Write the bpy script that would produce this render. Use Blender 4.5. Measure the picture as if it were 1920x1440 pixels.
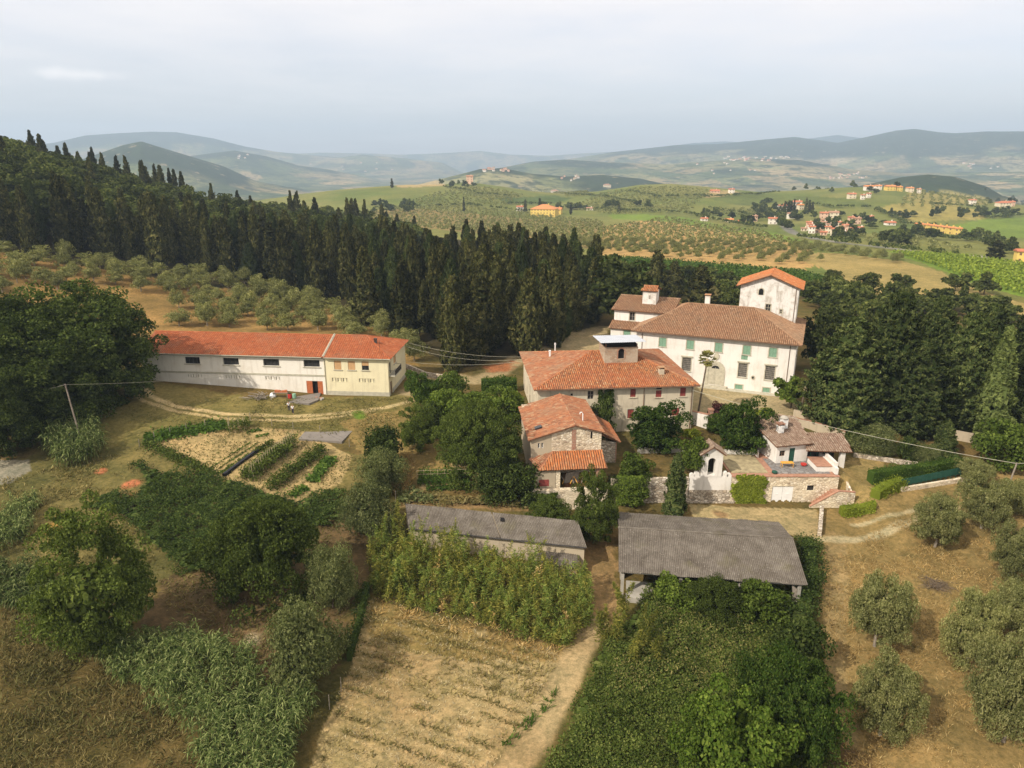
import bpy, math, random
import numpy as np
from mathutils import Vector
for o in list(bpy.data.objects): bpy.data.objects.remove(o)
S = bpy.context.scene
C = S.collection
rng = np.random.default_rng(7); random.seed(7)
R = math.radians
# ---------------------------------------------------------------- camera, sky, sun, exposure
F_PX, HOR, CAM_H = 1340.0, 305.0, 42.0
PITCH = math.atan((720 - HOR) / F_PX)
cam = bpy.data.cameras.new('camera'); co = bpy.data.objects.new('camera', cam); C.objects.link(co)
co.location = (0, 0, CAM_H); co.rotation_euler = (math.pi/2 - PITCH, 0, 0)
cam.sensor_width = 36; cam.lens = 36 * F_PX / 1920; cam.clip_start = .5; cam.clip_end = 60000
S.camera = co
SUN_EL, SUN_AZ = 40.0, 231.0          # azimuth clockwise from +y
W = bpy.data.worlds.new('World'); S.world = W; W.use_nodes = True
nt = W.node_tree; nt.nodes.clear()
def nn(t, typ, **k):
    n = t.nodes.new(typ)
    for a, b in k.items(): setattr(n, a, b)
    return n
out = nn(nt, 'ShaderNodeOutputWorld'); bg = nn(nt, 'ShaderNodeBackground'); bg.inputs[1].default_value = .138
sky = nn(nt, 'ShaderNodeTexSky', sky_type='NISHITA', sun_disc=False)
sky.sun_elevation = R(SUN_EL); sky.sun_rotation = R(SUN_AZ); sky.air_density = 1.0; sky.dust_density = 2.2; sky.altitude = 200
tc = nn(nt, 'ShaderNodeTexCoord'); sep = nn(nt, 'ShaderNodeSeparateXYZ'); nt.links.new(tc.outputs['Generated'], sep.inputs[0])
# thin high cloud: direction projected on a flat layer
dv = nn(nt, 'ShaderNodeVectorMath', operation='DIVIDE'); zz = nn(nt, 'ShaderNodeMath', operation='ADD'); zz.inputs[1].default_value = .06
nt.links.new(sep.outputs[2], zz.inputs[0]); cb = nn(nt, 'ShaderNodeCombineXYZ')
for i in range(3): nt.links.new(zz.outputs[0], cb.inputs[i])
nt.links.new(tc.outputs['Generated'], dv.inputs[0]); nt.links.new(cb.outputs[0], dv.inputs[1])
cn = nn(nt, 'ShaderNodeTexNoise'); cn.inputs['Scale'].default_value = .9; cn.inputs['Detail'].default_value = 6; cn.inputs['Roughness'].default_value = .55
nt.links.new(dv.outputs[0], cn.inputs['Vector'])
el = nn(nt, 'ShaderNodeMapRange'); el.inputs[1].default_value = .07; el.inputs[2].default_value = .24; el.inputs[3].default_value = -.35; el.inputs[4].default_value = .42
nt.links.new(sep.outputs[2], el.inputs[0])
ad = nn(nt, 'ShaderNodeMath', operation='ADD'); nt.links.new(cn.outputs[0], ad.inputs[0]); nt.links.new(el.outputs[0], ad.inputs[1])
cr = nn(nt, 'ShaderNodeMapRange', interpolation_type='SMOOTHSTEP'); cr.inputs[1].default_value = -.1; cr.inputs[2].default_value = .98; cr.inputs[3].default_value = .4; cr.inputs[4].default_value = .95
nt.links.new(ad.outputs[0], cr.inputs[0])
mx = nn(nt, 'ShaderNodeMix', data_type='RGBA'); nt.links.new(cr.outputs[0], mx.inputs[0]); tn = nn(nt, 'ShaderNodeMix', data_type='RGBA', blend_type='MULTIPLY'); tn.inputs[0].default_value = 1; tn.inputs[7].default_value = (1.08, .95, .96, 1); nt.links.new(sky.outputs[0], tn.inputs[6]); nt.links.new(tn.outputs[2], mx.inputs[6])
mx.inputs[7].default_value = (6.6, 6.1, 5.85, 1)
# a small bright cloud low in the north-west and faint streaks
def spot(az, elv, wa, we):
    d = Vector((math.sin(az)*math.cos(elv), math.cos(az)*math.cos(elv), math.sin(elv)))
    a = nn(nt, 'ShaderNodeVectorMath', operation='SUBTRACT'); nt.links.new(tc.outputs['Generated'], a.inputs[0]); a.inputs[1].default_value = d
    m = nn(nt, 'ShaderNodeVectorMath', operation='MULTIPLY'); nt.links.new(a.outputs[0], m.inputs[0]); m.inputs[1].default_value = (1/wa, 1/wa, 1/we)
    l = nn(nt, 'ShaderNodeVectorMath', operation='LENGTH'); nt.links.new(m.outputs[0], l.inputs[0])
    n2 = nn(nt, 'ShaderNodeTexNoise'); n2.inputs['Scale'].default_value = 30; n2.inputs['Detail'].default_value = 6; nt.links.new(tc.outputs['Generated'], n2.inputs['Vector'])
    s = nn(nt, 'ShaderNodeMath', operation='MULTIPLY_ADD'); nt.links.new(n2.outputs[0], s.inputs[0]); s.inputs[1].default_value = -2.2; nt.links.new(l.outputs[1], s.inputs[2])
    r = nn(nt, 'ShaderNodeMapRange', interpolation_type='SMOOTHSTEP'); r.inputs[1].default_value = .2; r.inputs[2].default_value = -1.2; nt.links.new(s.outputs[0], r.inputs[0])
    return r.outputs[0]
last = mx.outputs[2]
for (px, py, wa, we, col) in ((240, 166, .056, .0075, (7.2, 6.7, 6.4)),):
    az = math.atan((px-960)/F_PX/math.cos(PITCH)); e = (HOR-py)/F_PX*math.cos(PITCH)**2
    m2 = nn(nt, 'ShaderNodeMix', data_type='RGBA'); nt.links.new(spot(az, e, wa, we), m2.inputs[0]); nt.links.new(last, m2.inputs[6]); m2.inputs[7].default_value = (*col, 1); last = m2.outputs[2]
nt.links.new(last, bg.inputs[0]); nt.links.new(bg.outputs[0], out.inputs[0])
sl = bpy.data.lights.new('sun', 'SUN'); sl.energy = 3.9; sl.angle = R(.7); sl.color = (1, .92, .83)
so = bpy.data.objects.new('sun', sl); C.objects.link(so)
sd = Vector((math.sin(R(SUN_AZ))*math.cos(R(SUN_EL)), math.cos(R(SUN_AZ))*math.cos(R(SUN_EL)), math.sin(R(SUN_EL))))
so.rotation_euler = sd.to_track_quat('Z', 'Y').to_euler(); so.location = (0, 0, 300)
S.view_settings.view_transform = 'Standard'; S.view_settings.look = 'None'; S.view_settings.exposure = .46; S.view_settings.gamma = 1
S.render.engine = 'CYCLES'
cy = S.cycles; cy.max_bounces = 4; cy.diffuse_bounces = 2; cy.glossy_bounces = 1; cy.transmission_bounces = 2; cy.transparent_max_bounces = 4; cy.volume_bounces = 0
cy.use_denoising = True; cy.caustics_reflective = cy.caustics_refractive = False
# ---------------------------------------------------------------- materials
def mat(name):
    m = bpy.data.materials.new(name); m.use_nodes = True; t = m.node_tree; t.nodes.clear()
    o = nn(t, 'ShaderNodeOutputMaterial'); return m, t, o
def ramp(t, fac, stops, interp='LINEAR'):
    r = nn(t, 'ShaderNodeValToRGB'); r.color_ramp.interpolation = interp
    while len(r.color_ramp.elements) < len(stops): r.color_ramp.elements.new(.5)
    for e, (p, c) in zip(r.color_ramp.elements, stops): e.position = p; e.color = (*c[:3], 1)
    if fac is not None: t.links.new(fac, r.inputs[0])
    return r.outputs[0]
def noise(t, scale, detail=4, rough=.55, coord='Object', vec=None, out=0):
    n = nn(t, 'ShaderNodeTexNoise'); n.inputs['Scale'].default_value = scale; n.inputs['Detail'].default_value = detail; n.inputs['Roughness'].default_value = rough
    if vec is None: vec = nn(t, 'ShaderNodeTexCoord').outputs[coord]
    t.links.new(vec, n.inputs['Vector']); return n.outputs[out]
def mapv(t, scale, coord='Object'):
    m = nn(t, 'ShaderNodeMapping'); m.inputs['Scale'].default_value = scale; t.links.new(nn(t, 'ShaderNodeTexCoord').outputs[coord], m.inputs[0]); return m.outputs[0]
def mixc(t, fac, a, b, mode='MIX'):
    m = nn(t, 'ShaderNodeMix', data_type='RGBA', blend_type=mode)
    for s, v in ((0, fac), (6, a), (7, b)):
        if isinstance(v, bpy.types.NodeSocket): t.links.new(v, m.inputs[s])
        elif s == 0: m.inputs[0].default_value = v
        else: m.inputs[s].default_value = (*v[:3], 1)
    return m.outputs[2]
def mrange(t, v, a, b, c=0., d=1.):
    m = nn(t, 'ShaderNodeMapRange'); t.links.new(v, m.inputs[0])
    for i, x in enumerate((a, b, c, d)): m.inputs[i+1].default_value = x
    return m.outputs[0]
def bsdf(t, o, col, rough=.85, bump=None, bd=.05, bs=.6, spec=.2, metal=0):
    b = nn(t, 'ShaderNodeBsdfPrincipled'); b.inputs['Roughness'].default_value = rough; b.inputs['Specular IOR Level'].default_value = spec; b.inputs['Metallic'].default_value = metal
    if isinstance(col, bpy.types.NodeSocket): t.links.new(col, b.inputs[0])
    else: b.inputs[0].default_value = (*col, 1)
    if bump is not None:
        p = nn(t, 'ShaderNodeBump'); p.inputs['Distance'].default_value = bd; p.inputs['Strength'].default_value = bs; t.links.new(bump, p.inputs['Height']); t.links.new(p.outputs[0], b.inputs['Normal'])
    t.links.new(b.outputs[0], o.inputs[0]); return b
def plain(name, col, rough=.8, var=.25, sc=1.5, spec=.2, metal=0):
    m, t, o = mat(name); n = noise(t, sc, 5)
    a = tuple(c*(1-var) for c in col); b = tuple(min(1, c*(1+var)) for c in col)
    bsdf(t, o, ramp(t, n, [(.3, a), (.7, b)]), rough, n, .02, .3, spec, metal); return m
def plaster(name, col, dirt, amt=.5, sc=.35):
    m, t, o = mat(name)
    n1 = noise(t, sc, 7, .65); n2 = noise(t, 1, 6, .6, vec=mapv(t, (1.6, 1.6, .22))); n3 = noise(t, 9, 4)
    f = mrange(t, n1, .48, .75, 0, amt); c = mixc(t, f, col, dirt)
    c = mixc(t, mrange(t, n2, .52, .78, 0, amt), c, tuple(d*.75 for d in dirt))
    c = mixc(t, mrange(t, n3, .3, .8, 0, .12), c, tuple(d*.6 for d in dirt))
    bsdf(t, o, c, .92, n3, .02, .4, .1); return m
def rubble(name, cols, mortar, sc=2.6, patch=None, amt=.0):
    m, t, o = mat(name); tcx = nn(t, 'ShaderNodeTexCoord').outputs['Object']
    wv = nn(t, 'ShaderNodeVectorMath', operation='MULTIPLY_ADD'); t.links.new(noise(t, 2.5, 3, vec=tcx, out=1), wv.inputs[0]); wv.inputs[1].default_value = (.25, .25, .25); t.links.new(tcx, wv.inputs[2])
    mp = nn(t, 'ShaderNodeMapping'); mp.inputs['Scale'].default_value = (sc, sc, sc*1.5); t.links.new(wv.outputs[0], mp.inputs[0])
    v = nn(t, 'ShaderNodeTexVoronoi'); v.inputs['Scale'].default_value = 1; t.links.new(mp.outputs[0], v.inputs['Vector'])
    e = nn(t, 'ShaderNodeTexVoronoi', feature='DISTANCE_TO_EDGE'); e.inputs['Scale'].default_value = 1; t.links.new(mp.outputs[0], e.inputs['Vector'])
    sx = nn(t, 'ShaderNodeSeparateColor'); t.links.new(v.outputs['Color'], sx.inputs[0])
    c = ramp(t, sx.outputs[0], [(i/(len(cols)-1), k) for i, k in enumerate(cols)])
    c = mixc(t, mrange(t, e.outputs[0], .03, .1), mortar, c)
    if patch: c = mixc(t, mrange(t, noise(t, .3, 5, .6), .46, .58, 0, amt), c, patch)
    bsdf(t, o, c, .95, mrange(t, e.outputs[0], 0, .2), .06, .7, .1); return m
def tile_mat(name, cols, patch, amt=.5, sc=.25):
    m, t, o = mat(name); g = nn(t, 'ShaderNodeNewGeometry')
    c = ramp(t, g.outputs['Random Per Island'], [(i/(len(cols)-1), k) for i, k in enumerate(cols)])
    f = mrange(t, noise(t, sc, 6, .65), .42, .68, 0, amt); c = mixc(t, f, c, patch)
    c = mixc(t, mrange(t, noise(t, 3.5, 5, .7), .55, .75, 0, .55), c, (.33, .29, .21))
    c = mixc(t, mrange(t, noise(t, 1.1, 6, .75), .56, .70, 0, .7), c, (.10, .07, .048)); c = mixc(t, mrange(t, noise(t, .16, 4, .6), .5, .66, 0, .4), c, (.24, .17, .105))
    bsdf(t, o, c, .9, spec=.1); return m
def leaf_mat(name, stops, trans=.3, objvar=.35):
    m, t, o = mat(name); g = nn(t, 'ShaderNodeNewGeometry'); oi = nn(t, 'ShaderNodeObjectInfo')
    c = ramp(t, g.outputs['Random Per Island'], stops)
    c = mixc(t, 1.0, c, ramp(t, oi.outputs['Random'], [(0, (1-objvar,)*3), (1, (1+objvar*.6, 1+objvar*.5, 1+objvar*.3))]), 'MULTIPLY')
    c = mixc(t, 1.0, c, ramp(t, noise(t, .5, 3, coord='Object'), [(.3, (.72, .74, .7)), (.7, (1.25, 1.2, 1.15))]), 'MULTIPLY')
    d = nn(t, 'ShaderNodeBsdfDiffuse'); t.links.new(c, d.inputs[0])
    tr = nn(t, 'ShaderNodeBsdfTranslucent'); t.links.new(mixc(t, 1.0, c, (1.15, 1.2, .6), 'MULTIPLY'), tr.inputs[0])
    x = nn(t, 'ShaderNodeMixShader'); x.inputs[0].default_value = trans; t.links.new(d.outputs[0], x.inputs[1]); t.links.new(tr.outputs[0], x.inputs[2])
    t.links.new(x.outputs[0], o.inputs[0]); return m
def glassy(name, col):
    m, t, o = mat(name); bsdf(t, o, ramp(t, noise(t, 1.2, 2), [(.35, col), (.7, tuple(c*2.2 for c in col))]), .25, spec=.5); return m
M = {}
M['white'] = plaster('white_plaster', (.75, .71, .63), (.52, .46, .36), .55)
M['oldwhite'] = plaster('peeling_white_plaster', (.71, .68, .61), (.34, .28, .2), .95, .75)
M['cream'] = plaster('aged_cream_plaster', (.60, .52, .37), (.33, .27, .19), .75, .3)
M['yellow'] = plaster('pale_yellow_plaster', (.74, .665, .43), (.58, .5, .32), .55)
M['barnwhite'] = plaster('barn_whitewash', (.78, .735, .63), (.58, .50, .37), .5)
M['bandgrey'] = plain('cement_band', (.43, .40, .30), .9, .15)
M['render'] = plaster('beige_render', (.46, .38, .26), (.32, .26, .18), .5)
M['stone'] = rubble('pale_rubble_stone', [(.76, .65, .46), (.60, .49, .34), (.80, .71, .54), (.32, .24, .16), (.72, .6, .41)], (.46, .37, .25), 2.1, (.76, .65, .45), .55)
M['stonewall'] = rubble('rough_rubble_wall', [(.6, .52, .39), (.42, .35, .26), (.68, .6, .47), (.26, .21, .15), (.52, .42, .3)], (.22, .18, .13), 2.0)
M['towerstone'] = rubble('brown_patched_masonry', [(.42, .30, .19), (.36, .24, .15), (.48, .38, .27), (.30, .22, .15)], (.34, .27, .19), 2.6, (.50, .42, .31), .6)
M['brick'] = rubble('red_brick', [(.42, .19, .11), (.36, .15, .09), (.46, .23, .13)], (.4, .33, .25), 5)
M['tile_farm'] = tile_mat('weathered_orange_tiles', [(.17, .08, .045), (.37, .135, .052), (.45, .19, .075), (.28, .105, .045), (.47, .29, .15)], (.40, .11, .044), .65)
M['tile_farm_dull'] = tile_mat('dull_red_tiles', [(.22, .10, .055), (.34, .14, .07), (.40, .19, .095), (.27, .105, .055), (.42, .28, .16)], (.36, .13, .055), .6, .4)
M['tile_villa'] = tile_mat('brown_lichened_tiles', [(.20, .12, .07), (.31, .18, .10), (.37, .22, .12), (.25, .145, .085), (.40, .27, .16)], (.34, .17, .085), .5)
M['tile_barn'] = tile_mat('even_red_tiles', [(.27, .08, .034), (.38, .115, .042), (.33, .093, .037), (.42, .15, .062)], (.31, .078, .03), .5)
M['tile_bright'] = tile_mat('bright_orange_tiles', [(.30, .125, .055), (.50, .18, .06), (.44, .15, .05), (.36, .13, .05), (.52, .28, .13)], (.46, .15, .05), .5)
M['tile_small'] = tile_mat('grey_brown_tiles', [(.17, .115, .08), (.24, .165, .115), (.30, .215, .155), (.2, .13, .09), (.37, .29, .21)], (.27, .2, .14), .5)
M['tile_base'] = plain('under_tile_painted_shade', (.15, .07, .035), .95, .4, 1.2)  # slab coloured dark, painting shade into the gaps between tile rows
M['glass'] = glassy('dark_window_glass', (.018, .018, .018))
M['dark'] = plain('interior_shade_and_lid_black', (.012, .011, .010), .95, .2)  # near-black colour, mostly standing in for the shade inside openings
M['green'] = plain('green_shutter_paint', (.20, .33, .22), .6, .12, 3)
M['dgreen'] = plain('dark_green_paint', (.02, .075, .05), .6, .12, 3)
M['red'] = plain('dark_red_shutter_paint', (.25, .055, .045), .65, .2, 3)
M['brownsh'] = plain('tan_roller_shutter', (.50, .30, .14), .7, .12, 3)
M['greyframe'] = plain('grey_wood', (.30, .27, .22), .8, .2, 3)
M['pietra'] = plain('grey_sandstone', (.46, .42, .31), .85, .2, 2)
M['door_orange'] = plain('orange_wood_door', (.42, .13, .05), .65, .15, 3)
M['woodgrey'] = plain('weathered_wood', (.26, .22, .17), .9, .3, 3)
M['woodbrown'] = plain('brown_wood', (.17, .10, .06), .85, .3, 3)
M['metal'] = plain('galvanised_sheet', (.50, .52, .54), .55, .1, 1, .4, .25)
M['iron'] = plain('dark_iron', (.05, .045, .04), .7, .2)
M['concrete'] = plain('old_concrete', (.36, .33, .27), .92, .2, .8)
M['slab'] = plain('grey_concrete_slab', (.2, .175, .145), .95, .14, .6)
M['slate'] = rubble('slate_paving', [(.24, .23, .21), (.19, .18, .17), (.28, .26, .23)], (.16, .14, .12), 1.2)
M['terracotta'] = plain('terracotta_paving', (.36, .19, .12), .85, .2, 2)
M['whitepaint'] = plain('white_paint', (.78, .76, .7), .6, .06)
M['bark'] = plain('bark', (.14, .105, .07), .95, .3, 4)
M['palebark'] = plain('pale_bark', (.24, .2, .15), .95, .3, 4)
M['tan'] = plain('dry_cane', (.42, .34, .2), .85, .2, 4)
M['black'] = plain('black_plastic', (.012, .013, .016), .45, .3)
M['redplastic'] = plain('red_plastic', (.45, .04, .03), .5, .1)
M['greenplastic'] = plain('pale_green_plastic', (.25, .42, .28), .5, .1)
M['orangeplastic'] = plain('yellow_orange_paint', (.65, .33, .05), .5, .1)
M['skin'] = plain('skin', (.5, .3, .2), .6, .05)
M['shirt'] = plain('white_cotton', (.78, .77, .76), .9, .05)
M['trousers'] = plain('dark_cotton', (.03, .03, .05), .9, .1)
M['hair'] = plain('dark_hair', (.04, .03, .025), .7, .1)
def corr_mat():
    m, t, o = mat('fibre_cement_sheet')
    n = noise(t, .6, 7, .7); n2 = noise(t, 5, 5, .7); n3 = noise(t, 1, 5, .7, vec=mapv(t, (2.5, .25, .25)))
    c = ramp(t, n, [(.3, (.085, .07, .052)), (.5, (.135, .115, .09)), (.7, (.195, .17, .135))])
    c = mixc(t, mrange(t, n2, .56, .68, 0, .8), c, (.32, .285, .225)); c = mixc(t, mrange(t, noise(t, .28, 6, .7), .55, .68, 0, .55), c, (.13, .115, .06)); c = mixc(t, mrange(t, n3, .52, .72, 0, .6), c, (.085, .07, .055))
    bsdf(t, o, c, .95, n2, .02, .4, .1); return m
M['corr'] = corr_mat()
L = {}
def LM(k, a, b, c=None, **kw):
    f = {'cypress': 1.1, 'conifer': 1.12, 'wood': 1.2, 'oak': 1.2, 'walnut': 1.22, 'hedge': 1.25, 'olive': 1.12, 'ivy': 1.25, 'bramble': 1.12, 'bamboo': 1.12, 'oliveold': 1.35, 'vinefield': 1.15, 'fig': .8}.get(k, 1.)
    a, b = [tuple(x*f for x in q) for q in (a, b)]; c = c and tuple(x*f for x in c)
    L[k] = leaf_mat('leaves_' + k, [(0, a), (.6, b), (1, c or tuple(x*1.5 for x in b))], **kw)
LM('cypress', (.027, .034, .012), (.064, .070, .025), (.14, .132, .05), objvar=.55, trans=.2)
LM('conifer', (.026, .042, .014), (.06, .082, .027), (.13, .15, .052), objvar=.4, trans=.22)
LM('lightcypress', (.085, .115, .034), (.155, .195, .06), (.22, .255, .085), objvar=.1)
LM('herb', (.085, .085, .026), (.15, .145, .05), (.22, .2, .08), trans=.1)
LM('wood', (.032, .046, .013), (.072, .092, .028), (.14, .155, .05), objvar=.5)
LM('oak', (.024, .038, .010), (.055, .08, .02), (.115, .145, .042))
LM('walnut', (.034, .052, .011), (.074, .102, .022), (.13, .165, .042))
LM('bright', (.055, .088, .014), (.11, .16, .028), (.19, .25, .052))
LM('olive', (.10, .115, .036), (.20, .208, .078), (.34, .335, .15), objvar=.25)
LM('oliveold', (.05, .065, .022), (.105, .122, .046), (.2, .215, .09), objvar=.25)
LM('reed', (.035, .062, .018), (.11, .15, .045), (.3, .34, .14))
LM('bamboo', (.06, .078, .016), (.135, .145, .03), (.27, .245, .06))
LM('ivy', (.02, .034, .009), (.042, .066, .017), (.085, .11, .032))
LM('bramble', (.055, .085, .018), (.125, .17, .036), (.24, .265, .075))
LM('fig', (.07, .125, .018), (.14, .22, .034), (.24, .32, .06))
LM('hedge', (.02, .04, .008), (.045, .08, .015), (.1, .14, .03))
LM('lime', (.13, .18, .02), (.24, .29, .035), (.36, .38, .06))
LM('purple', (.04, .018, .02), (.08, .03, .03))
LM('veg', (.04, .085, .014), (.09, .16, .03), (.17, .25, .055))
LM('palm', (.1, .105, .03), (.2, .2, .06), (.32, .3, .11))
LM('vine', (.045, .085, .014), (.085, .15, .026), (.13, .21, .04), objvar=.1)
LM('vinefield', (.12, .175, .022), (.2, .26, .036), (.28, .34, .055), trans=.1)
LM('creeper', (.10, .135, .015), (.19, .235, .028), (.29, .32, .05), objvar=.1)
LM('straw', (.26, .17, .06), (.42, .29, .11), (.55, .42, .2), trans=.1)
LM('weed', (.10, .085, .03), (.20, .165, .06), (.32, .27, .12), trans=.1)
LM('paleweed', (.3, .24, .13), (.42, .35, .2), (.5, .44, .28), trans=.1)
# ---------------------------------------------------------------- projection and terrain
cP, sP = math.cos(PITCH), math.sin(PITCH)
def ray(px, py):
    u = (px-960)/F_PX; v = -(py-720)/F_PX
    return np.array([u, cP + v*sP, -sP + v*cP])
def G(px, py, z=0.):
    d = ray(px, py); t = (z-CAM_H)/d[2]; return np.array([0, 0, CAM_H]) + t*d
def proj(x, y, z):
    zz = z-CAM_H; f = y*cP - zz*sP; u = y*sP + zz*cP
    return 960 + F_PX*x/f, 720 - F_PX*u/f
def sm(a, b, t): t = np.clip((t-a)/(b-a), 0, 1); return t*t*(3-2*t)
def h2(i, j, s): 
    n = np.sin(i*127.1 + j*311.7 + s*74.7)*43758.5453; return n - np.floor(n)
def vn(x, y, sc, seed=0):
    x = np.asarray(x, float)/sc; y = np.asarray(y, float)/sc; i = np.floor(x); j = np.floor(y); f = x-i; g = y-j
    f = f*f*(3-2*f); g = g*g*(3-2*g)
    return (h2(i, j, seed)*(1-f)+h2(i+1, j, seed)*f)*(1-g) + (h2(i, j+1, seed)*(1-f)+h2(i+1, j+1, seed)*f)*g
def fbm(x, y, sc, o=4, seed=0): 
    s = 0; a = .5; n = 0
    for k in range(o): s = s + a*vn(x, y, sc/2**k, seed+k*13); n += a; a *= .55
    return s/n
def crest(pts, d):
    A, Z = [], []
    for px, py in pts:
        r = ray(px, py); hz = math.hypot(r[0], r[1]); A.append(math.atan2(r[0], r[1])); Z.append(CAM_H + d*r[2]/hz)
    return np.array(A), np.array(Z)
RIDGES = []   # (azimuths, heights, distance, front width, back width)
def ridge(pts, d, wf, wb): a, z = crest(pts, d); RIDGES.append((a, z, d, wf, wb))
ridge([(480, 380), (560, 366), (640, 356), (700, 351), (760, 347), (830, 346), (880, 342), (940, 350), (1000, 360), (1060, 365), (1120, 360), (1200, 347), (1260, 345), (1340, 352), (1420, 361), (1500, 358), (1600, 351), (1680, 352), (1740, 362), (1830, 378), (1920, 388), (2100, 400)], 1150, 560, 500)
ridge([(1520, 372), (1580, 356), (1640, 343), (1690, 332), (1740, 327), (1790, 331), (1850, 350), (1880, 368)], 2000, 420, 500)
ridge([(760, 352), (790, 345), (850, 330), (900, 317), (940, 315), (1000, 326), (1060, 331), (1130, 328), (1200, 335), (1280, 352)], 2500, 500, 700)
ridge([(100, 330), (150, 300), (230, 272), (265, 265), (330, 285), (420, 312), (480, 340), (540, 352)], 3400, 900, 900)
ridge([(860, 335), (900, 322), (1000, 303), (1060, 299), (1140, 304), (1250, 308), (1400, 297), (1500, 300), (1600, 318), (1700, 325), (1920, 322), (2100, 322)], 4600, 1700, 1200)
ridge([(300, 310), (360, 292), (440, 282), (500, 293), (560, 310), (620, 318), (700, 335), (760, 350)], 5600, 1500, 1200)
ridge([(540, 330), (600, 300), (680, 290), (760, 297), (830, 305), (870, 325)], 8000, 2000, 1500)
ridge([(930, 320), (1050, 301), (1150, 285), (1270, 272), (1350, 270), (1430, 262), (1490, 257), (1530, 262), (1570, 268), (1620, 258), (1680, 245), (1715, 242), (1760, 248), (1790, 250), (1850, 247), (1920, 247), (2100, 240)], 7200, 2600, 2000)
ridge([(-200, 300), (100, 268), (160, 254), (220, 250), (280, 247), (330, 248), (400, 260), (460, 275), (520, 285), (600, 292), (700, 300), (800, 320)], 8800, 2400, 2200)
ridge([(480, 292), (600, 286), (700, 288), (760, 290), (830, 287), (900, 283), (960, 290), (1030, 292), (1100, 287), (1200, 282), (1300, 268), (1360, 265), (1400, 268), (1500, 262), (1570, 253), (1640, 262), (1800, 268)], 11000, 1500, 900)
HILLA = np.array([math.atan2(*ray(px, 400)[:2]) for px in (-700, -300, 0, 100, 200, 300, 400, 560, 690, 800, 2000)])
HILLZ = np.array([55, 52, 44, 39, 30, 23, 14, 8, 3, -1, -1])
def H(x, y):
    x = np.asarray(x, float); y = np.asarray(y, float); r = np.hypot(x, y); az = np.arctan2(x, y)
    A = np.interp(y, [0, 40, 60, 80, 100, 125], [-8.5, -7.2, -5.9, -4.8, -2, 0]); B = np.interp(y, [0, 40, 60, 94.1, 94.9, 112, 118], [-8.5, -7.2, -5.9, -5, -1.05, -.9, 0])
    w = sm(2, 5, x)*(1-sm(47, 52, x)); near = A*(1-w) + B*w
    near = near + .058*np.maximum(0, -35-x)*sm(95, 122, y)*(1-sm(150, 260, r)) + .22*(fbm(x, y, 9, 3)-.5)*(1-w*sm(85, 90, y))
    near = np.where((y > 94) & (x > 0) & (x < 60), np.minimum(near, 0.02), near)
    base = np.interp(r, [0, 350, 600, 900, 1500, 3000, 20000], [0, 0, -10, -22, -45, -85, -90])
    hc = np.interp(az, HILLA, HILLZ)
    hill = hc*np.where(r < 430, sm(140, 430, r), 1-sm(430, 950, r))
    z = base + hill + (fbm(x, y, 60, 3, 5)-.5)*2.2*sm(200, 450, r)
    far = base
    for a, zc, d, wf, wb in RIDGES:
        c = np.interp(az, a, zc)
        f = np.where(r < d, sm(d-wf, d, r), 1-sm(d, d+wb, r))*sm(a[0]-.03, a[0], az)*(1-sm(a[-1], a[-1]+.03, az))
        lum = 1 + (fbm(x, y, d*.09, 4, d)-.5)*.9*f*(1-f)*2
        far = np.maximum(far, base + np.maximum(c-base, 0)*f*lum)
    z = np.maximum(z, far)
    return near*(1-sm(135, 210, r)) + z*sm(135, 210, r)
_T = np.concatenate([np.arange(20, 400, .5), 400*np.exp(np.arange(0, 3.9, .0025))])
def T(px, py):
    d = ray(px, py); d = d/np.linalg.norm(d); p = np.array([0, 0, CAM_H])[None] + _T[:, None]*d
    g = p[:, 2] < H(p[:, 0], p[:, 1]); i = int(np.argmax(g)) if g.any() else len(_T)-1
    a, b = _T[max(i-1, 0)], _T[i]
    for _ in range(12):
        m = (a+b)/2; q = np.array([0, 0, CAM_H]) + m*d
        if q[2] < H(q[0], q[1]): b = m
        else: a = m
    q = np.array([0, 0, CAM_H]) + b*d; return np.array([q[0], q[1], float(H(q[0], q[1]))])
def W2(poly): return np.array([T(*p)[:2] for p in poly])
def inpoly(x, y, P):
    x = np.asarray(x); y = np.asarray(y); r = np.zeros(x.shape, bool); n = len(P); j = n-1
    for i in range(n):
        xi, yi = P[i]; xj, yj = P[j]
        c = ((yi > y) != (yj > y)) & (x < (xj-xi)*(y-yi)/(yj-yi+1e-12) + xi); r ^= c; j = i
    return r
def dline(x, y, P):
    d = np.full(np.shape(x), 1e9)
    for a, b in zip(P[:-1], P[1:]):
        ab = b-a; t = np.clip(((x-a[0])*ab[0] + (y-a[1])*ab[1])/(ab@ab + 1e-9), 0, 1); d = np.minimum(d, np.hypot(x-a[0]-t*ab[0], y-a[1]-t*ab[1]))
    return d
def sample(P, n):
    lo, hi = P.min(0), P.max(0); out = np.zeros((0, 2))
    while len(out) < n:
        q = rng.uniform(lo, hi, (max(2*n, 100), 2)); out = np.concatenate([out, q[inpoly(q[:, 0], q[:, 1], P)]])
    return out[:n]
def area(P): x, y = P.T; return .5*abs(np.dot(x, np.roll(y, 1))-np.dot(y, np.roll(x, 1)))
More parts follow.
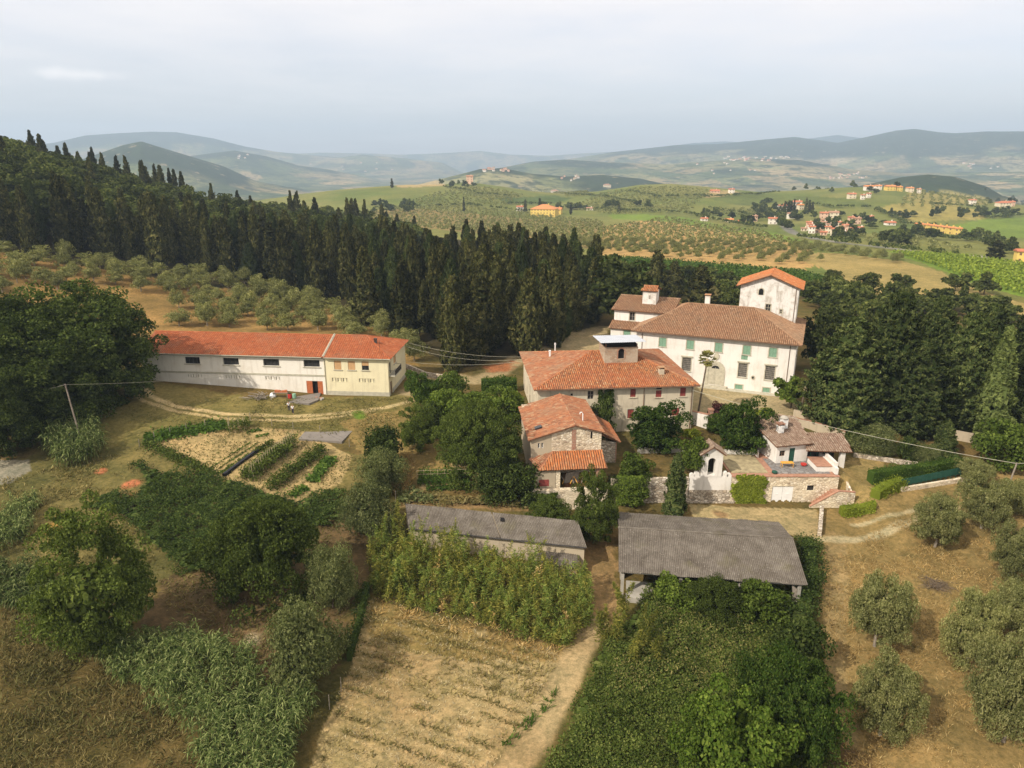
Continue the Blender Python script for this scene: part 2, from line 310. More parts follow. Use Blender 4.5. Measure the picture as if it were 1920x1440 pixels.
# ---------------------------------------------------------------- object helpers
def tag(o, label=None, cat=None, group=None, kind=None):
    for k, v in (('label', label), ('category', cat), ('group', group), ('kind', kind)):
        if v: o[k] = v
    return o
def thing(name, label, cat, loc=(0, 0, 0), rz=0, group=None):
    o = bpy.data.objects.new(name, None); o.empty_display_size = .5; C.objects.link(o); o.location = loc; o.rotation_euler = (0, 0, R(rz)); return tag(o, label, cat, group)
def npmesh(name, V, Fq, mats, mi=None, smooth=False):
    me = bpy.data.meshes.new(name); V = np.asarray(V, np.float32); Fq = np.asarray(Fq, np.int32); k = Fq.shape[1]
    me.vertices.add(len(V)); me.vertices.foreach_set('co', V.ravel()); me.loops.add(Fq.size); me.loops.foreach_set('vertex_index', Fq.ravel())
    me.polygons.add(len(Fq)); me.polygons.foreach_set('loop_start', np.arange(0, Fq.size, k, dtype=np.int32)); me.polygons.foreach_set('loop_total', np.full(len(Fq), k, np.int32))
    for m in mats: me.materials.append(m)
    if mi is not None: me.polygons.foreach_set('material_index', np.asarray(mi, np.int32))
    me.update(calc_edges=True)
    if smooth: me.polygons.foreach_set('use_smooth', np.ones(len(Fq), bool))
    return me
def obj(name, me, parent=None):
    o = bpy.data.objects.new(name, me); C.objects.link(o)
    if parent is not None: o.parent = parent
    return o
class MB:
    def __init__(s): s.v = []; s.f = []; s.m = []
    def add(s, vs, fs, mi=0):
        n = len(s.v); s.v += [tuple(v) for v in vs]; s.f += [tuple(i+n for i in f) for f in fs]; s.m += [mi]*len(fs)
    def box(s, x0, x1, y0, y1, z0, z1, mi=0):
        s.hexa([(x0, y0, z0), (x1, y0, z0), (x1, y1, z0), (x0, y1, z0), (x0, y0, z1), (x1, y0, z1), (x1, y1, z1), (x0, y1, z1)], mi)
    def hexa(s, p, mi=0): s.add(p, [(3, 2, 1, 0), (4, 5, 6, 7), (0, 1, 5, 4), (1, 2, 6, 5), (2, 3, 7, 6), (3, 0, 4, 7)], mi)
    def prism(s, pts, off, mi=0):
        n = len(pts); q = [tuple(np.array(p)+np.array(off)) for p in pts]
        s.add(list(pts)+q, [tuple(range(n)), tuple(reversed(range(n, 2*n)))] + [(i, n+i, n+(i+1) % n, (i+1) % n) for i in range(n)], mi)
    def tube(s, pts, r, n=6, mi=0, r2=None):
        pts = [Vector(p) for p in pts]; vs = []; fs = []
        for i, p in enumerate(pts):
            d = (pts[min(i+1, len(pts)-1)]-pts[max(i-1, 0)]).normalized(); a = d.orthogonal().normalized(); b = d.cross(a)
            rr = r if r2 is None else r + (r2-r)*i/(len(pts)-1)
            for k in range(n): t = 2*math.pi*k/n; vs.append(p + a*rr*math.cos(t) + b*rr*math.sin(t))
        for i in range(len(pts)-1):
            for k in range(n): fs.append((i*n+k, i*n+(k+1) % n, (i+1)*n+(k+1) % n, (i+1)*n+k))
        fs += [tuple(reversed(range(n))), tuple(range((len(pts)-1)*n, len(pts)*n))]; s.add(vs, fs, mi)
    def lathe(s, prof, c=(0, 0, 0), n=10, mi=0):
        vs = [(c[0]+r*math.cos(2*math.pi*k/n), c[1]+r*math.sin(2*math.pi*k/n), c[2]+z) for r, z in prof for k in range(n)]
        fs = [(i*n+k, i*n+(k+1) % n, (i+1)*n+(k+1) % n, (i+1)*n+k) for i in range(len(prof)-1) for k in range(n)]
        fs += [tuple(reversed(range(n))), tuple(range((len(prof)-1)*n, len(prof)*n))]; s.add(vs, fs, mi)
    def build(s, name, mats, parent=None, smooth=False, label=None):
        me = bpy.data.meshes.new(name); me.from_pydata(s.v, [], s.f)
        for m in (mats if isinstance(mats, (list, tuple)) else [mats]): me.materials.append(m)
        me.polygons.foreach_set('material_index', s.m)
        if smooth: me.polygons.foreach_set('use_smooth', [True]*len(s.f))
        o = obj(name, me, parent)
        if label: o['label'] = label
        return o
# ---------------------------------------------------------------- building helpers
class Fac:                                     # one straight wall: u along it, w up, d into the house
    def __init__(s, p0, p1):
        s.p = np.array(p0, float); e = np.array(p1, float)-s.p; s.L = float(np.hypot(*e)); s.e = e/s.L; s.n = np.array([s.e[1], -s.e[0]])
    def pt(s, u, w, d=0.): q = s.p + s.e*u - s.n*d; return (q[0], q[1], w)
    def box(s, mb, u0, u1, w0, w1, d0, d1, mi=0):
        mb.hexa([s.pt(u0, w0, d0), s.pt(u1, w0, d0), s.pt(u1, w0, d1), s.pt(u0, w0, d1), s.pt(u0, w1, d0), s.pt(u1, w1, d0), s.pt(u1, w1, d1), s.pt(u0, w1, d1)], mi)
    def wall(s, mb, w0, w1, holes=(), dep=.22, u0=0., u1=None, w1b=None, mi=0):
        u1 = s.L if u1 is None else u1; w1b = w1 if w1b is None else w1b
        us = sorted({u0, u1, *[h[0] for h in holes], *[h[1] for h in holes]}); wt = min(w1, w1b) if w1 != w1b else w1
        ws = sorted({w0, wt, *[h[2] for h in holes], *[h[3] for h in holes]})
        for a, b in zip(us[:-1], us[1:]):
            for c, d in zip(ws[:-1], ws[1:]):
                if any(h[0] <= a+1e-6 and b <= h[1]+1e-6 and h[2] <= c+1e-6 and d <= h[3]+1e-6 for h in holes): continue
                mb.add([s.pt(a, c), s.pt(b, c), s.pt(b, d), s.pt(a, d)], [(0, 1, 2, 3)], mi)
        if w1 != w1b:
            hi = s.pt(u0, w1) if w1 > w1b else s.pt(u1, w1b); mb.add([s.pt(u0, wt), s.pt(u1, wt), hi], [(0, 1, 2)], mi)
        for h in holes:
            a, b, c, d = h[:4]
            for q in (((a, c), (b, c)), ((b, c), (b, d)), ((b, d), (a, d)), ((a, d), (a, c))):
                mb.add([s.pt(*q[0]), s.pt(*q[1]), s.pt(*q[1], dep), s.pt(*q[0], dep)], [(3, 2, 1, 0)], mi)
def arch(F, u0, u1, w0, w1, d, n=8):
    r = (u1-u0)/2; c = (u0+u1)/2; return [F.pt(u0, w0, d), F.pt(u1, w0, d)] + [F.pt(c+r*math.cos(t), w1-r+r*math.sin(t), d) for t in np.linspace(0, math.pi, n+1)]
def archring(F, mb, u0, u1, w0, w1, th, d0, d1, mi=0, n=8):
    a = arch(F, u0, u1, w0, w1, d0, n); b = arch(F, u0-th, u1+th, w0, w1+th, d0, n); a = a[1:]+a[:1]; b = b[1:]+b[:1]
    a2 = arch(F, u0, u1, w0, w1, d1, n); b2 = arch(F, u0-th, u1+th, w0, w1+th, d1, n); a2 = a2[1:]+a2[:1]; b2 = b2[1:]+b2[:1]
    for i in range(len(a)-1): mb.hexa([a[i], a[i+1], a2[i+1], a2[i], b[i], b[i+1], b2[i+1], b2[i]], mi)
def archwall(F, mb, w0, w1, u0, u1, h0, h1, dep, n=8, mi=0):
    L_ = F.L; F.wall(mb, w0, w1, u0=0, u1=u0, mi=mi); F.wall(mb, w0, w1, u0=u1, u1=L_, mi=mi)
    if h0 > w0: F.wall(mb, w0, h0, u0=u0, u1=u1, mi=mi)
    r = (u1-u0)/2; c = (u0+u1)/2; ps = [(c-r*math.cos(t), h1-r+r*math.sin(t)) for t in np.linspace(0, math.pi, n+1)]
    for (a, b), (a2, b2) in zip(ps[:-1], ps[1:]): mb.add([F.pt(a, b), F.pt(a2, b2), F.pt(a2, w1), F.pt(a, w1)], [(0, 1, 2, 3)], mi)
    ps = [(u0, h0)] + ps + [(u1, h0), (u0, h0)]
    for (a, b), (a2, b2) in zip(ps[:-1], ps[1:]): mb.add([F.pt(a, b), F.pt(a2, b2), F.pt(a2, b2, dep), F.pt(a, b, dep)], [(0, 1, 2, 3)], mi)
def window(par, F, h, style='glass', frame='greyframe', shut='green', surround=None, sill=None, bars=1, cross=1, dep=.22, label=None, head=None):
    """frame bars at the hole's edge; children pane, shutter leaves, sill"""
    a, b, c, d = h; f = MB(); t = .07
    if style == 'glass':
        F.box(f, a, a+t, c, d, dep-.09, dep-.03); F.box(f, b-t, b, c, d, dep-.09, dep-.03); F.box(f, a+t, b-t, c, c+t, dep-.09, dep-.03); F.box(f, a+t, b-t, d-t, d, dep-.09, dep-.03)
        for i in range(bars): u = a+(b-a)*(i+1)/(bars+1); F.box(f, u-.035, u+.035, c+t, d-t, dep-.08, dep-.035)
        for i in range(cross): w = c+(d-c)*(i+1)/(cross+1); F.box(f, a+t, b-t, w-.025, w+.025, dep-.075, dep-.038)
    else:
        F.box(f, a-.005, a+.05, c, d, .05, dep-.03); F.box(f, b-.05, b+.005, c, d, .05, dep-.03); F.box(f, a+.05, b-.05, d-.05, d, .05, dep-.03)
    mats = [M[frame]]
    if surround:
        s = .16; mats.append(M[surround])
        F.box(f, a-s, a-.004, c, d+s, -.05, .02, 1); F.box(f, b+.004, b+s, c, d+s, -.05, .02, 1); F.box(f, a-.004, b+.004, d+.004, d+s, -.05, .02, 1)
    w = f.build('window', mats, par, label=label)
    p = MB(); p.add([F.pt(a, c, dep), F.pt(b, c, dep), F.pt(b, d, dep), F.pt(a, d, dep)], [(0, 1, 2, 3)]); p.build('pane', M['glass'], w)
    if style == 'shut':
        m = (a+b)/2
        for q0, q1 in ((a+.05, m-.012), (m+.012, b-.05)):
            k = MB(); F.box(k, q0, q1, c+.02, d-.05, .06, .1)
            for i in range(int((d-c)/.13)): z = c+.08+i*.13; F.box(k, q0+.06, q1-.06, z, z+.06, .045, .06)
            k.build('shutter', M[shut], w)
    if sill:
        k = MB(); F.box(k, a-.18, b+.18, c-.14, c-.004, -.14, .05); k.build('sill', M[sill], w)
    if head:
        k = MB(); F.box(k, a-.3, b+.3, d+.2, d+.42, -.22, .02); k.build('cornice', M[head], w)
    return w
def tiled(mb, poly, pitch=.34, tl=.5, thick=.13, up=.11, tile=0, base=1, flat=False):
    """a roof plane: a slab under rows of separate arched tiles, clipped to the (convex) outline; poly[0]->poly[1] is the eave"""
    P = [np.array(p, float) for p in poly]; e = P[1]-P[0]; e /= np.linalg.norm(e); n = np.zeros(3)
    for i in range(1, len(P)-1): n += np.cross(P[i]-P[0], P[i+1]-P[0])
    n /= np.linalg.norm(n); v = np.cross(n, e)
    mb.prism([tuple(p-n*thick) for p in reversed(P)], tuple(n*thick), base)
    Q = [((p-P[0])@e, (p-P[0])@v) for p in P]; us = [q[0] for q in Q]; u = min(us)+pitch*.5
    while u < max(us)-.05:
        vs = []
        for (a, b), (c, d) in zip(Q, Q[1:]+Q[:1]):
            if (a-u)*(c-u) <= 0 and abs(a-c) > 1e-6: vs.append(b+(d-b)*(u-a)/(c-a))
        if len(vs) > 1:
            lo, hi = min(vs), max(vs); w = pitch*.37; z = lo - random.random()*.08
            if flat: w = pitch*.46
            while z < hi-.02:
                z1 = min(z+tl*random.uniform(.92, 1.08), hi); j = random.uniform(-.02, .02); h = up*random.uniform(.85, 1.2)
                pr = [(-w, .012), (-w*.45, h), (w*.45, h), (w, .012)]
                vv = [P[0]+e*(u+j+a)+v*zz+n*(b+k) for zz, k in ((z, .03), (z1+.03, 0)) for a, b in pr]
                mb.add(vv, [(0, 1, 5, 4), (1, 2, 6, 5), (2, 3, 7, 6), (0, 3, 2, 1)], tile); z = z1
        u += pitch
def caps(mb, a, b, r=.14, tl=.45, mi=0):
    a = np.array(a, float); b = np.array(b, float); L_ = np.linalg.norm(b-a); d = (b-a)/L_; s = np.cross(d, [0, 0, 1]); s /= np.linalg.norm(s); n = np.cross(s, d); k = int(L_/tl)
    for i in range(k):
        vv = []
        for t, q in ((i/k, 1.06), ((i+1)/k+.01, .94)):
            for an in np.linspace(0, math.pi, 6): vv.append(a+d*L_*t + s*r*q*math.cos(an) + n*(r*q*math.sin(an)*.9+.02))
        mb.add(vv, [(j, j+1, j+7, j+6) for j in range(5)] + [(5, 4, 3, 2, 1, 0)], mi)
def hiproof(mb, x0, x1, y0, y1, z, ra, rb, **k):
    fl, fr, br, bl = (x0, y0, z), (x1, y0, z), (x1, y1, z), (x0, y1, z)
    tiled(mb, [fl, fr, rb, ra], **k); tiled(mb, [fr, br, rb], **k); tiled(mb, [br, bl, ra, rb], **k); tiled(mb, [bl, fl, ra], **k)
    for a, b in ((fl, ra), (fr, rb), (bl, ra), (br, rb), (ra, rb)): caps(mb, a, b)
def boxwalls(mb, W, D, z0, z1, holes={}, mi=0):
    fs = {'f': Fac((0, 0), (W, 0)), 'r': Fac((W, 0), (W, D)), 'b': Fac((W, D), (0, D)), 'l': Fac((0, D), (0, 0))}
    for k, F in fs.items(): F.wall(mb, z0, z1, holes.get(k, ()), mi=mi)
    return fs
def pipe(par, F, u, w0, w1, mat='woodbrown'):
    k = MB(); k.tube([F.pt(u, w1, -.1), F.pt(u, w0, -.1)], .06, 6); k.build('drain_pipe', M[mat], par)
def gutter(par, a, b, mat='woodbrown'): k = MB(); k.tube([a, b], .08, 6); k.build('gutter', M[mat], par)
def chimney(par, x, y, z0, z1, w=.35, cap='tile_farm', wall='cream', round_=False):
    k = MB(); k.box(x-w, x+w, y-w, y+w, z0, z1); c = k.build('chimney', M[wall], par); k = MB()
    if round_: k.lathe([(w*1.3, 0), (w*1.35, .12), (w*.6, .4), (.02, .45)], (x, y, z1+.01), 12)
    else:
        for sx in (-1, 1): k.box(x+sx*w*.9-.07, x+sx*w*.9+.07, y-w, y+w, z1+.003, z1+.25)
        k.box(x-w*1.3, x+w*1.3, y-w*1.3, y+w*1.3, z1+.253, z1+.34)
    k.build('chimney_cap', M[cap], c)
# ---------------------------------------------------------------- white barn and yellow house (one row, two houses)
YO, YR = (-35.2, 128.8, 0), -5.3
t = thing('farm_barn', 'long low whitewashed barn with red tiled roof and dark strip windows', 'barn', YO, YR)
hol = [(-3.95, -.85, 5.35, 6.7), (-11.8, -8.7, 5.35, 6.7), (-19.7, -16.6, 5.35, 6.7), (-27.3, -24.3, 5.35, 6.7)]
F = Fac((-36, .12), (0, .12)); sh = lambda h: (h[0]+36, h[1]+36, h[2], h[3])
gr = [(-11.8, -8.75, 2.5, 3.4), (-19.7, -16.6, 2.5, 3.4), (-27.3, -24.2, 2.6, 3.4)]; door = (-3.75, -.55, -.6, 2.6)
k = MB(); F.wall(k, -1.5, 7.35, [sh(h) for h in hol+gr+[door]], .4); Fac((0, 13.6), (-36, 13.6)).wall(k, -1.5, 7.4); Fac((-36, 13.6), (-36, .12)).wall(k, -1.5, 7.4)
for sx in (-36,): k.add([(sx, .12, 7.4), (sx, 6.8, 9.85), (sx, 13.6, 7.4)], [(0, 1, 2)])
F.box(k, 0, 35.93, 3.5, 3.86, -.06, .0, 1); F.box(k, 0, 35.93, 7.0, 7.36, -.08, 0, 1); k.build('wall', [M['barnwhite'], M['bandgrey']], t)
for h in hol: window(t, F, sh(h), 'glass', 'iron', bars=3, cross=0, sill='bandgrey', dep=.4)
for h in gr:
    a, b, c, d = sh(h); k = MB(); x = a
    for i in range(3):
        u = a + (b-a)*(i+.02)/3; v = a + (b-a)*(i+.98)/3
        for q in ((u, v, c, c+.1), (u, v, d-.1, d), (u, u+.1, c+.1, d-.1), (v-.1, v, c+.1, d-.1)): F.box(k, *q, -.02, .12)
        F.box(k, u+.3, v-.3, c+.1, d-.1, .05, .14)
    g = k.build('vent_window', M['barnwhite'], t); k = MB(); k.add([F.pt(a, c, .13), F.pt(b, c, .13), F.pt(b, d, .13), F.pt(a, d, .13)], [(0, 1, 2, 3)]); k.build('pane', M['bandgrey'], g)
a, b, c, d = sh(door); k = MB(); k.add([F.pt(a, c, .4), F.pt(b, c, .4), F.pt(b, d, .4), F.pt(a, d, .4)], [(0, 1, 2, 3)]); k.build('painted_dark_doorway', M['dark'], t)  # near-black panel behind the doors, the inner darkness put into its colour
for u0, u1, lo in ((a+.02, a+1.15, 0), (b-1.0, b-.02, 0)):
    k = MB(); F.box(k, u0, u1, c+.55, d-.02, .02, .09)
    for i in range(4): z = c+.75+i*.65; F.box(k, u0+.08, u1-.08, z, z+.08, -.01, .02)
    k.build('door', M['door_orange'], t)
k = MB(); tiled(k, [(-36.6, -.45, 7.42), (-.12, -.45, 7.42), (-.12, 6.8, 10.0), (-36.6, 6.8, 10.0)], .42, .42, flat=True, up=.075); tiled(k, [(-.12, 14.0, 7.42), (-36.6, 14.0, 7.42), (-36.6, 6.8, 10.0), (-.12, 6.8, 10.0)], .4, .6)
caps(k, (-36.6, 6.8, 10), (-.15, 6.8, 10)); k.build('roof', [M['tile_barn'], M['tile_base']], t); gutter(t, (-36.5, -.55, 7.38), (-.2, -.55, 7.38), 'bandgrey')
t = thing('farmhouse', 'pale yellow farmhouse with hipped red roof at the end of the white barn', 'house', YO, YR)
up_ = [(1.95, 3.35, 5.0, 6.75), (4.6, 6.0, 5.0, 6.75), (7.25, 8.6, 5.0, 6.75)]; lo_ = [(1.25, 4.4, 2.55, 3.5), (6.45, 9.6, 2.55, 3.5)]
rs = [(1.0, 2.1, 4.05, 6.3), (4.2, 6.0, 5.1, 6.7), (1.0, 2.4, 0, 2.5)]
k = MB(); fs = boxwalls(k, 12.2, 13.6, -1.2, 7.4, {'f': up_+lo_, 'r': rs}); fs['f'].box(k, 0, 12.25, -1.2, .8, -.05, -.001, 1); fs['r'].box(k, 0, .95, -1.2, .8, -.05, -.001, 1); fs['r'].box(k, 2.45, 13.6, -1.2, .8, -.05, -.001, 1)
k.build('wall', [M['yellow'], M['bandgrey']], t)
def roller(par, F, h, lab=None, full=1.):
    w = window(par, F, h, 'frame', 'greyframe', sill='bandgrey', label=lab); a, b, c, d = h; k = MB(); F.box(k, a+.05, b-.05, d-(d-c)*full+.02, d-.05, .07, .12); k.build('roller_shutter', M['brownsh'], w)
for i, h in enumerate(up_): roller(t, fs['f'], h, full=(1, 1, .5)[i])
roller(t, fs['r'], rs[1])
for h in lo_:
    F = fs['f']; a, b, c, d = h; k = MB()
    for i in range(3):
        u = a+(b-a)*(i+.02)/3; v = a+(b-a)*(i+.98)/3
        for q in ((u, v, c, c+.1), (u, v, d-.1, d), (u, u+.1, c+.1, d-.1), (v-.1, v, c+.1, d-.1)): F.box(k, *q, -.02, .12)
        F.box(k, u+.3, v-.3, c+.1, d-.1, .05, .14)
    g = k.build('vent_window', M['yellow'], t); k = MB(); k.add([F.pt(a, c, .13), F.pt(b, c, .13), F.pt(b, d, .13), F.pt(a, d, .13)], [(0, 1, 2, 3)]); k.build('pane', M['bandgrey'], g)
F = fs['r']
for h, m in ((rs[0], 'glass'), (rs[2], 'woodbrown')):
    a, b, c, d = h; k = MB(); F.box(k, a, b, c, d, .12, .2); k.build('door', M[m], t)
k = MB(); F.box(k, .4, 5.4, 3.75, 3.98, -1.2, -.002); b_ = k.build('balcony', M['bandgrey'], t); k = MB()
F.box(k, .4, 5.4, 4.9, 4.96, -1.2, -1.14); F.box(k, .4, .46, 4.9, 4.96, -1.14, 0); F.box(k, 5.34, 5.4, 4.9, 4.96, -1.14, 0)
for i in range(24): u = .42+i*.213; F.box(k, u, u+.05, 3.981, 4.9, -1.19, -1.15)
for i in range(5): F.box(k, .41, .45, 3.981, 4.9, -1.0+i*.2, -.96+i*.2)
k.build('railing', M['iron'], b_)
k = MB(); hiproof(k, 0.1, 12.9, -.6, 14.2, 7.42, (.1, 6.8, 10.05), (6.5, 6.8, 10.05), pitch=.42, tl=.42, flat=True, up=.075); k.build('roof', [M['tile_barn'], M['tile_base']], t)
k = MB(); tiled(k, [(-.12, -.5, 7.6), (.3, -.5, 7.6), (.3, 6.8, 10.2), (-.12, 6.8, 10.2)], .4, .4); k.build('roof_coping', M['bandgrey'], t)
chimney(t, 8.8, 4.6, 8.2, 9.7, .22, 'iron', 'iron'); pipe(t, fs['f'], .12, -.4, 7.3, 'bandgrey'); gutter(t, (.2, -.68, 7.38), (12.9, -.68, 7.38), 'bandgrey')
k = MB(); k.tube([(10.5, 1.2, 7.8), (10.5, 1.2, 10.6)], .03, 5); k.tube([(10.1, 1.2, 10.4), (10.9, 1.2, 10.4)], .025, 5); k.tube([(10.2, 1.2, 10.1), (10.8, 1.2, 10.1)], .025, 5); k.build('aerial', M['iron'], t)
# ---------------------------------------------------------------- the old farmhouse with the dovecote tower
t = thing('farmhouse', 'large old cream farmhouse with weathered orange hipped roof and dovecote tower', 'house', (4.2, 110.5, -1), 5)
HF = [(8.2, 9.2, 5.9, 7.35), (10.3, 10.65, 6.4, 7.2), (11.3, 12.3, 5.9, 7.4), (15.3, 16.25, 6.1, 7.5), (19.6, 20.6, 5.95, 7.15), (23.7, 24.7, 6.0, 7.5), (15.0, 16.1, 2.4, 4.0), (22.5, 23.8, 2.6, 4.0), (5.4, 5.75, 6.6, 7.0), (19.65, 20.6, 7.3, 7.7)]
HL = [(3, 3.9, 5.6, 7.0), (7, 7.9, 5.6, 7.0), (12, 12.9, 5.6, 7.0), (17, 17.9, 5.6, 7.0), (6.3, 7.2, 1.8, 3.4), (10.2, 11.6, .2, 3.2), (17.5, 18.9, .2, 3.0)]
HR = [(4, 5, 5.8, 7.2), (12, 13, 5.8, 7.2), (5, 6, 2, 3.5)]
k = MB(); fs = boxwalls(k, 26, 22.6, -2, 7.95, {'f': HF, 'l': HL, 'r': HR}); k.build('wall', M['cream'], t); F = fs['f']
for i in (0, 2): window(t, F, HF[i], 'glass', 'greyframe', bars=1, cross=1)
for i in (3, 4, 5): window(t, F, HF[i], 'shut', 'greyframe', 'red', sill='cream')
window(t, F, HF[6], 'shut', 'greyframe', 'red', sill='cream', surround='pietra', label='dark red shuttered window on the lower floor'); window(t, F, HF[7], 'shut', 'greyframe', 'red', sill='cream')
for i in (1, 8, 9): window(t, F, HF[i], 'glass', 'dark', bars=0, cross=0)
for h in HL[:5]: window(t, fs['l'], h, 'glass', 'greyframe', sill='cream')
for h in HL[5:]:
    q = fs['l']; k = MB(); q.box(k, h[0], h[1], h[2], h[3], .12, .2); k.build('door', M['woodbrown'], t)
for h in HR: window(t, fs['r'], h, 'shut', 'greyframe', 'red', sill='cream')
pipe(t, F, 25.7, -1, 7.9); pipe(t, F, 17.6, 1, 7.9); gutter(t, (-.75, -.82, 7.92), (26.75, -.82, 7.92))
k = MB(); RA, RB = (11, 11.7, 11), (17.3, 11.7, 11); e = [(-.75, -.75, 8), (26.75, -.75, 8), (26.75, 23.4, 8), (-.75, 23.4, 8)]
tiled(k, [e[0], e[1], RB, RA], tile=0, base=1); tiled(k, [e[1], e[2], RB], tile=2, base=1); tiled(k, [e[2], e[3], RA, RB], tile=2, base=1); tiled(k, [e[3], e[0], RA], tile=2, base=1)
for a, b in ((e[0], RA), (e[1], RB), (e[2], RB), (e[3], RA), (RA, RB)): caps(k, a, b)
k.build('roof', [M['tile_farm'], M['tile_base'], M['tile_farm_dull']], t)
k = MB(); f2 = {'f': Fac((12.4, 7.2), (18.2, 7.2)), 'r': Fac((18.2, 7.2), (18.2, 12)), 'b': Fac((18.2, 12), (12.4, 12)), 'l': Fac((12.4, 12), (12.4, 7.2))}
archwall(f2['f'], k, 9, 12.75, 2.35, 3.45, 10.7, 12.5, .35)
for q in 'rbl': f2[q].wall(k, 9, 12.75)
archring(f2['f'], k, 2.35, 3.45, 10.7, 12.5, .22, -.03, .0, 1)
tw = k.build('dovecote_tower', [M['towerstone'], M['brick']], t); k = MB(); k.add(arch(f2['f'], 2.35, 3.45, 10.7, 12.5, .34), [tuple(range(11))])
k.build('arched_window', M['dark'], tw); k = MB(); k.box(12.55, 18.05, 7.35, 11.7, 12.76, 13.25); k.build('painted_dark_loft', M['dark'], tw)  # black arch sheet and solid block, painted in for the unlit gaps
k = MB()
for x in (12.6, 18.0):
    for y in (7.4, 11.8): k.box(x-.1, x+.1, y-.1, y+.1, 12.752, 13.3)
k.build('roof_post', M['woodbrown'], tw)
k = MB(); nx = 40; A0, B0 = np.array([11.5, 6.3, 13.75]), np.array([19.4, 6.3, 13.85]); A1, B1 = np.array([11.3, 12.6, 13.55]), np.array([19.2, 12.6, 13.55])
for i in range(nx):
    s0, s1 = i/nx, (i+1)/nx; zz = [.05*(j % 2) for j in (i, i+1)]
    p = [A0+(B0-A0)*s0, A0+(B0-A0)*s1, A1+(B1-A1)*s1, A1+(B1-A1)*s0]; p = [tuple(q+np.array([0, 0, z])) for q, z in zip(p, (zz[0], zz[1], zz[1], zz[0]))]
    k.prism([p[3], p[2], p[1], p[0]], (0, 0, .03))
k.build('sheet_roof', M['metal'], tw)
chimney(t, 21.3, 3.3, 8.6, 9.9, .42, 'tile_farm', 'cream'); chimney(t, 4, 15, 9.0, 10.1, .14, 'whitepaint', 'whitepaint'); chimney(t, 6, 22, 8.3, 9.7, .1, 'whitepaint', 'whitepaint')
# ---------------------------------------------------------------- stone annex in front of it
t = thing('stone_outbuilding', 'old stone gabled outbuilding with lean-to porch roof in front of the cream farmhouse', 'outbuilding', (2.7, 95, -2), 5)
F = Fac((0, 0), (10.2, 0)); k = MB(); F.wall(k, -1, 6.1, [(1.0, 1.3, 4.9, 5.7), (1.5, 1.8, 4.9, 5.7)], .2, 0, 3.0, mi=1); F.wall(k, -1, 6.1, u0=3.0, u1=10.2)
k.add([F.pt(0, 6.1), F.pt(3.0, 6.1), F.pt(3.0, 7.05)], [(0, 1, 2)], 1); k.add([F.pt(3.0, 6.1), F.pt(10.2, 6.1), F.pt(10.2, 7.05), F.pt(6.3, 8.1), F.pt(3.0, 7.05)], [(0, 1, 2, 3, 4)])
F.box(k, 5.9, 6.5, 4.5, 7.6, -.04, -.002, 2); F.box(k, 8.6, 8.85, 6.2, 7.2, -.02, 0, 3)
Fac((10.2, 0), (10.2, 13.5)).wall(k, -1, 7.05); Fac((0, 13.5), (0, 0)).wall(k, -1, 6.1, mi=1); Fac((10.2, 13.5), (0, 13.5)).wall(k, -1, 7)
k.build('wall', [M['stone'], M['render'], M['brick'], M['dark']], t)
for a in (1.0, 1.5): window(t, F, (a, a+.3, 4.9, 5.7), 'glass', 'whitepaint', bars=0, cross=0)
k = MB(); r0, r1 = (6.3, -.35, 8.3), (6.3, 14.3, 8.3)
tiled(k, [(-.4, 14.3, 6.25), (-.4, -.35, 6.25), r0, r1]); tiled(k, [(10.5, -.35, 7.15), (10.5, 14.3, 7.15), r1, r0]); caps(k, r0, r1); k.build('roof', [M['tile_farm_dull'], M['tile_base']], t)
k = MB(); k.prism([(.9, 2.4, 6.80), (1.9, 2.4, 7.1), (1.9, 3.3, 7.1), (.9, 3.3, 6.8)], (-.05, 0, .18)); k.build('skylight', M['glass'], t)
k = MB(); k.tube([(7.9, 2.6, 7.8), (7.9, 2.6, 9.0), (7.75, 2.6, 9.25), (7.5, 2.6, 9.25), (7.45, 2.6, 9.0)], .08, 7); k.build('flue_pipe', M['whitepaint'], t)
k = MB(); tiled(k, [(.9, -3.0, 2.75), (10.6, -3.0, 2.75), (10.3, -.05, 4.35), (3.2, -.05, 4.35)], tile=0, base=2); tiled(k, [(-.3, -.05, 3.3), (.9, -3.0, 2.75), (3.2, -.05, 4.35)], tile=1, base=2); caps(k, (.9, -3, 2.75), (3.2, -.05, 4.35), mi=1); k.build('porch_roof', [M['tile_bright'], M['tile_farm_dull'], M['tile_base']], t)
for x in (3.6, 9.4): k = MB(); k.box(x-.3, x+.3, -2.7, -2.1, -.2, 2.75); k.build('porch_pillar', M['brick'] if x > 5 else M['stone'], t)
k = MB(); k.box(.4, 10.2, -2.6, -2.35, 2.5, 2.68); k.build('porch_beam', M['woodbrown'], t)
k = MB(); k.box(.3, 3.25, -2.65, -2.35, -.2, 2.45); k.box(.9, 2.3, -2.69, -2.652, .2, 1.2, 1); k.build('porch_wall', [M['render'], M['red']], t)
k = MB()
for i in range(9):
    x = 4.4+i*.55; k.tube([(x, -1.8, -.0), (x+random.uniform(-.8, .8), -1.2, random.uniform(.5, 1.6))], .07, 4, i % 2)
k.prism([(4.6, -1.5, .0), (6.8, -1.3, .0), (6.9, -1.2, 1.7), (5.0, -1.4, 1.5)], (0, .08, 0), 1); k.build('stored_planks', [M['orangeplastic'], M['woodgrey']], t)
k = MB(); F2 = Fac((10.21, 3.0), (13.2, 3.0)); F2.wall(k, -1, 4.8, [], w1b=4.2); Fac((13.2, 3.0), (13.2, 10.5)).wall(k, -1, 4.2); F2.box(k, 2.85, 3.02, -1, 4.2, -.03, 0, 1); k.build('side_aisle_wall', [M['stonewall'], M['brick']], t)
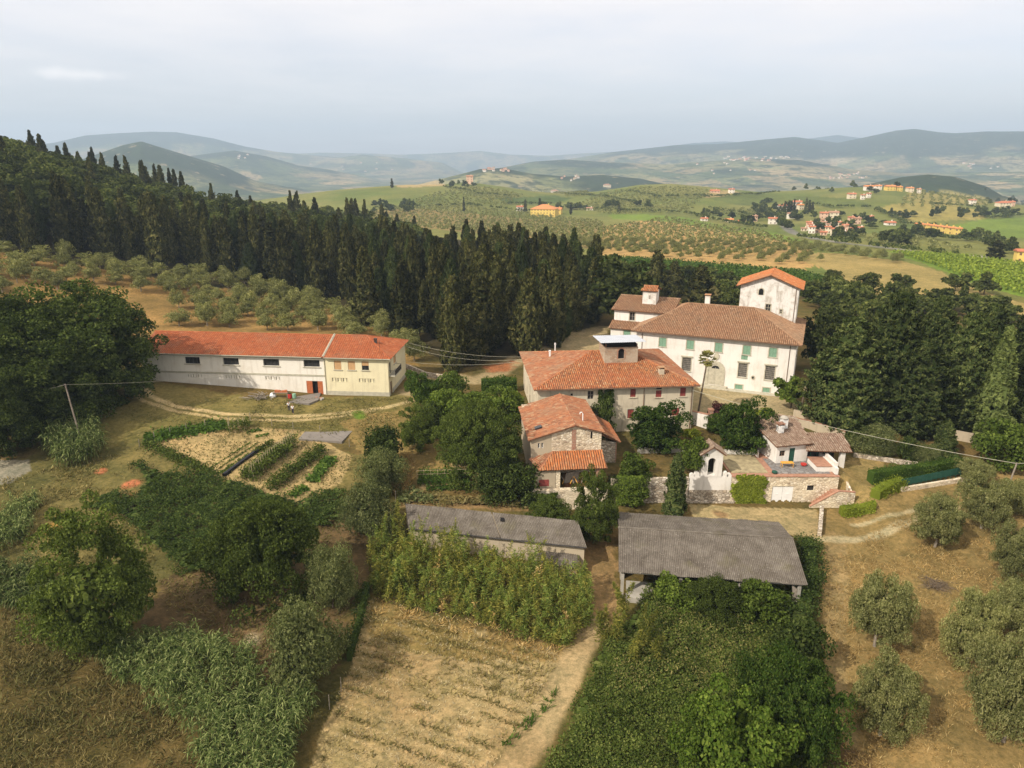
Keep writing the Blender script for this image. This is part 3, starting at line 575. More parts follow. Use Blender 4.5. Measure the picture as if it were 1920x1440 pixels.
k = MB(); tiled(k, [(13.7, 2.6, 4.35), (13.7, 11, 4.35), (10.25, 11, 6.6), (10.25, 2.6, 5.9)]); k.build('side_aisle_roof', [M['tile_farm'], M['tile_base']], t)
# ---------------------------------------------------------------- the white villa
t = thing('villa', 'large white villa with brown tiled hipped roof, green shutters and a square tower', 'villa', (25, 139.9, 0), -23)
wu = [(4.6, 6.0, 7.1, 8.9), (10.0, 11.4, 7.1, 8.9), (15.4, 16.8, 7.1, 8.9), (20.6, 22.0, 7.1, 8.9), (25.3, 26.7, 7.1, 8.9)]
wl = [(9.4, 11.1, 2.6, 5.3), (20.1, 21.7, 2.6, 5.3), (25.0, 26.7, 2.6, 5.3)]; wb_ = [(19.8, 21.2, .1, 1.0), (24.9, 26.2, .1, 1.0)]; wm = (20.4, 21.6, 6.05, 7.05)
k = MB(); W_, D_ = 30, 23; fs = boxwalls(k, W_, D_, -1.5, 9.95, {'f': wu+wl+wb_+[wm], 'r': [(3, 4.4, 7, 8.8), (9, 10.4, 7, 8.8)]}); k.build('wall', M['white'], t); F = fs['f']
for h in wu: window(t, F, h, 'shut', 'greyframe', 'green', surround='pietra', sill='pietra')
for h in wl: window(t, F, h, 'glass', 'greyframe', bars=6, cross=6, surround='pietra', sill='pietra', head='pietra', label='tall barred ground floor window in a stone surround')
for h in wb_: window(t, F, h, 'shut', 'pietra', 'green', surround='pietra')
window(t, F, wm, 'shut', 'green', 'green', label='small square green shuttered window')
for h in ((3, 4.4, 7, 8.8), (9, 10.4, 7, 8.8)): window(t, fs['r'], h, 'shut', 'greyframe', 'green', sill='pietra')
k = MB(); archring(F, k, 14.55, 17.15, .5, 4.7, .55, -.12, .0); dr = k.build('portal', M['pietra'], t)
k = MB(); p = arch(F, 14.55, 17.15, .5, 4.7, -.02); k.add(p, [tuple(range(len(p)))])
F.box(k, 15.82, 15.88, .5, 4.0, -.06, -.022); F.box(k, 14.6, 17.1, 3.35, 3.43, -.06, -.022)
for x in (14.8, 16.1): F.box(k, x, x+.85, .8, 1.9, -.05, -.022); F.box(k, x, x+.85, 2.1, 3.2, -.05, -.022)
k.build('door', M['pietra'], dr); k = MB(); p = [F.pt(15.85+.75*math.cos(a), 3.75+.6*math.sin(a), -.03) for a in np.linspace(0, math.pi, 9)]; k.add(p, [tuple(range(9))]); k.build('fanlight', M['glass'], dr)
k = MB(); F.box(k, 13.4, 18.3, -.5, .42, -1.2, 0); F.box(k, 13.0, 18.7, -.5, .2, -1.7, -1.2); k.build('door_step', M['pietra'], t)
k = MB(); k.prism([F.pt(15.85+x, 6.1+z, -.02) for x, z in ((0, -.75), (.5, -.2), (.55, .4), (.2, .75), (0, 1.2), (-.2, .75), (-.55, .4), (-.5, -.2))], tuple(np.append(F.n*.12, 0))); k.build('coat_of_arms', M['pietra'], t)
k = MB(); p = [F.pt(22.9+.38*math.cos(a), 2.75+.42*math.sin(a), -.1) for a in np.linspace(0, 2*math.pi, 13)[:-1]]; k.prism(p, tuple(np.append(-F.n*.09, 0))); ov = k.build('oval_window', M['pietra'], t)
k = MB(); p = [F.pt(22.9+.2*math.cos(a), 2.75+.26*math.sin(a), -.115) for a in np.linspace(0, 2*math.pi, 13)[:-1]]; k.add(p, [tuple(range(12))]); k.build('pane', M['glass'], ov)
pipe(t, F, 28.9, 0, 9.8); pipe(t, F, 1.2, 0, 9.8); gutter(t, (-.9, -.95, 9.92), (30.9, -.95, 9.92))
k = MB(); F.box(k, 17.2, 30.6, -.9, .06, -1.7, -.002); k.build('base_step', M['pietra'], t)
k = MB(); hiproof(k, -.9, 30.9, -.9, 23.5, 10, (8, 11.2, 14.1), (21, 11.2, 14.1)); k.build('roof', [M['tile_villa'], M['tile_base']], t)
chimney(t, 11.7, 12.2, 13.5, 15.7, .5, 'tile_farm', 'oldwhite')
f2 = {'f': Fac((17.8, 14.6), (29.0, 14.6)), 'r': Fac((29.0, 14.6), (29.0, 24.5)), 'b': Fac((29.0, 24.5), (17.8, 24.5)), 'l': Fac((17.8, 24.5), (17.8, 14.6))}
th = [(6.3, 7.5, 13.5, 15.2)[:4], (9.0, 9.6, 12.8, 13.9)]
k = MB(); f2['f'].wall(k, 9.5, 18.0, [(5.2, 6.2, 12.9, 14.4), (8.0, 8.5, 12.6, 13.5)])
for q in 'rbl': f2[q].wall(k, 9.5, 18.0)
k.add([f2['f'].pt(0, 18.0), f2['f'].pt(11.2, 18.0), f2['f'].pt(5.6, 20.15)], [(0, 1, 2)]); k.add([f2['b'].pt(0, 18.0), f2['b'].pt(11.2, 18.0), f2['b'].pt(5.6, 20.15)], [(0, 1, 2)])
tw = k.build('tower', M['oldwhite'], t)
for h in ((5.2, 6.2, 12.9, 14.4), (8.0, 8.5, 12.6, 13.5)): window(tw, f2['f'], h, 'glass', 'pietra', surround='pietra')
k = MB(); archring(f2['f'], k, 3.6, 4.5, 16.2, 17.5, .18, -.05, 0); aw = k.build('arched_window', M['pietra'], tw)
k = MB(); p = arch(f2['f'], 3.6, 4.5, 16.2, 17.5, -.012); k.add(p, [tuple(range(11))]); k.build('painted_dark_arch', M['dark'], aw)  # black sheet on the wall, its colour standing in for a shaded recess
k = MB(); r0, r1 = (23.4, 13.9, 20.4), (23.4, 25.2, 20.4); tiled(k, [(17.0, 25.2, 17.85), (17.0, 13.9, 17.85), r0, r1]); tiled(k, [(29.8, 13.9, 17.85), (29.8, 25.2, 17.85), r1, r0]); caps(k, r0, r1); k.build('tower_roof', [M['tile_bright'], M['tile_base']], tw)
pipe(tw, f2['f'], 10.7, 10.5, 17.9, 'woodbrown')
k = MB(); wf = Fac((-6.6, 7), (5.2, 7)); wh = [(3.3, 4.4, 10.3, 12.1)]; wf.wall(k, 8.2, 12.4, wh); Fac((5.2, 7), (5.2, 13)).wall(k, 11, 12.4); Fac((-6.6, 14), (-6.6, 7)).wall(k, -1.5, 12.4); Fac((5.2, 14), (-6.6, 14)).wall(k, -1.5, 14)
k.add([(-6.6, 7, 12.4), (-6.6, 14, 12.4), (-6.6, 14, 14)], [(0, 1, 2)]); lf = Fac((-6.6, 4.6), (-.01, 4.6)); lf.wall(k, -1.5, 9.0, [(2.8, 4.2, 7.1, 8.7)]); Fac((-6.6, 7), (-6.6, 4.6)).wall(k, -1.5, 9.0, w1b=9.0); k.build('wing_wall', M['white'], t)
window(t, wf, wh[0], 'glass', 'greyframe', surround='pietra', sill='pietra'); window(t, lf, (2.8, 4.2, 7.1, 8.7), 'shut', 'greyframe', 'green', surround='pietra', sill='pietra')
k = MB(); tiled(k, [(-7.2, 6.4, 12.45), (5.8, 6.4, 12.45), (5.8, 14.4, 14.3), (-7.2, 14.4, 14.3)]); caps(k, (-7.2, 14.3, 14.3), (5.8, 14.3, 14.3)); tiled(k, [(-7.0, 4.1, 8.95), (-.9, 4.1, 8.95), (.6, 6.98, 10.1), (-7.0, 6.98, 10.1)]); k.build('wing_roof', [M['tile_villa'], M['tile_base']], t)
k = MB(); k.box(-1.5, 1.4, 10.3, 13, 13.0, 16.3); k.box(-.2, .2, 10.27, 10.298, 14.5, 15.3, 1); tu = k.build('turret', [M['oldwhite'], M['greyframe']], t)
k = MB(); tiled(k, [(-1.9, 9.9, 16.25), (1.8, 9.9, 16.25), (1.4, 11.65, 17.1), (-1.5, 11.65, 17.1)]); tiled(k, [(1.8, 13.4, 16.25), (-1.9, 13.4, 16.25), (-1.5, 11.65, 17.1), (1.4, 11.65, 17.1)]); caps(k, (-1.6, 11.65, 17.1), (1.5, 11.65, 17.1)); k.build('turret_roof', [M['tile_bright'], M['tile_base']], tu)
# ---------------------------------------------------------------- chapel gable, terrace, small white house
t = thing('wayside_shrine', 'small white shrine gable with arched niche and scalloped shoulders beside the terrace', 'shrine', (25.5, 93.9, -5), 0)
k = MB(); k.box(0, 6.0, 0, .6, -.6, 1.9, 1); k.box(0.02, 5.98, .03, .57, 1.9, 4.0, 0)
for x, r in ((.35, .35), (1.0, .38), (5.1, .38), (5.65, .35)): k.prism([(x+r*math.cos(a), .05, 4.0+(.35 if r > .36 else .1)+r*math.sin(a)) for a in np.linspace(0, math.pi, 9)] + [(x-r, .05, 4.0), (x+r, .05, 4.0)], (0, .5, 0))
k.box(-.3, 6.6, -.35, -.01, -.6, .25, 1); k.build('wall', [M['white'], M['stonewall']], t)
k = MB(); nf = Fac((1.5, -.02), (4.5, -.02)); archwall(nf, k, 4.0, 7.6, .95, 2.05, 4.25, 6.9, 1.2)
for a, b in (((4.5, -.02), (4.5, 2.2)), ((4.5, 2.2), (1.5, 2.2)), ((1.5, 2.2), (1.5, -.02))): Fac(a, b).wall(k, 4.0, 7.6)
for y in (-.02, 2.2): k.add([(1.5, y, 7.6), (4.5, y, 7.6), (3.0, y, 8.6)], [(0, 1, 2)])
ni = k.build('niche', M['white'], t); k = MB(); p = arch(nf, .95, 2.05, 4.25, 6.9, 1.19); k.add(p, [tuple(range(11))]); k.build('painted_dark_niche', M['dark'], ni)  # niche back coloured near-black to paint in its inner shade
k = MB(); tiled(k, [(1.15, 2.6, 7.45), (1.15, -.4, 7.45), (3, -.4, 8.75), (3, 2.6, 8.75)]); tiled(k, [(4.85, -.4, 7.45), (4.85, 2.6, 7.45), (3, 2.6, 8.75), (3, -.4, 8.75)]); caps(k, (3, -.4, 8.75), (3, 2.6, 8.75)); k.build('roof', [M['tile_small'], M['tile_base']], ni)
t = thing('terrace', 'stone terrace with slate paving, white garage doors and garden bed beside the white shrine', 'terrace', (31.5, 93.9, -5), 0)
F = Fac((0, 0), (15.4, 0)); gd = (6.0, 9.1, -.3, 2.5); sw = (11.0, 12.0, 1.8, 2.65); sw2 = (3.3, 4.2, 1.6, 2.5)
k = MB(); F.wall(k, -.8, 4.0, [gd, sw, sw2], .3); Fac((15.4, 0), (15.4, 8)).wall(k, -.8, 4.0); F.box(k, -.02, 15.5, 4.0, 4.12, -.1, .4, 1); k.build('wall', [M['stone'], M['terracotta']], t)
for i, (a, b) in enumerate(((6.03, 7.53), (7.57, 9.07))):
    k = MB(); F.box(k, a, b, -.28, 2.48, .12, .2); F.box(k, a+.55, a+.95, 1.2, 1.3, .09, .12); k.build('garage_door', M['whitepaint'], t)
for h in (sw, sw2): window(t, F, h, 'glass', 'iron', bars=2, cross=1, dep=.3)
k = MB(); k.box(.0, 15.3, .42, 8.6, 3.2, 4.02, 0); k.build('deck', M['terracotta'], t); k = MB(); k.box(6.6, 14.6, 1.0, 6.5, 4.024, 4.05); k.build('paving', M['slate'], t)
k = MB(); k.box(.3, 5.6, 1.2, 8.2, 4.024, 4.12); k.build('garden_bed', plain('dry_bed_soil', (.33, .27, .15), .95, .3, 1.2), t)
k = MB(); k.box(15.0, 15.42, .5, 8.2, 4.12, 5.1); k.build('parapet', M['white'], t); k = MB(); k.box(5.9, 6.1, 6.9, 8.6, 4.02, 4.9); k.build('parapet', M['white'], t)
k = MB()
for i in range(9): k.box(11.2+i*.52, 15.42-.0, -1.5, -.02, -.8, .0+i*.44) if False else k.box(11.4+i*.36, 15.4, -1.35, -.02, -.8, -.15+i*.28)
k.build('stair', M['terracotta'], t); k = MB(); k.prism([(11.0, -1.7, -.8), (17.2, -1.7, -.8), (17.2, -1.7, 2.3), (14.8, -1.7, 2.5), (11.0, -1.7, .1)], (0, .32, 0)); k.prism([(16.9, -1.38, -.8), (17.2, -1.38, -.8), (17.2, 2.4, 1.0), (16.9, 2.4, 1.0)], (0, 0, 2.6)); sw_ = k.build('stair_wall', M['stone'], t)
k = MB(); k.prism([(11.0, -1.75, .1), (14.8, -1.75, 2.5), (17.2, -1.75, 2.3), (17.2, -1.75, 2.42), (14.8, -1.75, 2.62), (11, -1.75, .22)], (0, .42, 0)); k.build('coping', M['terracotta'], sw_)
t = thing('cottage', 'small white cottage with grey brown tiled roof, white chimneys and green door above the terrace', 'house', (39.4, 98.6, -1), 11)
F = Fac((0, 0), (5.1, 0)); k = MB(); hs = [(.5, 1.4, 1.1, 2.0)]; dr = (2.1, 3.0, .02, 2.3); F.wall(k, -1, 2.9, hs+[dr]); Fac((5.1, 0), (7.0, 7.6)).wall(k, -1, 2.9, w1b=4.1); Fac((0, 8.8), (0, 0)).wall(k, -1, 4.3, w1b=2.9); Fac((7.0, 7.6), (0, 8.8)).wall(k, -1, 4.2); k.build('wall', M['white'], t)
window(t, F, hs[0], 'glass', 'woodbrown', bars=1, cross=1); k = MB(); F.box(k, dr[0], dr[1], dr[2], dr[3], .08, .15); d_ = k.build('door', M['dgreen'], t); k = MB(); F.box(k, 2.8, 2.88, 1.0, 1.1, .03, .08); k.build('handle', M['iron'], d_)
k = MB(); tiled(k, [(-.45, -.5, 2.92), (5.5, -.5, 2.98), (7.5, 7.7, 4.3), (-.45, 9.1, 4.5)]); k.build('roof', [M['tile_small'], M['tile_base']], t); chimney(t, 2.3, 3.4, 3.2, 4.75, .42, 'terracotta', 'whitepaint'); chimney(t, 3.5, 4.6, 3.3, 5.3, .5, 'concrete', 'whitepaint', True)
p = [np.array(q) for q in (G(1512, 845, 1.3), G(1599, 848, 1.1), G(1580, 813, 2.1), G(1514, 811, 2.3))]; o0 = np.array([44.9, 99.2, -1.2])
t = thing('garden_porch', 'open garden porch with low brown tiled roof and glass doors joined to the white cottage', 'porch', tuple(o0), 0); p = [tuple(q-o0) for q in p]
k = MB(); tiled(k, p); k.build('roof', [M['tile_small'], M['tile_base']], t); caps(k, p[3], p[2])
x0, y0, _ = p[0]; x1, y1, _ = p[1]; k = MB(); k.box(x1-1.5, x1-.8, y1+.4, y1+1.0, -1, 2.2); k.build('pillar', M['white'], t)
k = MB(); k.box(x0+.4, x1-1.6, y0+2.2, y0+2.4, -1, 2.4); g_ = k.build('glazing', M['glass'], t); k = MB()
for i in range(5): x = x0+.5+i*1.05; k.box(x, x+.1, y0+2.1, y0+2.195, -.5, 2.2)
k.build('mullion', M['dgreen'], g_)
k = MB(); k.box(-.6, 1.7, -3.6, -.2, -.9, 1.05); k.box(-.7, 1.8, -3.7, -.15, 1.052, 1.15, 1); k.box(1.75, 2.1, -4.2, -.6, -.9, 1.9); k.build('low_store', [M['white'], M['terracotta']], t)
# ---------------------------------------------------------------- sheds with corrugated roofs
def corr(mb, p00, p10, p11, p01, pitch, amp, seg=4, th=.02):
    p00, p10, p11, p01 = [np.array(p, float) for p in (p00, p10, p11, p01)]; n = int(np.linalg.norm(p10-p00)/pitch)*seg; up = np.cross(p10-p00, p01-p00); up /= np.linalg.norm(up); vs = []
    ns = max(2, int(np.linalg.norm(p01-p00)/1.2)); 
    for j in range(ns+1):
        for i in range(n+1):
            s = i/n; q = (p00+(p10-p00)*s)*(1-j/ns) + (p01+(p11-p01)*s)*(j/ns)
            sh = math.floor(i/seg/6); vs.append(q - (p01-p00)/np.linalg.norm(p01-p00)*((.06+.1*math.sin(sh*2.7)) if j == 0 else 0) + up*(amp*math.cos(2*math.pi*i/seg) + .02*((sh+j) % 2) + .012*math.sin(sh*3.1+j*1.7) + .03*math.sin(s*9+j*.9)))
    k = len(mb.v); mb.add(vs, [(j*(n+1)+i, j*(n+1)+i+1, (j+1)*(n+1)+i+1, (j+1)*(n+1)+i) for j in range(ns) for i in range(n)])
t = thing('open_barn', 'big open barn with wide grey corrugated roof above the bramble', 'barn', (12.4, 71, -5.5), -7.5)
k = MB(); corr(k, (-.35, -.35, 3.45), (20.1, -.35, 3.45), (20.1, 7.1, 5.0), (-.35, 7.1, 5.0), .21, .035); corr(k, (20.1, 14.1, 3.45), (-.35, 14.1, 3.45), (-.35, 7.1, 5.0), (20.1, 7.1, 5.0), .21, .035); r_ = k.build('roof', M['corr'], t)
k = MB(); k.tube([(-.4, 7.1, 5.02), (20.15, 7.1, 5.02)], .13, 8); k.build('ridge_cap', M['corr'], r_)
k = MB(); k.box(0, 19.7, 13.4, 13.7, -1, 3.3); k.box(0, .3, 3.5, 13.4, -1, 3.6); k.box(19.4, 19.7, 5.5, 13.4, -1, 3.6); k.build('wall', M['concrete'], t)
for x in (.15, 6.6, 13.1, 19.4): k = MB(); k.box(x-.18, x+.18, -.05, .3, -1.5, 3.3); k.build('post', M['concrete'], t)
k = MB(); k.box(0, 19.7, .02, .28, 3.1, 3.34); k.build('beam', M['concrete'], t)
for x in (6.6, 13.1): k = MB(); k.prism([(x-.1, .3, 2.9), (x-.1, 13.4, 2.9), (x-.1, 7.1, 4.75)], (.2, 0, 0)); k.build('truss', M['concrete'], t)
k = MB(); k.prism([(18.6, -.02, 3.1), (19.2, -.02, 2.6), (19.2, -.02, 0.5), (18.9, -.02, 1)], (0, .2, 0)); k.build('brace', M['woodgrey'], t)
k = MB(); k.box(.6, 6.0, -.9, .0, -2, .55); k.box(.7, 5.8, .02, 3, -2, .3); k.build('loading_wall', M['concrete'], t)
t = thing('low_shed', 'long narrow beige shed with grey corrugated roof behind the bamboo', 'shed', (-12.8, 81, -5), -12)
k = MB(); corr(k, (-.2, -.3, 2.95), (11.6, -.3, 2.95), (9.3, 4.6, 3.75), (-2.4, 4.6, 3.75), .21, .03); corr(k, (11.75, -.3, 2.95), (22.3, -.3, 2.95), (20.6, 4.6, 3.75), (9.45, 4.6, 3.75), .21, .03); k.build('roof', M['corr'], t)
k = MB(); k.hexa([(0, 0, -1), (22, 0, -1), (20.3, 4.3, -1), (-2.2, 4.3, -1), (0, 0, 2.84), (22, 0, 2.84), (20.3, 4.3, 3.6), (-2.2, 4.3, 3.6)]); k.build('wall', M['render'], t)
k = MB(); k.prism([(11.0, 2.8, 3.55), (11.5, 2.8, 3.55), (11.3, 3.5, 3.66), (10.8, 3.5, 3.66)], (0, 0, .06)); k.build('painted_dark_hole', M['dark'], t); gutter(t, (-.2, -.4, 2.9), (22.3, -.4, 2.9), 'iron')  # near-black slab laid on the sheets, painting the darkness of a hole
g = T(1075, 1055); t = thing('small_shed', 'little lean-to hut with corrugated roof half hidden in the bamboo', 'shed', (g[0]-4.5, g[1]-2.5, g[2]), -12)
k = MB(); corr(k, (-.2, -.3, 1.6), (5, -.3, 1.6), (4.6, 2.6, 2.2), (-.4, 2.6, 2.2), .21, .03); k.build('roof', M['corr'], t); k = MB(); k.box(0, 4.7, 0, 2.4, -.6, 1.5); k.build('wall', M['render'], t)
# ---------------------------------------------------------------- walls, gates, courtyard pieces
def wall_thing(name, label, pts, h, th, m, cat='wall', cop=None, zb=None):
    """a free-standing wall following points on the ground"""
    P = [np.array([p[0], p[1], float(H(p[0], p[1])) if zb is None else zb]) for p in pts]; o0 = P[0]; k = MB()
    for a, b in zip(P[:-1], P[1:]):
        a = a-o0; b = b-o0; d = b-a; n = np.array([-d[1], d[0], 0]); n = n/np.linalg.norm(n)*th/2
        q = [a-n, b-n, b+n, a+n]; k.hexa([tuple(v+np.array([0, 0, -.8])) for v in q]+[tuple(v+np.array([0, 0, h])) for v in q])
        if cop: k.hexa([tuple(v*1+np.array([0, 0, h+.003])) for v in (a-n*1.3, b-n*1.3, b+n*1.3, a+n*1.3)]+[tuple(v+np.array([0, 0, h+.1])) for v in (a-n*1.3, b-n*1.3, b+n*1.3, a+n*1.3)], 1)
    o = k.build(name, [M[m]]+([M[cop]] if cop else [])); o.location = tuple(o0); return tag(o, label, cat)
def gz(px, py, z): q = G(px, py, z); return (q[0], q[1])
wall_thing('retaining_wall', 'rubble stone retaining wall below the stone outbuilding porch', [(2.4, 91.6), (13.6, 92.6)], 3.0, .8, 'stone', zb=-5)
wall_thing('retaining_wall', 'crumbling rubble retaining wall behind the slim cypress', [(14.2, 93.6), (25.4, 94.2)], 3.8, .6, 'stonewall', zb=-5)
wall_thing('courtyard_wall', 'short white courtyard wall with red coping and brick pier beside the cream farmhouse', [gz(1292, 798, -1), gz(1326, 806, -1)], 2.6, .35, 'white', cop='terracotta', zb=-.9)
q = gz(1330, 803, -1); k = MB(); k.box(-.35, .35, -.35, .35, -.5, 3.2); k.box(-.45, .45, -.45, .45, 3.203, 3.4, 1); o = k.build('brick_pier', [M['brick'], M['terracotta']]); o.location = (*q, -.9); tag(o, 'red brick gate pier at the end of the white courtyard wall', 'pier')
wall_thing('garden_wall', 'low grey garden wall under the round dark shrub', [gz(1195, 850, -1), gz(1285, 848, -1)], .9, .3, 'concrete', zb=-1)
wall_thing('garden_wall', 'low pale garden wall between the shrine and the cottage', [gz(1335, 852, -1), gz(1422, 853, -1)], .8, .3, 'white', zb=-1)
wall_thing('forecourt_wall', 'low tan forecourt wall by the second palm', [gz(1488, 776, 0), gz(1545, 790, 0)], .9, .3, 'render', zb=-.1)
wall_thing('roadside_wall', 'long low wall with pinkish coping along the lane behind the cottage', [gz(1440, 779, 0), gz(1520, 795, 0), gz(1585, 815, 0)], .7, .3, 'render', cop='terracotta', zb=-.2)
wall_thing('boundary_wall', 'weathered grey wall under the big dark conifers', [T(1665, 806)[:2], T(1760, 818)[:2], T(1850, 836)[:2]], 1.6, .35, 'render')
wall_thing('dry_stone_wall', 'low dry stone wall along the lawn edge behind the clipped hedge', [T(1600, 856)[:2], T(1640, 862)[:2], T(1720, 874)[:2]], .6, .5, 'stonewall')
wall_thing('dry_stone_wall', 'low stone edging wall below the green fence', [T(1690, 921)[:2], T(1790, 905)[:2], T(1830, 896)[:2]], .6, .4, 'stone')
wall_thing('yard_wall', 'crumbling stone yard wall running down beside the open barn', [T(1540, 958)[:2], T(1536, 1005)[:2]], .9, .5, 'stonewall')
wall_thing('lane_wall', 'old stone wall along the lane right of the yellow farmhouse', [T(762, 690)[:2], T(800, 706)[:2], T(840, 712)[:2]], .9, .4, 'stonewall')
k = MB(); P0, P1 = T(1688, 918), T(1800, 895); d = (P1-P0); n_ = 12
for i in range(n_+1): q = P0+d*i/n_; k.tube([q+np.array([0, 0, .1]), q+np.array([0, 0, 1.7])], .04, 5)
q = [P0+np.array([0, 0, .55]), P1+np.array([0, 0, .55])]; k.hexa([tuple(v) for v in (q[0], q[1], q[1]+[0, .05, 0], q[0]+[0, .05, 0])]+[tuple(v+np.array([0, 0, 1.05])) for v in (q[0], q[1], q[1]+[0, .05, 0], q[0]+[0, .05, 0])]); tag(k.build('green_fence', M['dgreen']), 'dark green mesh fence in front of the clipped hedge', 'fence')
# ---------------------------------------------------------------- the ground: one sheet to the horizon, split into its fields, tracks and yards
ZON = []     # (name, world polygon | polyline, half width, colour, colour2, ragged edge m, own object)
def zone(name, poly, c, c2=None, rag=.8, own=False, z=None): ZON.append((name, W2(poly), None, c, c2 or tuple(x*.75 for x in c), rag, own))
def strip(name, line, hw, c, c2=None, rag=.4, own=False): ZON.append((name, W2(line), hw, c, c2 or tuple(x*.8 for x in c), rag, own))
GOLD, GOLD2, TAN, TAN2 = (.285, .195, .088), (.19, .135, .06), (.37, .285, .165), (.27, .2, .11)
DRYB, DRYB2, GRN = (.155, .105, .045), (.10, .075, .03), (.12, .105, .035)
zone('orchard_grass', [(0, 470), (560, 545), (760, 610), (790, 690), (640, 640), (300, 625), (0, 640)], (.30, .185, .075), (.19, .125, .05), 2)
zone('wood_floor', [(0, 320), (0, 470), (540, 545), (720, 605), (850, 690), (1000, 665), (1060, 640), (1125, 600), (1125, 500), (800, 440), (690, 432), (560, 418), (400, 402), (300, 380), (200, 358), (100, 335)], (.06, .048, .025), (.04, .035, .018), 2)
zone('meadow', [(0, 1120), (180, 1180), (330, 1220), (640, 1300), (560, 1440), (0, 1500)], (.12, .085, .036), (.062, .056, .02), 2)  # dry meadow brown, its colour darkened to hold the shadow over it
zone('barn_lawn', [(200, 700), (470, 745), (780, 735), (800, 800), (560, 830), (260, 830), (120, 860)], (.19, .152, .06), (.115, .105, .038), 1.5)
zone('barn_lawn', [(0, 860), (250, 830), (420, 800), (700, 860), (740, 960), (640, 1000), (300, 1100), (0, 1050)], (.18, .143, .058), (.095, .088, .034), 2)
zone('rough_ground', [(300, 1085), (420, 1070), (640, 1010), (680, 1060), (660, 1130), (620, 1250), (520, 1270), (400, 1230), (260, 1200)], (.15, .1, .055), (.085, .06, .032), 1.5)
zone('rough_ground', [(600, 960), (700, 990), (700, 1100), (590, 1090)], (.19, .125, .065), (.11, .075, .04), 1)
zone('garden_soil', [(270, 832), (420, 797), (560, 806), (662, 855), (640, 905), (560, 945), (500, 925), (400, 890)], (.37, .275, .145), (.29, .21, .11), .3, True)
zone('kitchen_garden', [(775, 880), (800, 865), (880, 860), (912, 885), (905, 918), (790, 918)], (.33, .24, .13), (.2, .15, .08), .3)
zone('barn_lawn', [(640, 790), (780, 760), (830, 830), (850, 880), (760, 900), (700, 880)], (.27, .19, .08), (.17, .12, .05), 1)
zone('shed_yard', [(740, 925), (980, 945), (1110, 1010), (1160, 1010), (1160, 1150), (1100, 1160), (1060, 980), (740, 950)], (.25, .165, .085), (.16, .11, .055), 1)
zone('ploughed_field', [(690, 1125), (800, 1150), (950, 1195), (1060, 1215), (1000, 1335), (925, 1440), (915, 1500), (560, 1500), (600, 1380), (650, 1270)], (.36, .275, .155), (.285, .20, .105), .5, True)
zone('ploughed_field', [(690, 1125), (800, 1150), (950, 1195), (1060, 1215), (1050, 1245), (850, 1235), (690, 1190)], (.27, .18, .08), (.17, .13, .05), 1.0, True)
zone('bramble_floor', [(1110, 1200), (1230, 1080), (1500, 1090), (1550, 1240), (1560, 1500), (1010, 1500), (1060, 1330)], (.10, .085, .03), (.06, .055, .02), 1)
strip('dirt_path', [(1110, 1170), (1085, 1220), (1040, 1310), (1000, 1380), (960, 1440), (930, 1500)], 1.5, (.34, .255, .15), (.25, .18, .1), .4, True)
zone('olive_field', [(1535, 960), (1640, 925), (1760, 905), (1920, 850), (2050, 850), (2050, 1600), (1555, 1600), (1560, 1240), (1535, 1100)], GOLD, GOLD2, 1.2)
strip('field_track', [(1560, 1005), (1575, 1050), (1570, 1120), (1560, 1250), (1590, 1440), (1600, 1520)], 1.1, (.275, .2, .105), (.23, .16, .08), .7)
strip('dirt_track', [(1535, 1010), (1600, 1012), (1660, 998), (1720, 975), (1790, 950)], .7, (.43, .36, .25), (.36, .29, .19), .5, True)
strip('dirt_track', [(1600, 985), (1680, 965), (1760, 945)], .35, (.4, .33, .22), (.34, .27, .17), .4, True)
zone('gravel_yard', [(1290, 945), (1410, 952), (1535, 955), (1535, 1008), (1480, 1003), (1300, 975)], (.37, .285, .165), (.31, .235, .135), .3, True)
zone('cottage_lawn', [(1545, 870), (1610, 852), (1660, 868), (1640, 900), (1640, 935), (1600, 955), (1560, 905)], (.285, .205, .095), (.2, .15, .065), .4)
zone('gravel_courtyard', [(1180, 705), (1340, 722), (1480, 748), (1530, 775), (1600, 800), (1560, 815), (1430, 780), (1330, 790), (1290, 770), (1240, 730)], (.37, .295, .19), (.30, .235, .15), .5, True)
strip('gravel_lane', [(770, 735), (800, 712), (850, 706), (890, 714), (930, 700), (980, 668), (1060, 645), (1090, 628), (1130, 615)], 2.3, (.34, .265, .165), (.28, .21, .125), .5, True)
zone('gravel_lane', [(1040, 660), (1055, 625), (1130, 610), (1150, 640), (1110, 665)], (.36, .285, .18), (.3, .23, .14), .5, True)
strip('dirt_track', [(262, 722), (285, 745), (330, 762), (420, 776), (545, 781), (640, 774), (720, 765), (780, 750)], .55, (.44, .345, .2), (.37, .28, .16), .3, True)
strip('dirt_track', [(250, 735), (270, 752), (330, 771), (420, 785), (545, 789), (640, 780), (700, 770)], .45, (.4, .31, .18), (.34, .26, .14), .3, True)
strip('green_patch', [(670, 774), (676, 782)], 1.0, (.12, .18, .03), None, .3)
zone('stone_hardstanding', [(0, 862), (55, 862), (62, 880), (20, 905), (-60, 925), (-60, 862)], (.28, .255, .215), (.2, .18, .15), .3)
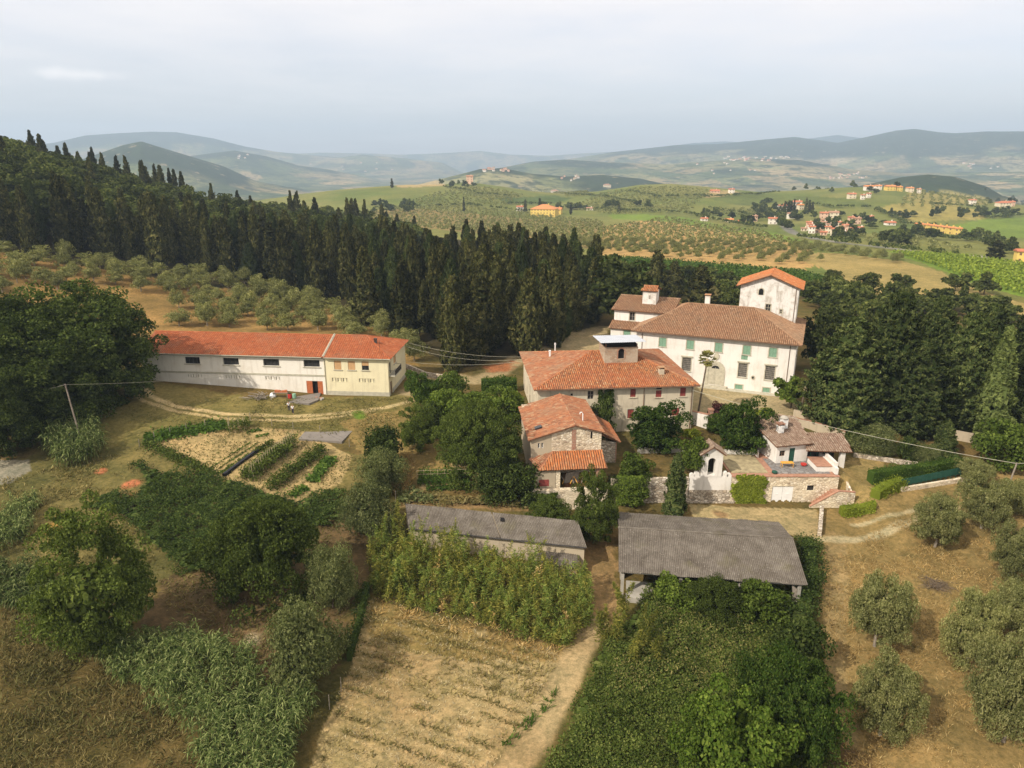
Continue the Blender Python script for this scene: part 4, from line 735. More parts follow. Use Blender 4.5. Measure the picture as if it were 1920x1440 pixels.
# the far fields
FT = (.185, .18, .06); FT2 = (.115, .145, .04)
zone('grove_soil', [(1125, 425), (1250, 405), (1420, 432), (1500, 460), (1560, 492), (1500, 505), (1300, 492), (1125, 478)], (.42, .27, .12), (.33, .22, .095), 5)
zone('grove_soil', [(700, 395), (800, 392), (900, 402), (1130, 415), (1125, 470), (1000, 450), (820, 430), (690, 420)], (.27, .2, .09), (.19, .15, .06), 5)
zone('vineyard_field', [(1090, 482), (1180, 482), (1340, 494), (1500, 508), (1580, 530), (1560, 548), (1500, 545), (1340, 520), (1150, 512)], (.075, .115, .022), (.055, .085, .018), 1.5, True)
zone('stubble_field', [(1490, 475), (1560, 474), (1690, 489), (1770, 512), (1850, 548), (1920, 570), (2060, 600), (2060, 660), (1920, 590), (1800, 572), (1640, 562), (1560, 512), (1510, 490)], (.31, .235, .1), (.25, .195, .08), 2, True)
zone('vineyard_field', [(1660, 470), (1780, 474), (1900, 490), (2060, 510), (2060, 580), (1920, 557), (1850, 540), (1760, 505)], (.15, .215, .034), (.12, .185, .028), 1.5, True)
zone('vineyard_field', [(1140, 402), (1280, 407), (1440, 433), (1545, 460), (1520, 466), (1420, 440), (1270, 418), (1150, 411)], (.165, .225, .042), (.13, .185, .034), 3, True)
zone('vineyard_field', [(930, 372), (1040, 366), (1075, 371), (1030, 383), (950, 381)], (.09, .125, .04), None, 3, True)
zone('vineyard_field', [(1330, 372), (1400, 361), (1480, 366), (1465, 377), (1390, 386)], (.12, .145, .042), None, 3, True)
zone('vineyard_field', [(1490, 368), (1590, 372), (1640, 388), (1560, 390), (1490, 380)], (.12, .145, .042), None, 3, True)
zone('meadow_field', [(1640, 392), (1680, 382), (1760, 378), (1850, 396), (1840, 412), (1720, 417)], (.30, .25, .085), (.25, .21, .07), 3, True)
zone('meadow_field', [(1690, 372), (1760, 357), (1850, 372), (1850, 384), (1740, 384)], (.3, .25, .09), (.22, .19, .07), 3, True)
zone('vineyard_field', [(1775, 424), (1850, 410), (1920, 408), (2000, 410), (2000, 445), (1880, 446)], (.16, .22, .04), None, 3, True)
zone('meadow_field', [(1600, 440), (1740, 436), (1900, 462), (2000, 480), (2000, 496), (1880, 482), (1700, 458)], (.19, .19, .06), (.15, .155, .05), 3, True)
zone('stubble_field', [(740, 345), (830, 344), (835, 349), (745, 352)], (.40, .3, .16), None, 3, True)
zone('stubble_field', [(1310, 366), (1370, 357), (1390, 361), (1330, 371)], (.38, .29, .15), None, 3, True)
strip('road', [(1470, 421), (1478, 430), (1490, 438), (1530, 448), (1590, 457), (1640, 462), (1700, 469)], 4, (.22, .21, .2), None, .5, True)
strip('road', [(1830, 480), (1880, 490), (1960, 503)], 3.5, (.34, .31, .27), None, .5, True)
def ground():
    r = [0.5]; 
    while r[-1] < 20: r.append(r[-1]*1.25)
    while r[-1] < 46: r.append(r[-1]+.9)
    while r[-1] < 135: r.append(r[-1]+.36)
    while r[-1] < 300: r.append(r[-1]*1.005)
    while r[-1] < 11900: r.append(r[-1]*1.0135)
    r = np.array(r); a = np.concatenate([np.linspace(-180, -47, 34)[:-1], np.linspace(-47, 47, 640), np.linspace(47, 180, 34)[1:]]); a = np.radians(a)
    Rr, A = np.meshgrid(r, a, indexing='ij'); X = (Rr*np.sin(A)).ravel(); Y = (Rr*np.cos(A)).ravel(); Z = H(X, Y); rr = Rr.ravel(); az = A.ravel()
    n1 = fbm(X, Y, 14, 4, 3); n2 = fbm(X, Y, 3, 3, 9); nz = lambda s, sd: fbm(X*.83+Y*.56, Y*.83-X*.56, s, 3, sd)*.6 + fbm(X*.3-Y*.95, Y*.3+X*.95, s*.7, 3, sd+5)*.4
    mixn = np.clip((n1*.6+n2*.4-.32)/.36, 0, 1)[:, None]
    col = np.array(DRYB)*mixn + np.array((.085, .075, .028))*(1-mixn)
    far = sm(230, 330, rr)[:, None]; fm = np.clip((fbm(X, Y, 70, 4, 21)-.3)/.4, 0, 1)[:, None]
    col = col*(1-far) + far*(np.array(FT)*fm + np.array(FT2)*(1-fm))
    # distant hills: woods on the heights, a patchwork of fields, groves and scrub lower down
    d2 = sm(1350, 1900, rr)[:, None]; cell = vn(np.floor(X/170+.6*np.sin(Y/300))*37.7, np.floor(Y/260+.6*np.sin(X/240))*51.3, 1, 4)
    cellc = np.stack([np.interp(cell, [0, .3, .45, .6, .8, 1], q) for q in ([.05, .10, .20, .33, .13, .38], [.065, .125, .17, .25, .155, .30], [.026, .045, .075, .125, .055, .17])], 1)
    wood = np.clip((fbm(X, Y, 520, 5, 8)-.345 + np.clip((Z-np.interp(rr, [1500, 4000, 8000, 14000], [-20, 60, 190, 300]))/200, -.35, .5))/.07, 0, 1)[:, None]
    wn = fbm(X, Y, 22, 3, 2)[:, None]; woodc = np.array((.028, .042, .016))*(.5+1.0*wn)
    col = col*(1-d2) + d2*(cellc*(1-wood)*(.8+.4*wn) + woodc*wood)
    dark = (inpoly(X, Y, W2([(1560, 366), (1640, 346), (1690, 335), (1740, 330), (1800, 336), (1860, 358), (1850, 372), (1760, 374)])) & (rr > 1450) & (rr < 2500)); col[dark] = (woodc*1.0)[dark]
    own = np.full(len(X), -1)
    jx = (nz(2.2, 31)-.5); jy = (nz(2.2, 47)-.5)
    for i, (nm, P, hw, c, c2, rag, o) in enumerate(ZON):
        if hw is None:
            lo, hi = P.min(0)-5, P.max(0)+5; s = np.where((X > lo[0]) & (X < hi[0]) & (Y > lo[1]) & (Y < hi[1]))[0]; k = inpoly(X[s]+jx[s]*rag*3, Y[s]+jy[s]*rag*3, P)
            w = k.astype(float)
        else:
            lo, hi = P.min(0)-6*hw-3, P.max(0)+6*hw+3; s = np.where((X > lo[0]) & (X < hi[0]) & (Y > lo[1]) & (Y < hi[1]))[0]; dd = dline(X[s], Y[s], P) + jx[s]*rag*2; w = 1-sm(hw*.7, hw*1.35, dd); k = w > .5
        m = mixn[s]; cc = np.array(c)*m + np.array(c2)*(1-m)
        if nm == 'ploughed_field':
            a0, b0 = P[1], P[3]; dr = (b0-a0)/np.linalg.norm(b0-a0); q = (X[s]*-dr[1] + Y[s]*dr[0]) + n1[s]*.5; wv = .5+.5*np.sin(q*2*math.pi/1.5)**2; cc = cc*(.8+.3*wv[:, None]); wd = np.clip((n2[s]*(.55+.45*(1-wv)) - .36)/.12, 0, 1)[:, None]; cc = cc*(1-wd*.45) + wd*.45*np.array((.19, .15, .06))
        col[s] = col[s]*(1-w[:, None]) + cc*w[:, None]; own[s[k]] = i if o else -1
    # yard under the conifers, bare orange bank, heap stains
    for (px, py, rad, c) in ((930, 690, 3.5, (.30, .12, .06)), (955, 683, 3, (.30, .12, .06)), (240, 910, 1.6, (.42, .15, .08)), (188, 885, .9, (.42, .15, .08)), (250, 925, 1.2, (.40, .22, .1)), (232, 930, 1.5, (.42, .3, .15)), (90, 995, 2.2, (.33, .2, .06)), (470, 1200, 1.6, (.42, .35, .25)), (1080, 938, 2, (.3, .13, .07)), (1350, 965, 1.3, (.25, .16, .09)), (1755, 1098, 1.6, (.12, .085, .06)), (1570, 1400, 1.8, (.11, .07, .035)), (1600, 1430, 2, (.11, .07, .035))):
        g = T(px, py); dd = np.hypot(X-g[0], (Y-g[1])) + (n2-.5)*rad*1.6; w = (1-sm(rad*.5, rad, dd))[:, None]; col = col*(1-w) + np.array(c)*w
    nr, na = Rr.shape; I = np.arange(nr*na).reshape(nr, na); q = np.stack([I[:-1, :-1].ravel(), I[1:, :-1].ravel(), I[1:, 1:].ravel(), I[:-1, 1:].ravel()], 1)[:, ::-1]
    m, t, o = mat('ground_cover'); at = nn(t, 'ShaderNodeAttribute', attribute_name='zone_colour')
    pos = nn(t, 'ShaderNodeNewGeometry').outputs['Position']
    a_ = noise(t, .35, 5, .65, vec=pos); b_ = noise(t, 1.7, 5, .7, vec=pos); c_ = noise(t, 7, 4, .7, vec=pos); d_ = noise(t, .02, 4, .6, vec=pos)
    c1 = mixc(t, 1.0, at.outputs['Color'], ramp(t, a_, [(.3, (.74, .78, .72)), (.7, (1.22, 1.18, 1.12))]), 'MULTIPLY')
    c1 = mixc(t, 1.0, c1, ramp(t, b_, [(.33, (.66, .70, .62)), (.66, (1.3, 1.24, 1.15))]), 'MULTIPLY')
    c1 = mixc(t, 1.0, c1, ramp(t, c_, [(.3, (.78, .78, .75)), (.7, (1.2, 1.19, 1.16))]), 'MULTIPLY')
    c1 = mixc(t, 1.0, c1, ramp(t, d_, [(.35, (.85, .88, .85)), (.65, (1.12, 1.1, 1.08))]), 'MULTIPLY')
    bsdf(t, o, c1, .97, b_, .25, .5, .05)
    mh, t, o = mat('hill_cover'); at = nn(t, 'ShaderNodeAttribute', attribute_name='zone_colour'); pos = nn(t, 'ShaderNodeNewGeometry').outputs['Position']
    fl = nn(t, 'ShaderNodeVectorMath', operation='MULTIPLY'); t.links.new(pos, fl.inputs[0]); fl.inputs[1].default_value = (1, 1, .3); pos = fl.outputs[0]
    a_ = noise(t, .035, 4, .7, vec=pos); b_ = noise(t, .011, 5, .65, vec=pos); c_ = noise(t, .004, 4, .6, vec=pos)
    c1 = mixc(t, 1.0, at.outputs['Color'], ramp(t, c_, [(.35, (.78, .82, .8)), (.65, (1.2, 1.17, 1.1))]), 'MULTIPLY')
    c1 = mixc(t, mrange(t, a_, .50, .60, 0, .75), c1, (.040, .055, .02)); c1 = mixc(t, mrange(t, b_, .52, .60, 0, .85), c1, (.030, .045, .018)); c1 = mixc(t, mrange(t, noise(t, .02, 3, .6, vec=pos, out=0), .64, .68, 0, .6), c1, (.34, .27, .16))
    bsdf(t, o, c1, .97, a_, 6., .6, .05)
    fo = own[q[:, 0]]; frr = rr[q[:, 3]]; names = [ZON[i][0] if i >= 0 else ('hills' if f > 1250 else 'ground') for i, f in zip(fo, frr)]; names = np.array(names)
    for nm in np.unique(names):
        fq = q[names == nm]; used, inv = np.unique(fq.ravel(), return_inverse=True)
        me = npmesh(nm, np.stack([X[used], Y[used], Z[used]], 1), inv.reshape(-1, 4), [mh if nm == 'hills' else m], smooth=True)
        ca = me.attributes.new('zone_colour', 'FLOAT_COLOR', 'POINT'); ca.data.foreach_set('color', np.concatenate([np.clip(col[used], 0, 1), np.ones((len(used), 1))], 1).astype(np.float32).ravel())
        tag(obj(nm, me), kind='structure')
ground()
# ---------------------------------------------------------------- plants: leaf makers
def unit(n): v = rng.normal(size=(n, 3)); return v/np.linalg.norm(v, axis=1)[:, None]
def leaves(P, N, L_, Wd, jit=.6, up=None):
    """diamond leaf faces at P facing roughly N"""
    n = len(P); N = N + jit*rng.normal(size=(n, 3)); N /= np.linalg.norm(N, axis=1)[:, None]
    t = rng.normal(size=(n, 3)) if up is None else up + .5*rng.normal(size=(n, 3)); t -= N*(t*N).sum(1)[:, None]; t /= np.linalg.norm(t, axis=1)[:, None]+1e-9; b = np.cross(N, t)
    s = rng.uniform(.65, 1.3, (n, 1)); l = L_*s/2; w = Wd*s/2
    V = np.stack([P-t*l, P+b*w-N*w*.25, P+t*l, P-b*w-N*w*.25], 1).reshape(-1, 3); return V
def qmesh(name, Vs, mats, mis=None):
    V = np.concatenate(Vs); n = len(V)//4; mi = None
    if mis is not None: mi = np.concatenate([np.full(len(v)//4, m) for v, m in zip(Vs, mis)])
    return npmesh(name, V, np.arange(n*4).reshape(n, 4), mats, mi)
def blob(c, r, n, lw, squash=(1, 1, 1), jit=.7, lo=-.5):
    d = unit(int(n*1.4)); d = d[d[:, 2] > lo][:n]; k = rng.uniform(.72, 1.06, (len(d), 1)); P = np.array(c) + d*k*r*np.array(squash); return leaves(P, d, lw[0], lw[1], jit)
def crown(kind, h, rad, nclump, per, lw, zc=.6, sq=.8, seed=0, core=True, rc=(.26, .42), lo=-.4, lumpy=.8):
    """foliage: lumps of leaf faces over an ellipsoid of radius rad and centre height zc*h"""
    global rng
    keep = rng; rng = np.random.default_rng(seed); Vs = []; rz = (1-zc)*h; d = unit(nclump*3); d = d[d[:, 2] > lo][:nclump]
    B_ = unit(7); A_ = rng.uniform(-.2, .3, 7)
    for i, q in enumerate(d):
        lo_f = 1 + float((A_*np.exp(-((q-B_)**2).sum(1)*2.2)).sum())*1.5*min(1.3, lumpy+.2)
        r = rad*rng.uniform(*rc)*min(1.1, .6+.4*lo_f); k = max(lo_f, .5)*rng.uniform(.62, .93)*(1 if rng.random() > .12*lumpy else 1.18); c = np.array([q[0]*rad*k, q[1]*rad*k, zc*h + q[2]*rz*k]); Vs.append(blob(c, r, per, lw, (1, 1, sq)))
        if core: Vs.append(blob(c*np.array([.8, .8, .97]), r*.5, max(per//9, 10), (lw[0]*1.7, lw[1]*2.6), (1, 1, sq)))
    if core: Vs.append(blob((0, 0, zc*h), rad*.6, 1500, (rad*.1, rad*.085), (1, 1, rz/rad*.95), .5, -.95))
    rng = keep; return Vs
def conif(h, rad, n, per, lw, seed, taper=.75, base=.04, out=.35, wid=.5, prof=None):
    global rng
    keep = rng; rng = np.random.default_rng(seed); Vs = []
    pf = prof or (lambda t: np.minimum(1, (1-t)**taper*1.25)*np.minimum(1, .55+t*3))
    for i in range(n):
        t = base + (1-base)*rng.random()**1.15; a = rng.uniform(0, 2*math.pi); R_ = rad*pf(t)*rng.uniform(.78, 1.1)*(1+.16*math.sin(a*3+seed)+.1*math.sin(a*7+t*9)); c = np.array([math.cos(a)*R_*.8, math.sin(a)*R_*.8, t*h]); ll = rng.uniform(.7, 1.3)*wid*(1.2 if t < .85 else .8)
        k = rng.random(per)[:, None]; dirv = np.array([math.cos(a)*out, math.sin(a)*out, 1-out*.6]); P = c + dirv*(k-.3)*ll*2.0 + rng.normal(size=(per, 3))*ll*.33*(1.15-k)
        N = np.array([math.cos(a), math.sin(a), .25])[None].repeat(per, 0); Vs.append(leaves(P, N, lw[0], lw[1], .6, np.array([math.cos(a)*.4, math.sin(a)*.4, 1.0])))
    m = 420; t = rng.random(m)**1.1; a = rng.uniform(0, 2*math.pi, m); R_ = rad*np.array([pf(x) for x in t])*.62; P = np.stack([np.cos(a)*R_, np.sin(a)*R_, t*h*.97], 1); Vs.append(leaves(P, np.stack([np.cos(a), np.sin(a), 0*a+.2], 1), h*.09, rad*.55, .25, np.array([0, 0, 1.])))
    rng = keep; return Vs
def trunk_mesh(name, h, r, limbs, spread, seed, bark='bark'):
    rd = random.Random(seed); k = MB(); k.tube([(0, 0, -.4), (rd.uniform(-.1, .1), rd.uniform(-.1, .1), h*.5), (rd.uniform(-.2, .2), rd.uniform(-.2, .2), h)], r, 7, r2=r*.55)
    for i in range(limbs):
        a = 2*math.pi*i/limbs + rd.uniform(-.4, .4); z = h*rd.uniform(.6, 1.0); L_ = spread*rd.uniform(.6, 1)
        k.tube([(0, 0, z), (math.cos(a)*L_*.45, math.sin(a)*L_*.45, z+L_*.45), (math.cos(a)*L_, math.sin(a)*L_, z+L_*.75)], r*.45, 5, r2=r*.14)
    me = bpy.data.meshes.new(name); me.from_pydata(k.v, [], k.f); me.materials.append(M[bark]); return me
V = {}     # kind -> list of (crown mesh, trunk mesh, nominal height, nominal radius)
def var(kind, lst): V[kind] = lst
def bl(kind, leafk, h, rad, n, per, lw, seeds, trunk=(.3, .25, 4), bark='bark', **kw):
    var(kind, [(qmesh(kind+'_crown', crown(kind, h, rad, n, per, lw, seed=s, **kw), [L[leafk]]), trunk_mesh(kind+'_trunk', h*trunk[0], trunk[1], trunk[2], rad*.7, s, bark), h, rad) for s in seeds])
bl('oak', 'oak', 18, 9, 190, 200, (.42, .27), (1, 2), (.3, .5, 6), zc=.5, sq=.75, lo=-.92, rc=(.1, .24), lumpy=1.4)
bl('walnut', 'walnut', 9, 5, 140, 230, (.25, .15), (3, 4), (.25, .25, 5), zc=.5, sq=.8, lo=-.92, rc=(.12, .25), lumpy=1.1)
bl('figbig', 'fig', 8, 5, 80, 220, (.32, .22), (28, 29), (.3, .2, 5), zc=.5, sq=.85, lo=-.9, rc=(.12, .26), lumpy=1.5)
bl('denseshrub', 'hedge', 8, 5, 130, 260, (.26, .12), (45,), (.2, .2, 4), zc=.5, sq=.9, lo=-.9, rc=(.1, .22))
bl('bright', 'bright', 6, 3, 34, 120, (.36, .26), (5, 6), (.3, .15, 4), zc=.5, sq=.85, lo=-.9)
bl('darkbush', 'hedge', 5, 3, 70, 190, (.22, .15), (7, 8), (.2, .15, 4), zc=.48, sq=.85, rc=(.14, .28), lo=-.95, lumpy=.9)
bl('shrub', 'oak', 5, 3, 30, 120, (.34, .22), (9, 10), (.2, .15, 4), zc=.48, sq=.85, lo=-.95)
bl('greyshrub', 'oliveold', 5, 3, 44, 330, (.22, .08), (11, 12), (.2, .15, 4), zc=.48, sq=.9, lo=-.95)
bl('olive', 'olive', 5.6, 3.1, 95, 270, (.22, .065), (13, 14, 15), (.22, .2, 5), 'palebark', zc=.5, sq=1.0, rc=(.12, .26), lo=-.9, lumpy=.8)
bl('oliveslope', 'olive', 5.4, 2.9, 22, 80, (.42, .15), (16, 17, 18), (.3, .18, 5), 'palebark', zc=.55, sq=.9, lumpy=2.2, lo=-.7)
bl('woodtree', 'wood', 13, 5.5, 30, 90, (.85, .58), (19, 20, 21), (.4, .3, 4), zc=.5, sq=.8, lo=-.7)
bl('fartree', 'wood', 10, 5, 14, 40, (1.5, 1.0), (22, 23), (.3, .3, 3), zc=.5, sq=.85)
bl('lime', 'lime', 3, 2, 18, 90, (.26, .18), (24,), (.2, .1, 3), zc=.5, sq=.8)
bl('purple', 'purple', 4, 1.6, 16, 90, (.28, .2), (25,), (.3, .1, 3), zc=.5, sq=1)
bl('bigleaf', 'bright', 5, 2.4, 20, 60, (.6, .42), (26, 27), (.35, .16, 4), zc=.55, sq=.85)
def cf(kind, leafk, h, rad, n, per, lw, seeds, trunk=(.12, .28), **kw):
    var(kind, [(qmesh(kind+'_crown', conif(h, rad, n, per, lw, s, **kw), [L[leafk]]), trunk_mesh(kind+'_trunk', h*trunk[0]+1, trunk[1], 0, 0, s), h, rad) for s in seeds])
cf('cypress', 'cypress', 20, 2.9, 150, 34, (.9, .4), (31, 32, 33, 34), taper=.62, wid=.72, out=.42)
cf('cypressfat', 'cypress', 19, 3.9, 170, 40, (.85, .42), (35, 36, 37), taper=.72, out=.62, wid=.9)
cf('conifer', 'conifer', 20, 4.6, 460, 56, (.62, .25), (38, 39, 40), taper=.62, out=.8, wid=.85)
cf('slimcypress', 'lightcypress', 14, 1.7, 300, 40, (.4, .16), (41,), prof=lambda t: (1-t)**.55*min(1, .6+t*2.5), wid=.32, out=.2)
cf('smallcypress', 'conifer', 8, 1.3, 170, 40, (.3, .12), (42,), prof=lambda t: (1-t)**.55*min(1, .7+t*2), wid=.28, out=.25)
cf('farcypress', 'cypress', 14, 1.5, 40, 10, (1.5, .7), (43, 44), taper=.5)
def plant(kind, name, label, cat, x, y, h, rad, group=None, z=None, parts=True, rz=None, i=None):
    vs = V[kind]; cm, tm, h0, r0 = vs[random.randrange(len(vs)) if i is None else i % len(vs)]; z = float(H(x, y)) if z is None else z; sc = (rad/r0, rad/r0, h/h0); rot = random.uniform(0, 6.28) if rz is None else rz
    if parts:
        e = thing(name, label, cat, (x, y, z-.05), 0, group); e.rotation_euler.z = rot; e.scale = sc
        a = obj('trunk', tm, e); b = obj('crown', cm, e); return e
    o = obj(name, cm); o.location = (x, y, z-.05); o.rotation_euler.z = rot; o.scale = sc; return tag(o, label, cat, group)
def at(kind, name, label, cat, px, base, top, wpx, group=None, parts=True):
    """stand a plant where the photo has it: foot at (px, base), crown up to row top, wpx wide (photograph pixels)"""
    g = T(px, base); d = g[1]*cP - (g[2]-CAM_H)*sP; lo, hi = .3, 40.
    for _ in range(30):
        m = (lo+hi)/2
        if proj(g[0], g[1], g[2]+m)[1] > top: lo = m
        else: hi = m
    return plant(kind, name, label, cat, g[0], g[1], lo, wpx/2*d/F_PX, group, g[2], parts)
# ---------------------------------------------------------------- trees and shrubs one by one
for a in [('oak', 'broadleaf_tree', 'huge dark spreading broadleaf tree shading the end of the white barn', 'tree', 190, 748, 538, 222),
 ('oak', 'broadleaf_tree', 'dark broadleaf tree at the edge of the olive slope beside the huge spreading tree', 'tree', 40, 765, 552, 250),
 ('oak', 'broadleaf_tree', 'dark broadleaf tree filling the gap below the huge spreading tree', 'tree', 120, 790, 610, 200),
 ('oak', 'broadleaf_tree', 'low dark broadleaf tree behind the bright cane clump', 'tree', 20, 850, 690, 150), ('shrub', 'shrub', 'dark shrub under the huge spreading tree beside the wooden pole', 'shrub', 95, 800, 700, 110),
 ('walnut', 'walnut_tree', 'round green tree on the rough slope below the vegetable garden', 'tree', 505, 1116, 940, 165),
 ('walnut', 'walnut_tree', 'wide green tree in the lower meadow above the long cane bed', 'tree', 185, 1220, 1020, 188),
 ('greyshrub', 'olive_tree', 'grey green bush between the round green tree and the bamboo', 'tree', 625, 1140, 1030, 85), ('greyshrub', 'olive_tree', 'grey green tree at the upper end of the shadowed ditch', 'tree', 578, 1285, 1130, 145),
 ('greyshrub', 'shrub', 'grey green shrub near the corner of the long low shed roof', 'shrub', 690, 1005, 905, 105), ('shrub', 'shrub', 'dark green shrub beside the straw coloured bank', 'shrub', 722, 880, 800, 85),
 ('greyshrub', 'shrub', 'greyish shrub above the long shed and below the straw bank', 'shrub', 715, 925, 848, 75), ('walnut', 'tree', 'loose green tree standing alone on the lawn below the yellow farmhouse', 'tree', 785, 842, 772, 66),
 ('darkbush', 'shrub', 'dark round shrub at the bend of the lane', 'shrub', 802, 762, 700, 62), ('bright', 'fruit_tree', 'bright green fruit tree topmost by the gravel lane', 'tree', 845, 755, 696, 58), ('bright', 'fruit_tree', 'bright green fruit tree in front of the topmost one by the lane', 'tree', 840, 800, 728, 66),
 ('bright', 'fruit_tree', 'small green fruit tree between the lane and the big dark tree', 'tree', 893, 785, 735, 60), ('bright', 'fruit_tree', 'leafy green tree close to the side door of the cream farmhouse', 'tree', 950, 790, 727, 72),
 ('shrub', 'tree', 'green tree below the fruit trees left of the big dark one', 'tree', 815, 815, 752, 50), ('walnut', 'tree', 'tall dark green tree between the kitchen garden and the farmhouse', 'tree', 902, 895, 755, 112), ('oak', 'tree', 'dark tree pressing against the stone outbuilding', 'tree', 938, 912, 795, 84), ('walnut', 'tree', 'olive green rounded tree above the kitchen garden', 'tree', 868, 860, 760, 75),
 ('shrub', 'shrub', 'dense green shrub climbing toward the outbuilding porch', 'shrub', 975, 935, 868, 80), ('shrub', 'shrub', 'dark shrub below the kitchen garden beside the cream wall', 'shrub', 925, 938, 880, 70),
 ('darkbush', 'shrub', 'large round dark shrub in front of the cream farmhouse', 'shrub', 1225, 842, 768, 112), ('darkbush', 'shrub', 'large dark shrub between the brick pier and the cottage', 'shrub', 1383, 846, 762, 100),
 ('darkbush', 'shrub', 'small shrub crown leaning on the brick pier', 'shrub', 1345, 812, 778, 45), ('purple', 'shrub', 'purple leaved bush by the brick pier', 'shrub', 1343, 800, 752, 32), ('lime', 'shrub', 'yellow green bush on the courtyard edge behind the cottage roof', 'shrub', 1428, 784, 764, 40),
 ('bright', 'shrub', 'feathery green bush on the steps behind the white shrine', 'shrub', 1302, 886, 815, 60), ('lime', 'shrub', 'yellowish bush above the feathery green one', 'shrub', 1296, 826, 800, 34),
 ('smallcypress', 'cypress', 'slim young cypress in front of the crumbling stone wall', 'tree', 1263, 968, 853, 56), ('bright', 'shrub', 'light green climbing shrub beside the side aisle wall', 'shrub', 1190, 905, 848, 62), ('bright', 'shrub', 'green shrub on the wall below the climbing one', 'shrub', 1180, 945, 895, 62), ('shrub', 'shrub', 'low shrub right of the outbuilding porch', 'shrub', 1155, 930, 890, 40),
 ('walnut', 'tree', 'round green tree between the long shed and the open barn', 'tree', 1112, 1018, 915, 82), ('walnut', 'tree', 'lower green tree behind the long shed roof', 'tree', 1030, 1005, 932, 74),
 ('bright', 'shrub', 'green shrub growing up to the open barn eave near its left end', 'shrub', 1262, 1150, 1082, 80), ('walnut', 'shrub', 'green shrub growing under the middle of the open barn eave', 'shrub', 1335, 1160, 1086, 95), ('bright', 'shrub', 'darker shrub growing under the open barn eave toward the far post', 'shrub', 1415, 1165, 1092, 80),
 ('woodtree', 'tree', 'green tree squeezed between the villa tower and the dark conifers', 'tree', 1535, 690, 590, 75), ('woodtree', 'tree', 'leafy tree behind the villa tower corner', 'tree', 1560, 640, 565, 75), ('woodtree', 'tree', 'rounded tree topping the dark conifers from behind', 'tree', 1620, 650, 560, 65),
 ('bigleaf', 'fig_tree', 'big leaved fig tree at the corner of the villa', 'tree', 1482, 765, 706, 58), ('shrub', 'shrub', 'green creeper covered bush rising against the cream farmhouse front', 'shrub', 1130, 815, 748, 42),
 ('slimcypress', 'cypress', 'tall pale green columnar cypress in front of the dark conifers', 'tree', 1848, 842, 616, 76),
 ('conifer', 'conifer', 'broad dark conifer nearest to the villa corner', 'tree', 1575, 805, 600, 138), ('conifer', 'conifer', 'tall dark conifer second from the villa corner', 'tree', 1655, 795, 552, 122), ('conifer', 'conifer', 'broad dark conifer above the weathered grey wall', 'tree', 1712, 812, 640, 125), ('conifer', 'conifer', 'dark conifer rising behind the weathered grey wall', 'tree', 1735, 760, 560, 90), ('conifer', 'conifer', 'dark conifer just left of the pale columnar cypress', 'tree', 1790, 800, 590, 110), ('conifer', 'conifer', 'dark conifer beyond the pale columnar cypress', 'tree', 1830, 770, 575, 100), ('conifer', 'conifer', 'dark conifer at the photo edge beyond the columnar cypress', 'tree', 1900, 800, 580, 110), ('conifer', 'conifer', 'dark shaded conifer right of the pale columnar cypress', 'tree', 1925, 820, 640, 110),
 ('bright', 'shrub', 'leafy light green tree below the dark conifers at the photo edge', 'shrub', 1885, 880, 795, 95), ('smallcypress', 'shrub', 'clipped rounded conifer by the weathered grey wall', 'shrub', 1768, 858, 792, 58), ('greyshrub', 'shrub', 'greyish green shrubs beneath the broad conifer by the cottage porch', 'shrub', 1640, 848, 795, 85), ('shrub', 'shrub', 'low clipped shrub tuft beside the lawn stones', 'shrub', 1700, 862, 818, 40), ('greyshrub', 'shrub', 'grey shrub under the conifers along the wall', 'shrub', 1735, 868, 835, 45), ('shrub', 'shrub', 'dark shrub at the foot of the broad conifer', 'shrub', 1600, 830, 790, 60),
 ('denseshrub', 'shrub', 'dense dark bush at the lower end of the bramble bank', 'shrub', 1470, 1420, 1235, 185), ('figbig', 'fig_tree', 'bright green leafy tree at the bottom edge of the bramble bank', 'tree', 1365, 1480, 1325, 200), ('shrub', 'shrub', 'round green bush where the bramble meets the field track', 'shrub', 1492, 1262, 1168, 105),
 ('cypressfat', 'holm_oak', 'dark pointed tree beside the rounded oak behind the villa wing', 'tree', 1228, 560, 470, 45), ('woodtree', 'oak_tree', 'large rounded dark oak behind the villa wing', 'tree', 1165, 612, 490, 125), ('cypressfat', 'cypress', 'small dark cypress behind the villa turret', 'tree', 1262, 560, 490, 40), ('cypressfat', 'cypress', 'bushy dark cypress behind the villa ridge chimney', 'tree', 1310, 590, 500, 62), ('woodtree', 'tree', 'green tree behind the tower by the villa roof', 'tree', 1365, 590, 540, 50),
 ('woodtree', 'tree', 'dark round tree on the field edge behind the tower', 'tree', 1562, 535, 505, 30), ('woodtree', 'tree', 'dark leaning tree on the stubble field edge', 'tree', 1625, 556, 510, 38), ('conifer', 'tree', 'dark small conifer beside the leaning field tree', 'tree', 1598, 556, 528, 26), ('fartree', 'tree', 'lone dark round tree low on the stubble field', 'tree', 1690, 546, 515, 36), ('fartree', 'tree', 'wide dark tree on the border of the bright green vineyard', 'tree', 1790, 546, 514, 42), ('fartree', 'tree', 'second wide dark tree beyond it on the vineyard border', 'tree', 1845, 552, 513, 46), ('farcypress', 'tree', 'tall dark conifer by the white gate of the roadside house', 'tree', 1866, 487, 452, 30)]: at(*a)
for (px, b, tp, w) in ((1640, 1222, 1072, 128), (1650, 1390, 1238, 132), (1752, 1035, 925, 110), (1843, 1000, 895, 105), (1820, 908, 862, 75), (1908, 968, 895, 95), (1900, 1100, 985, 100), (1812, 1255, 1115, 118), (1885, 1200, 1090, 105), (1878, 1400, 1195, 165), (1960, 1290, 1130, 150)):
    pass
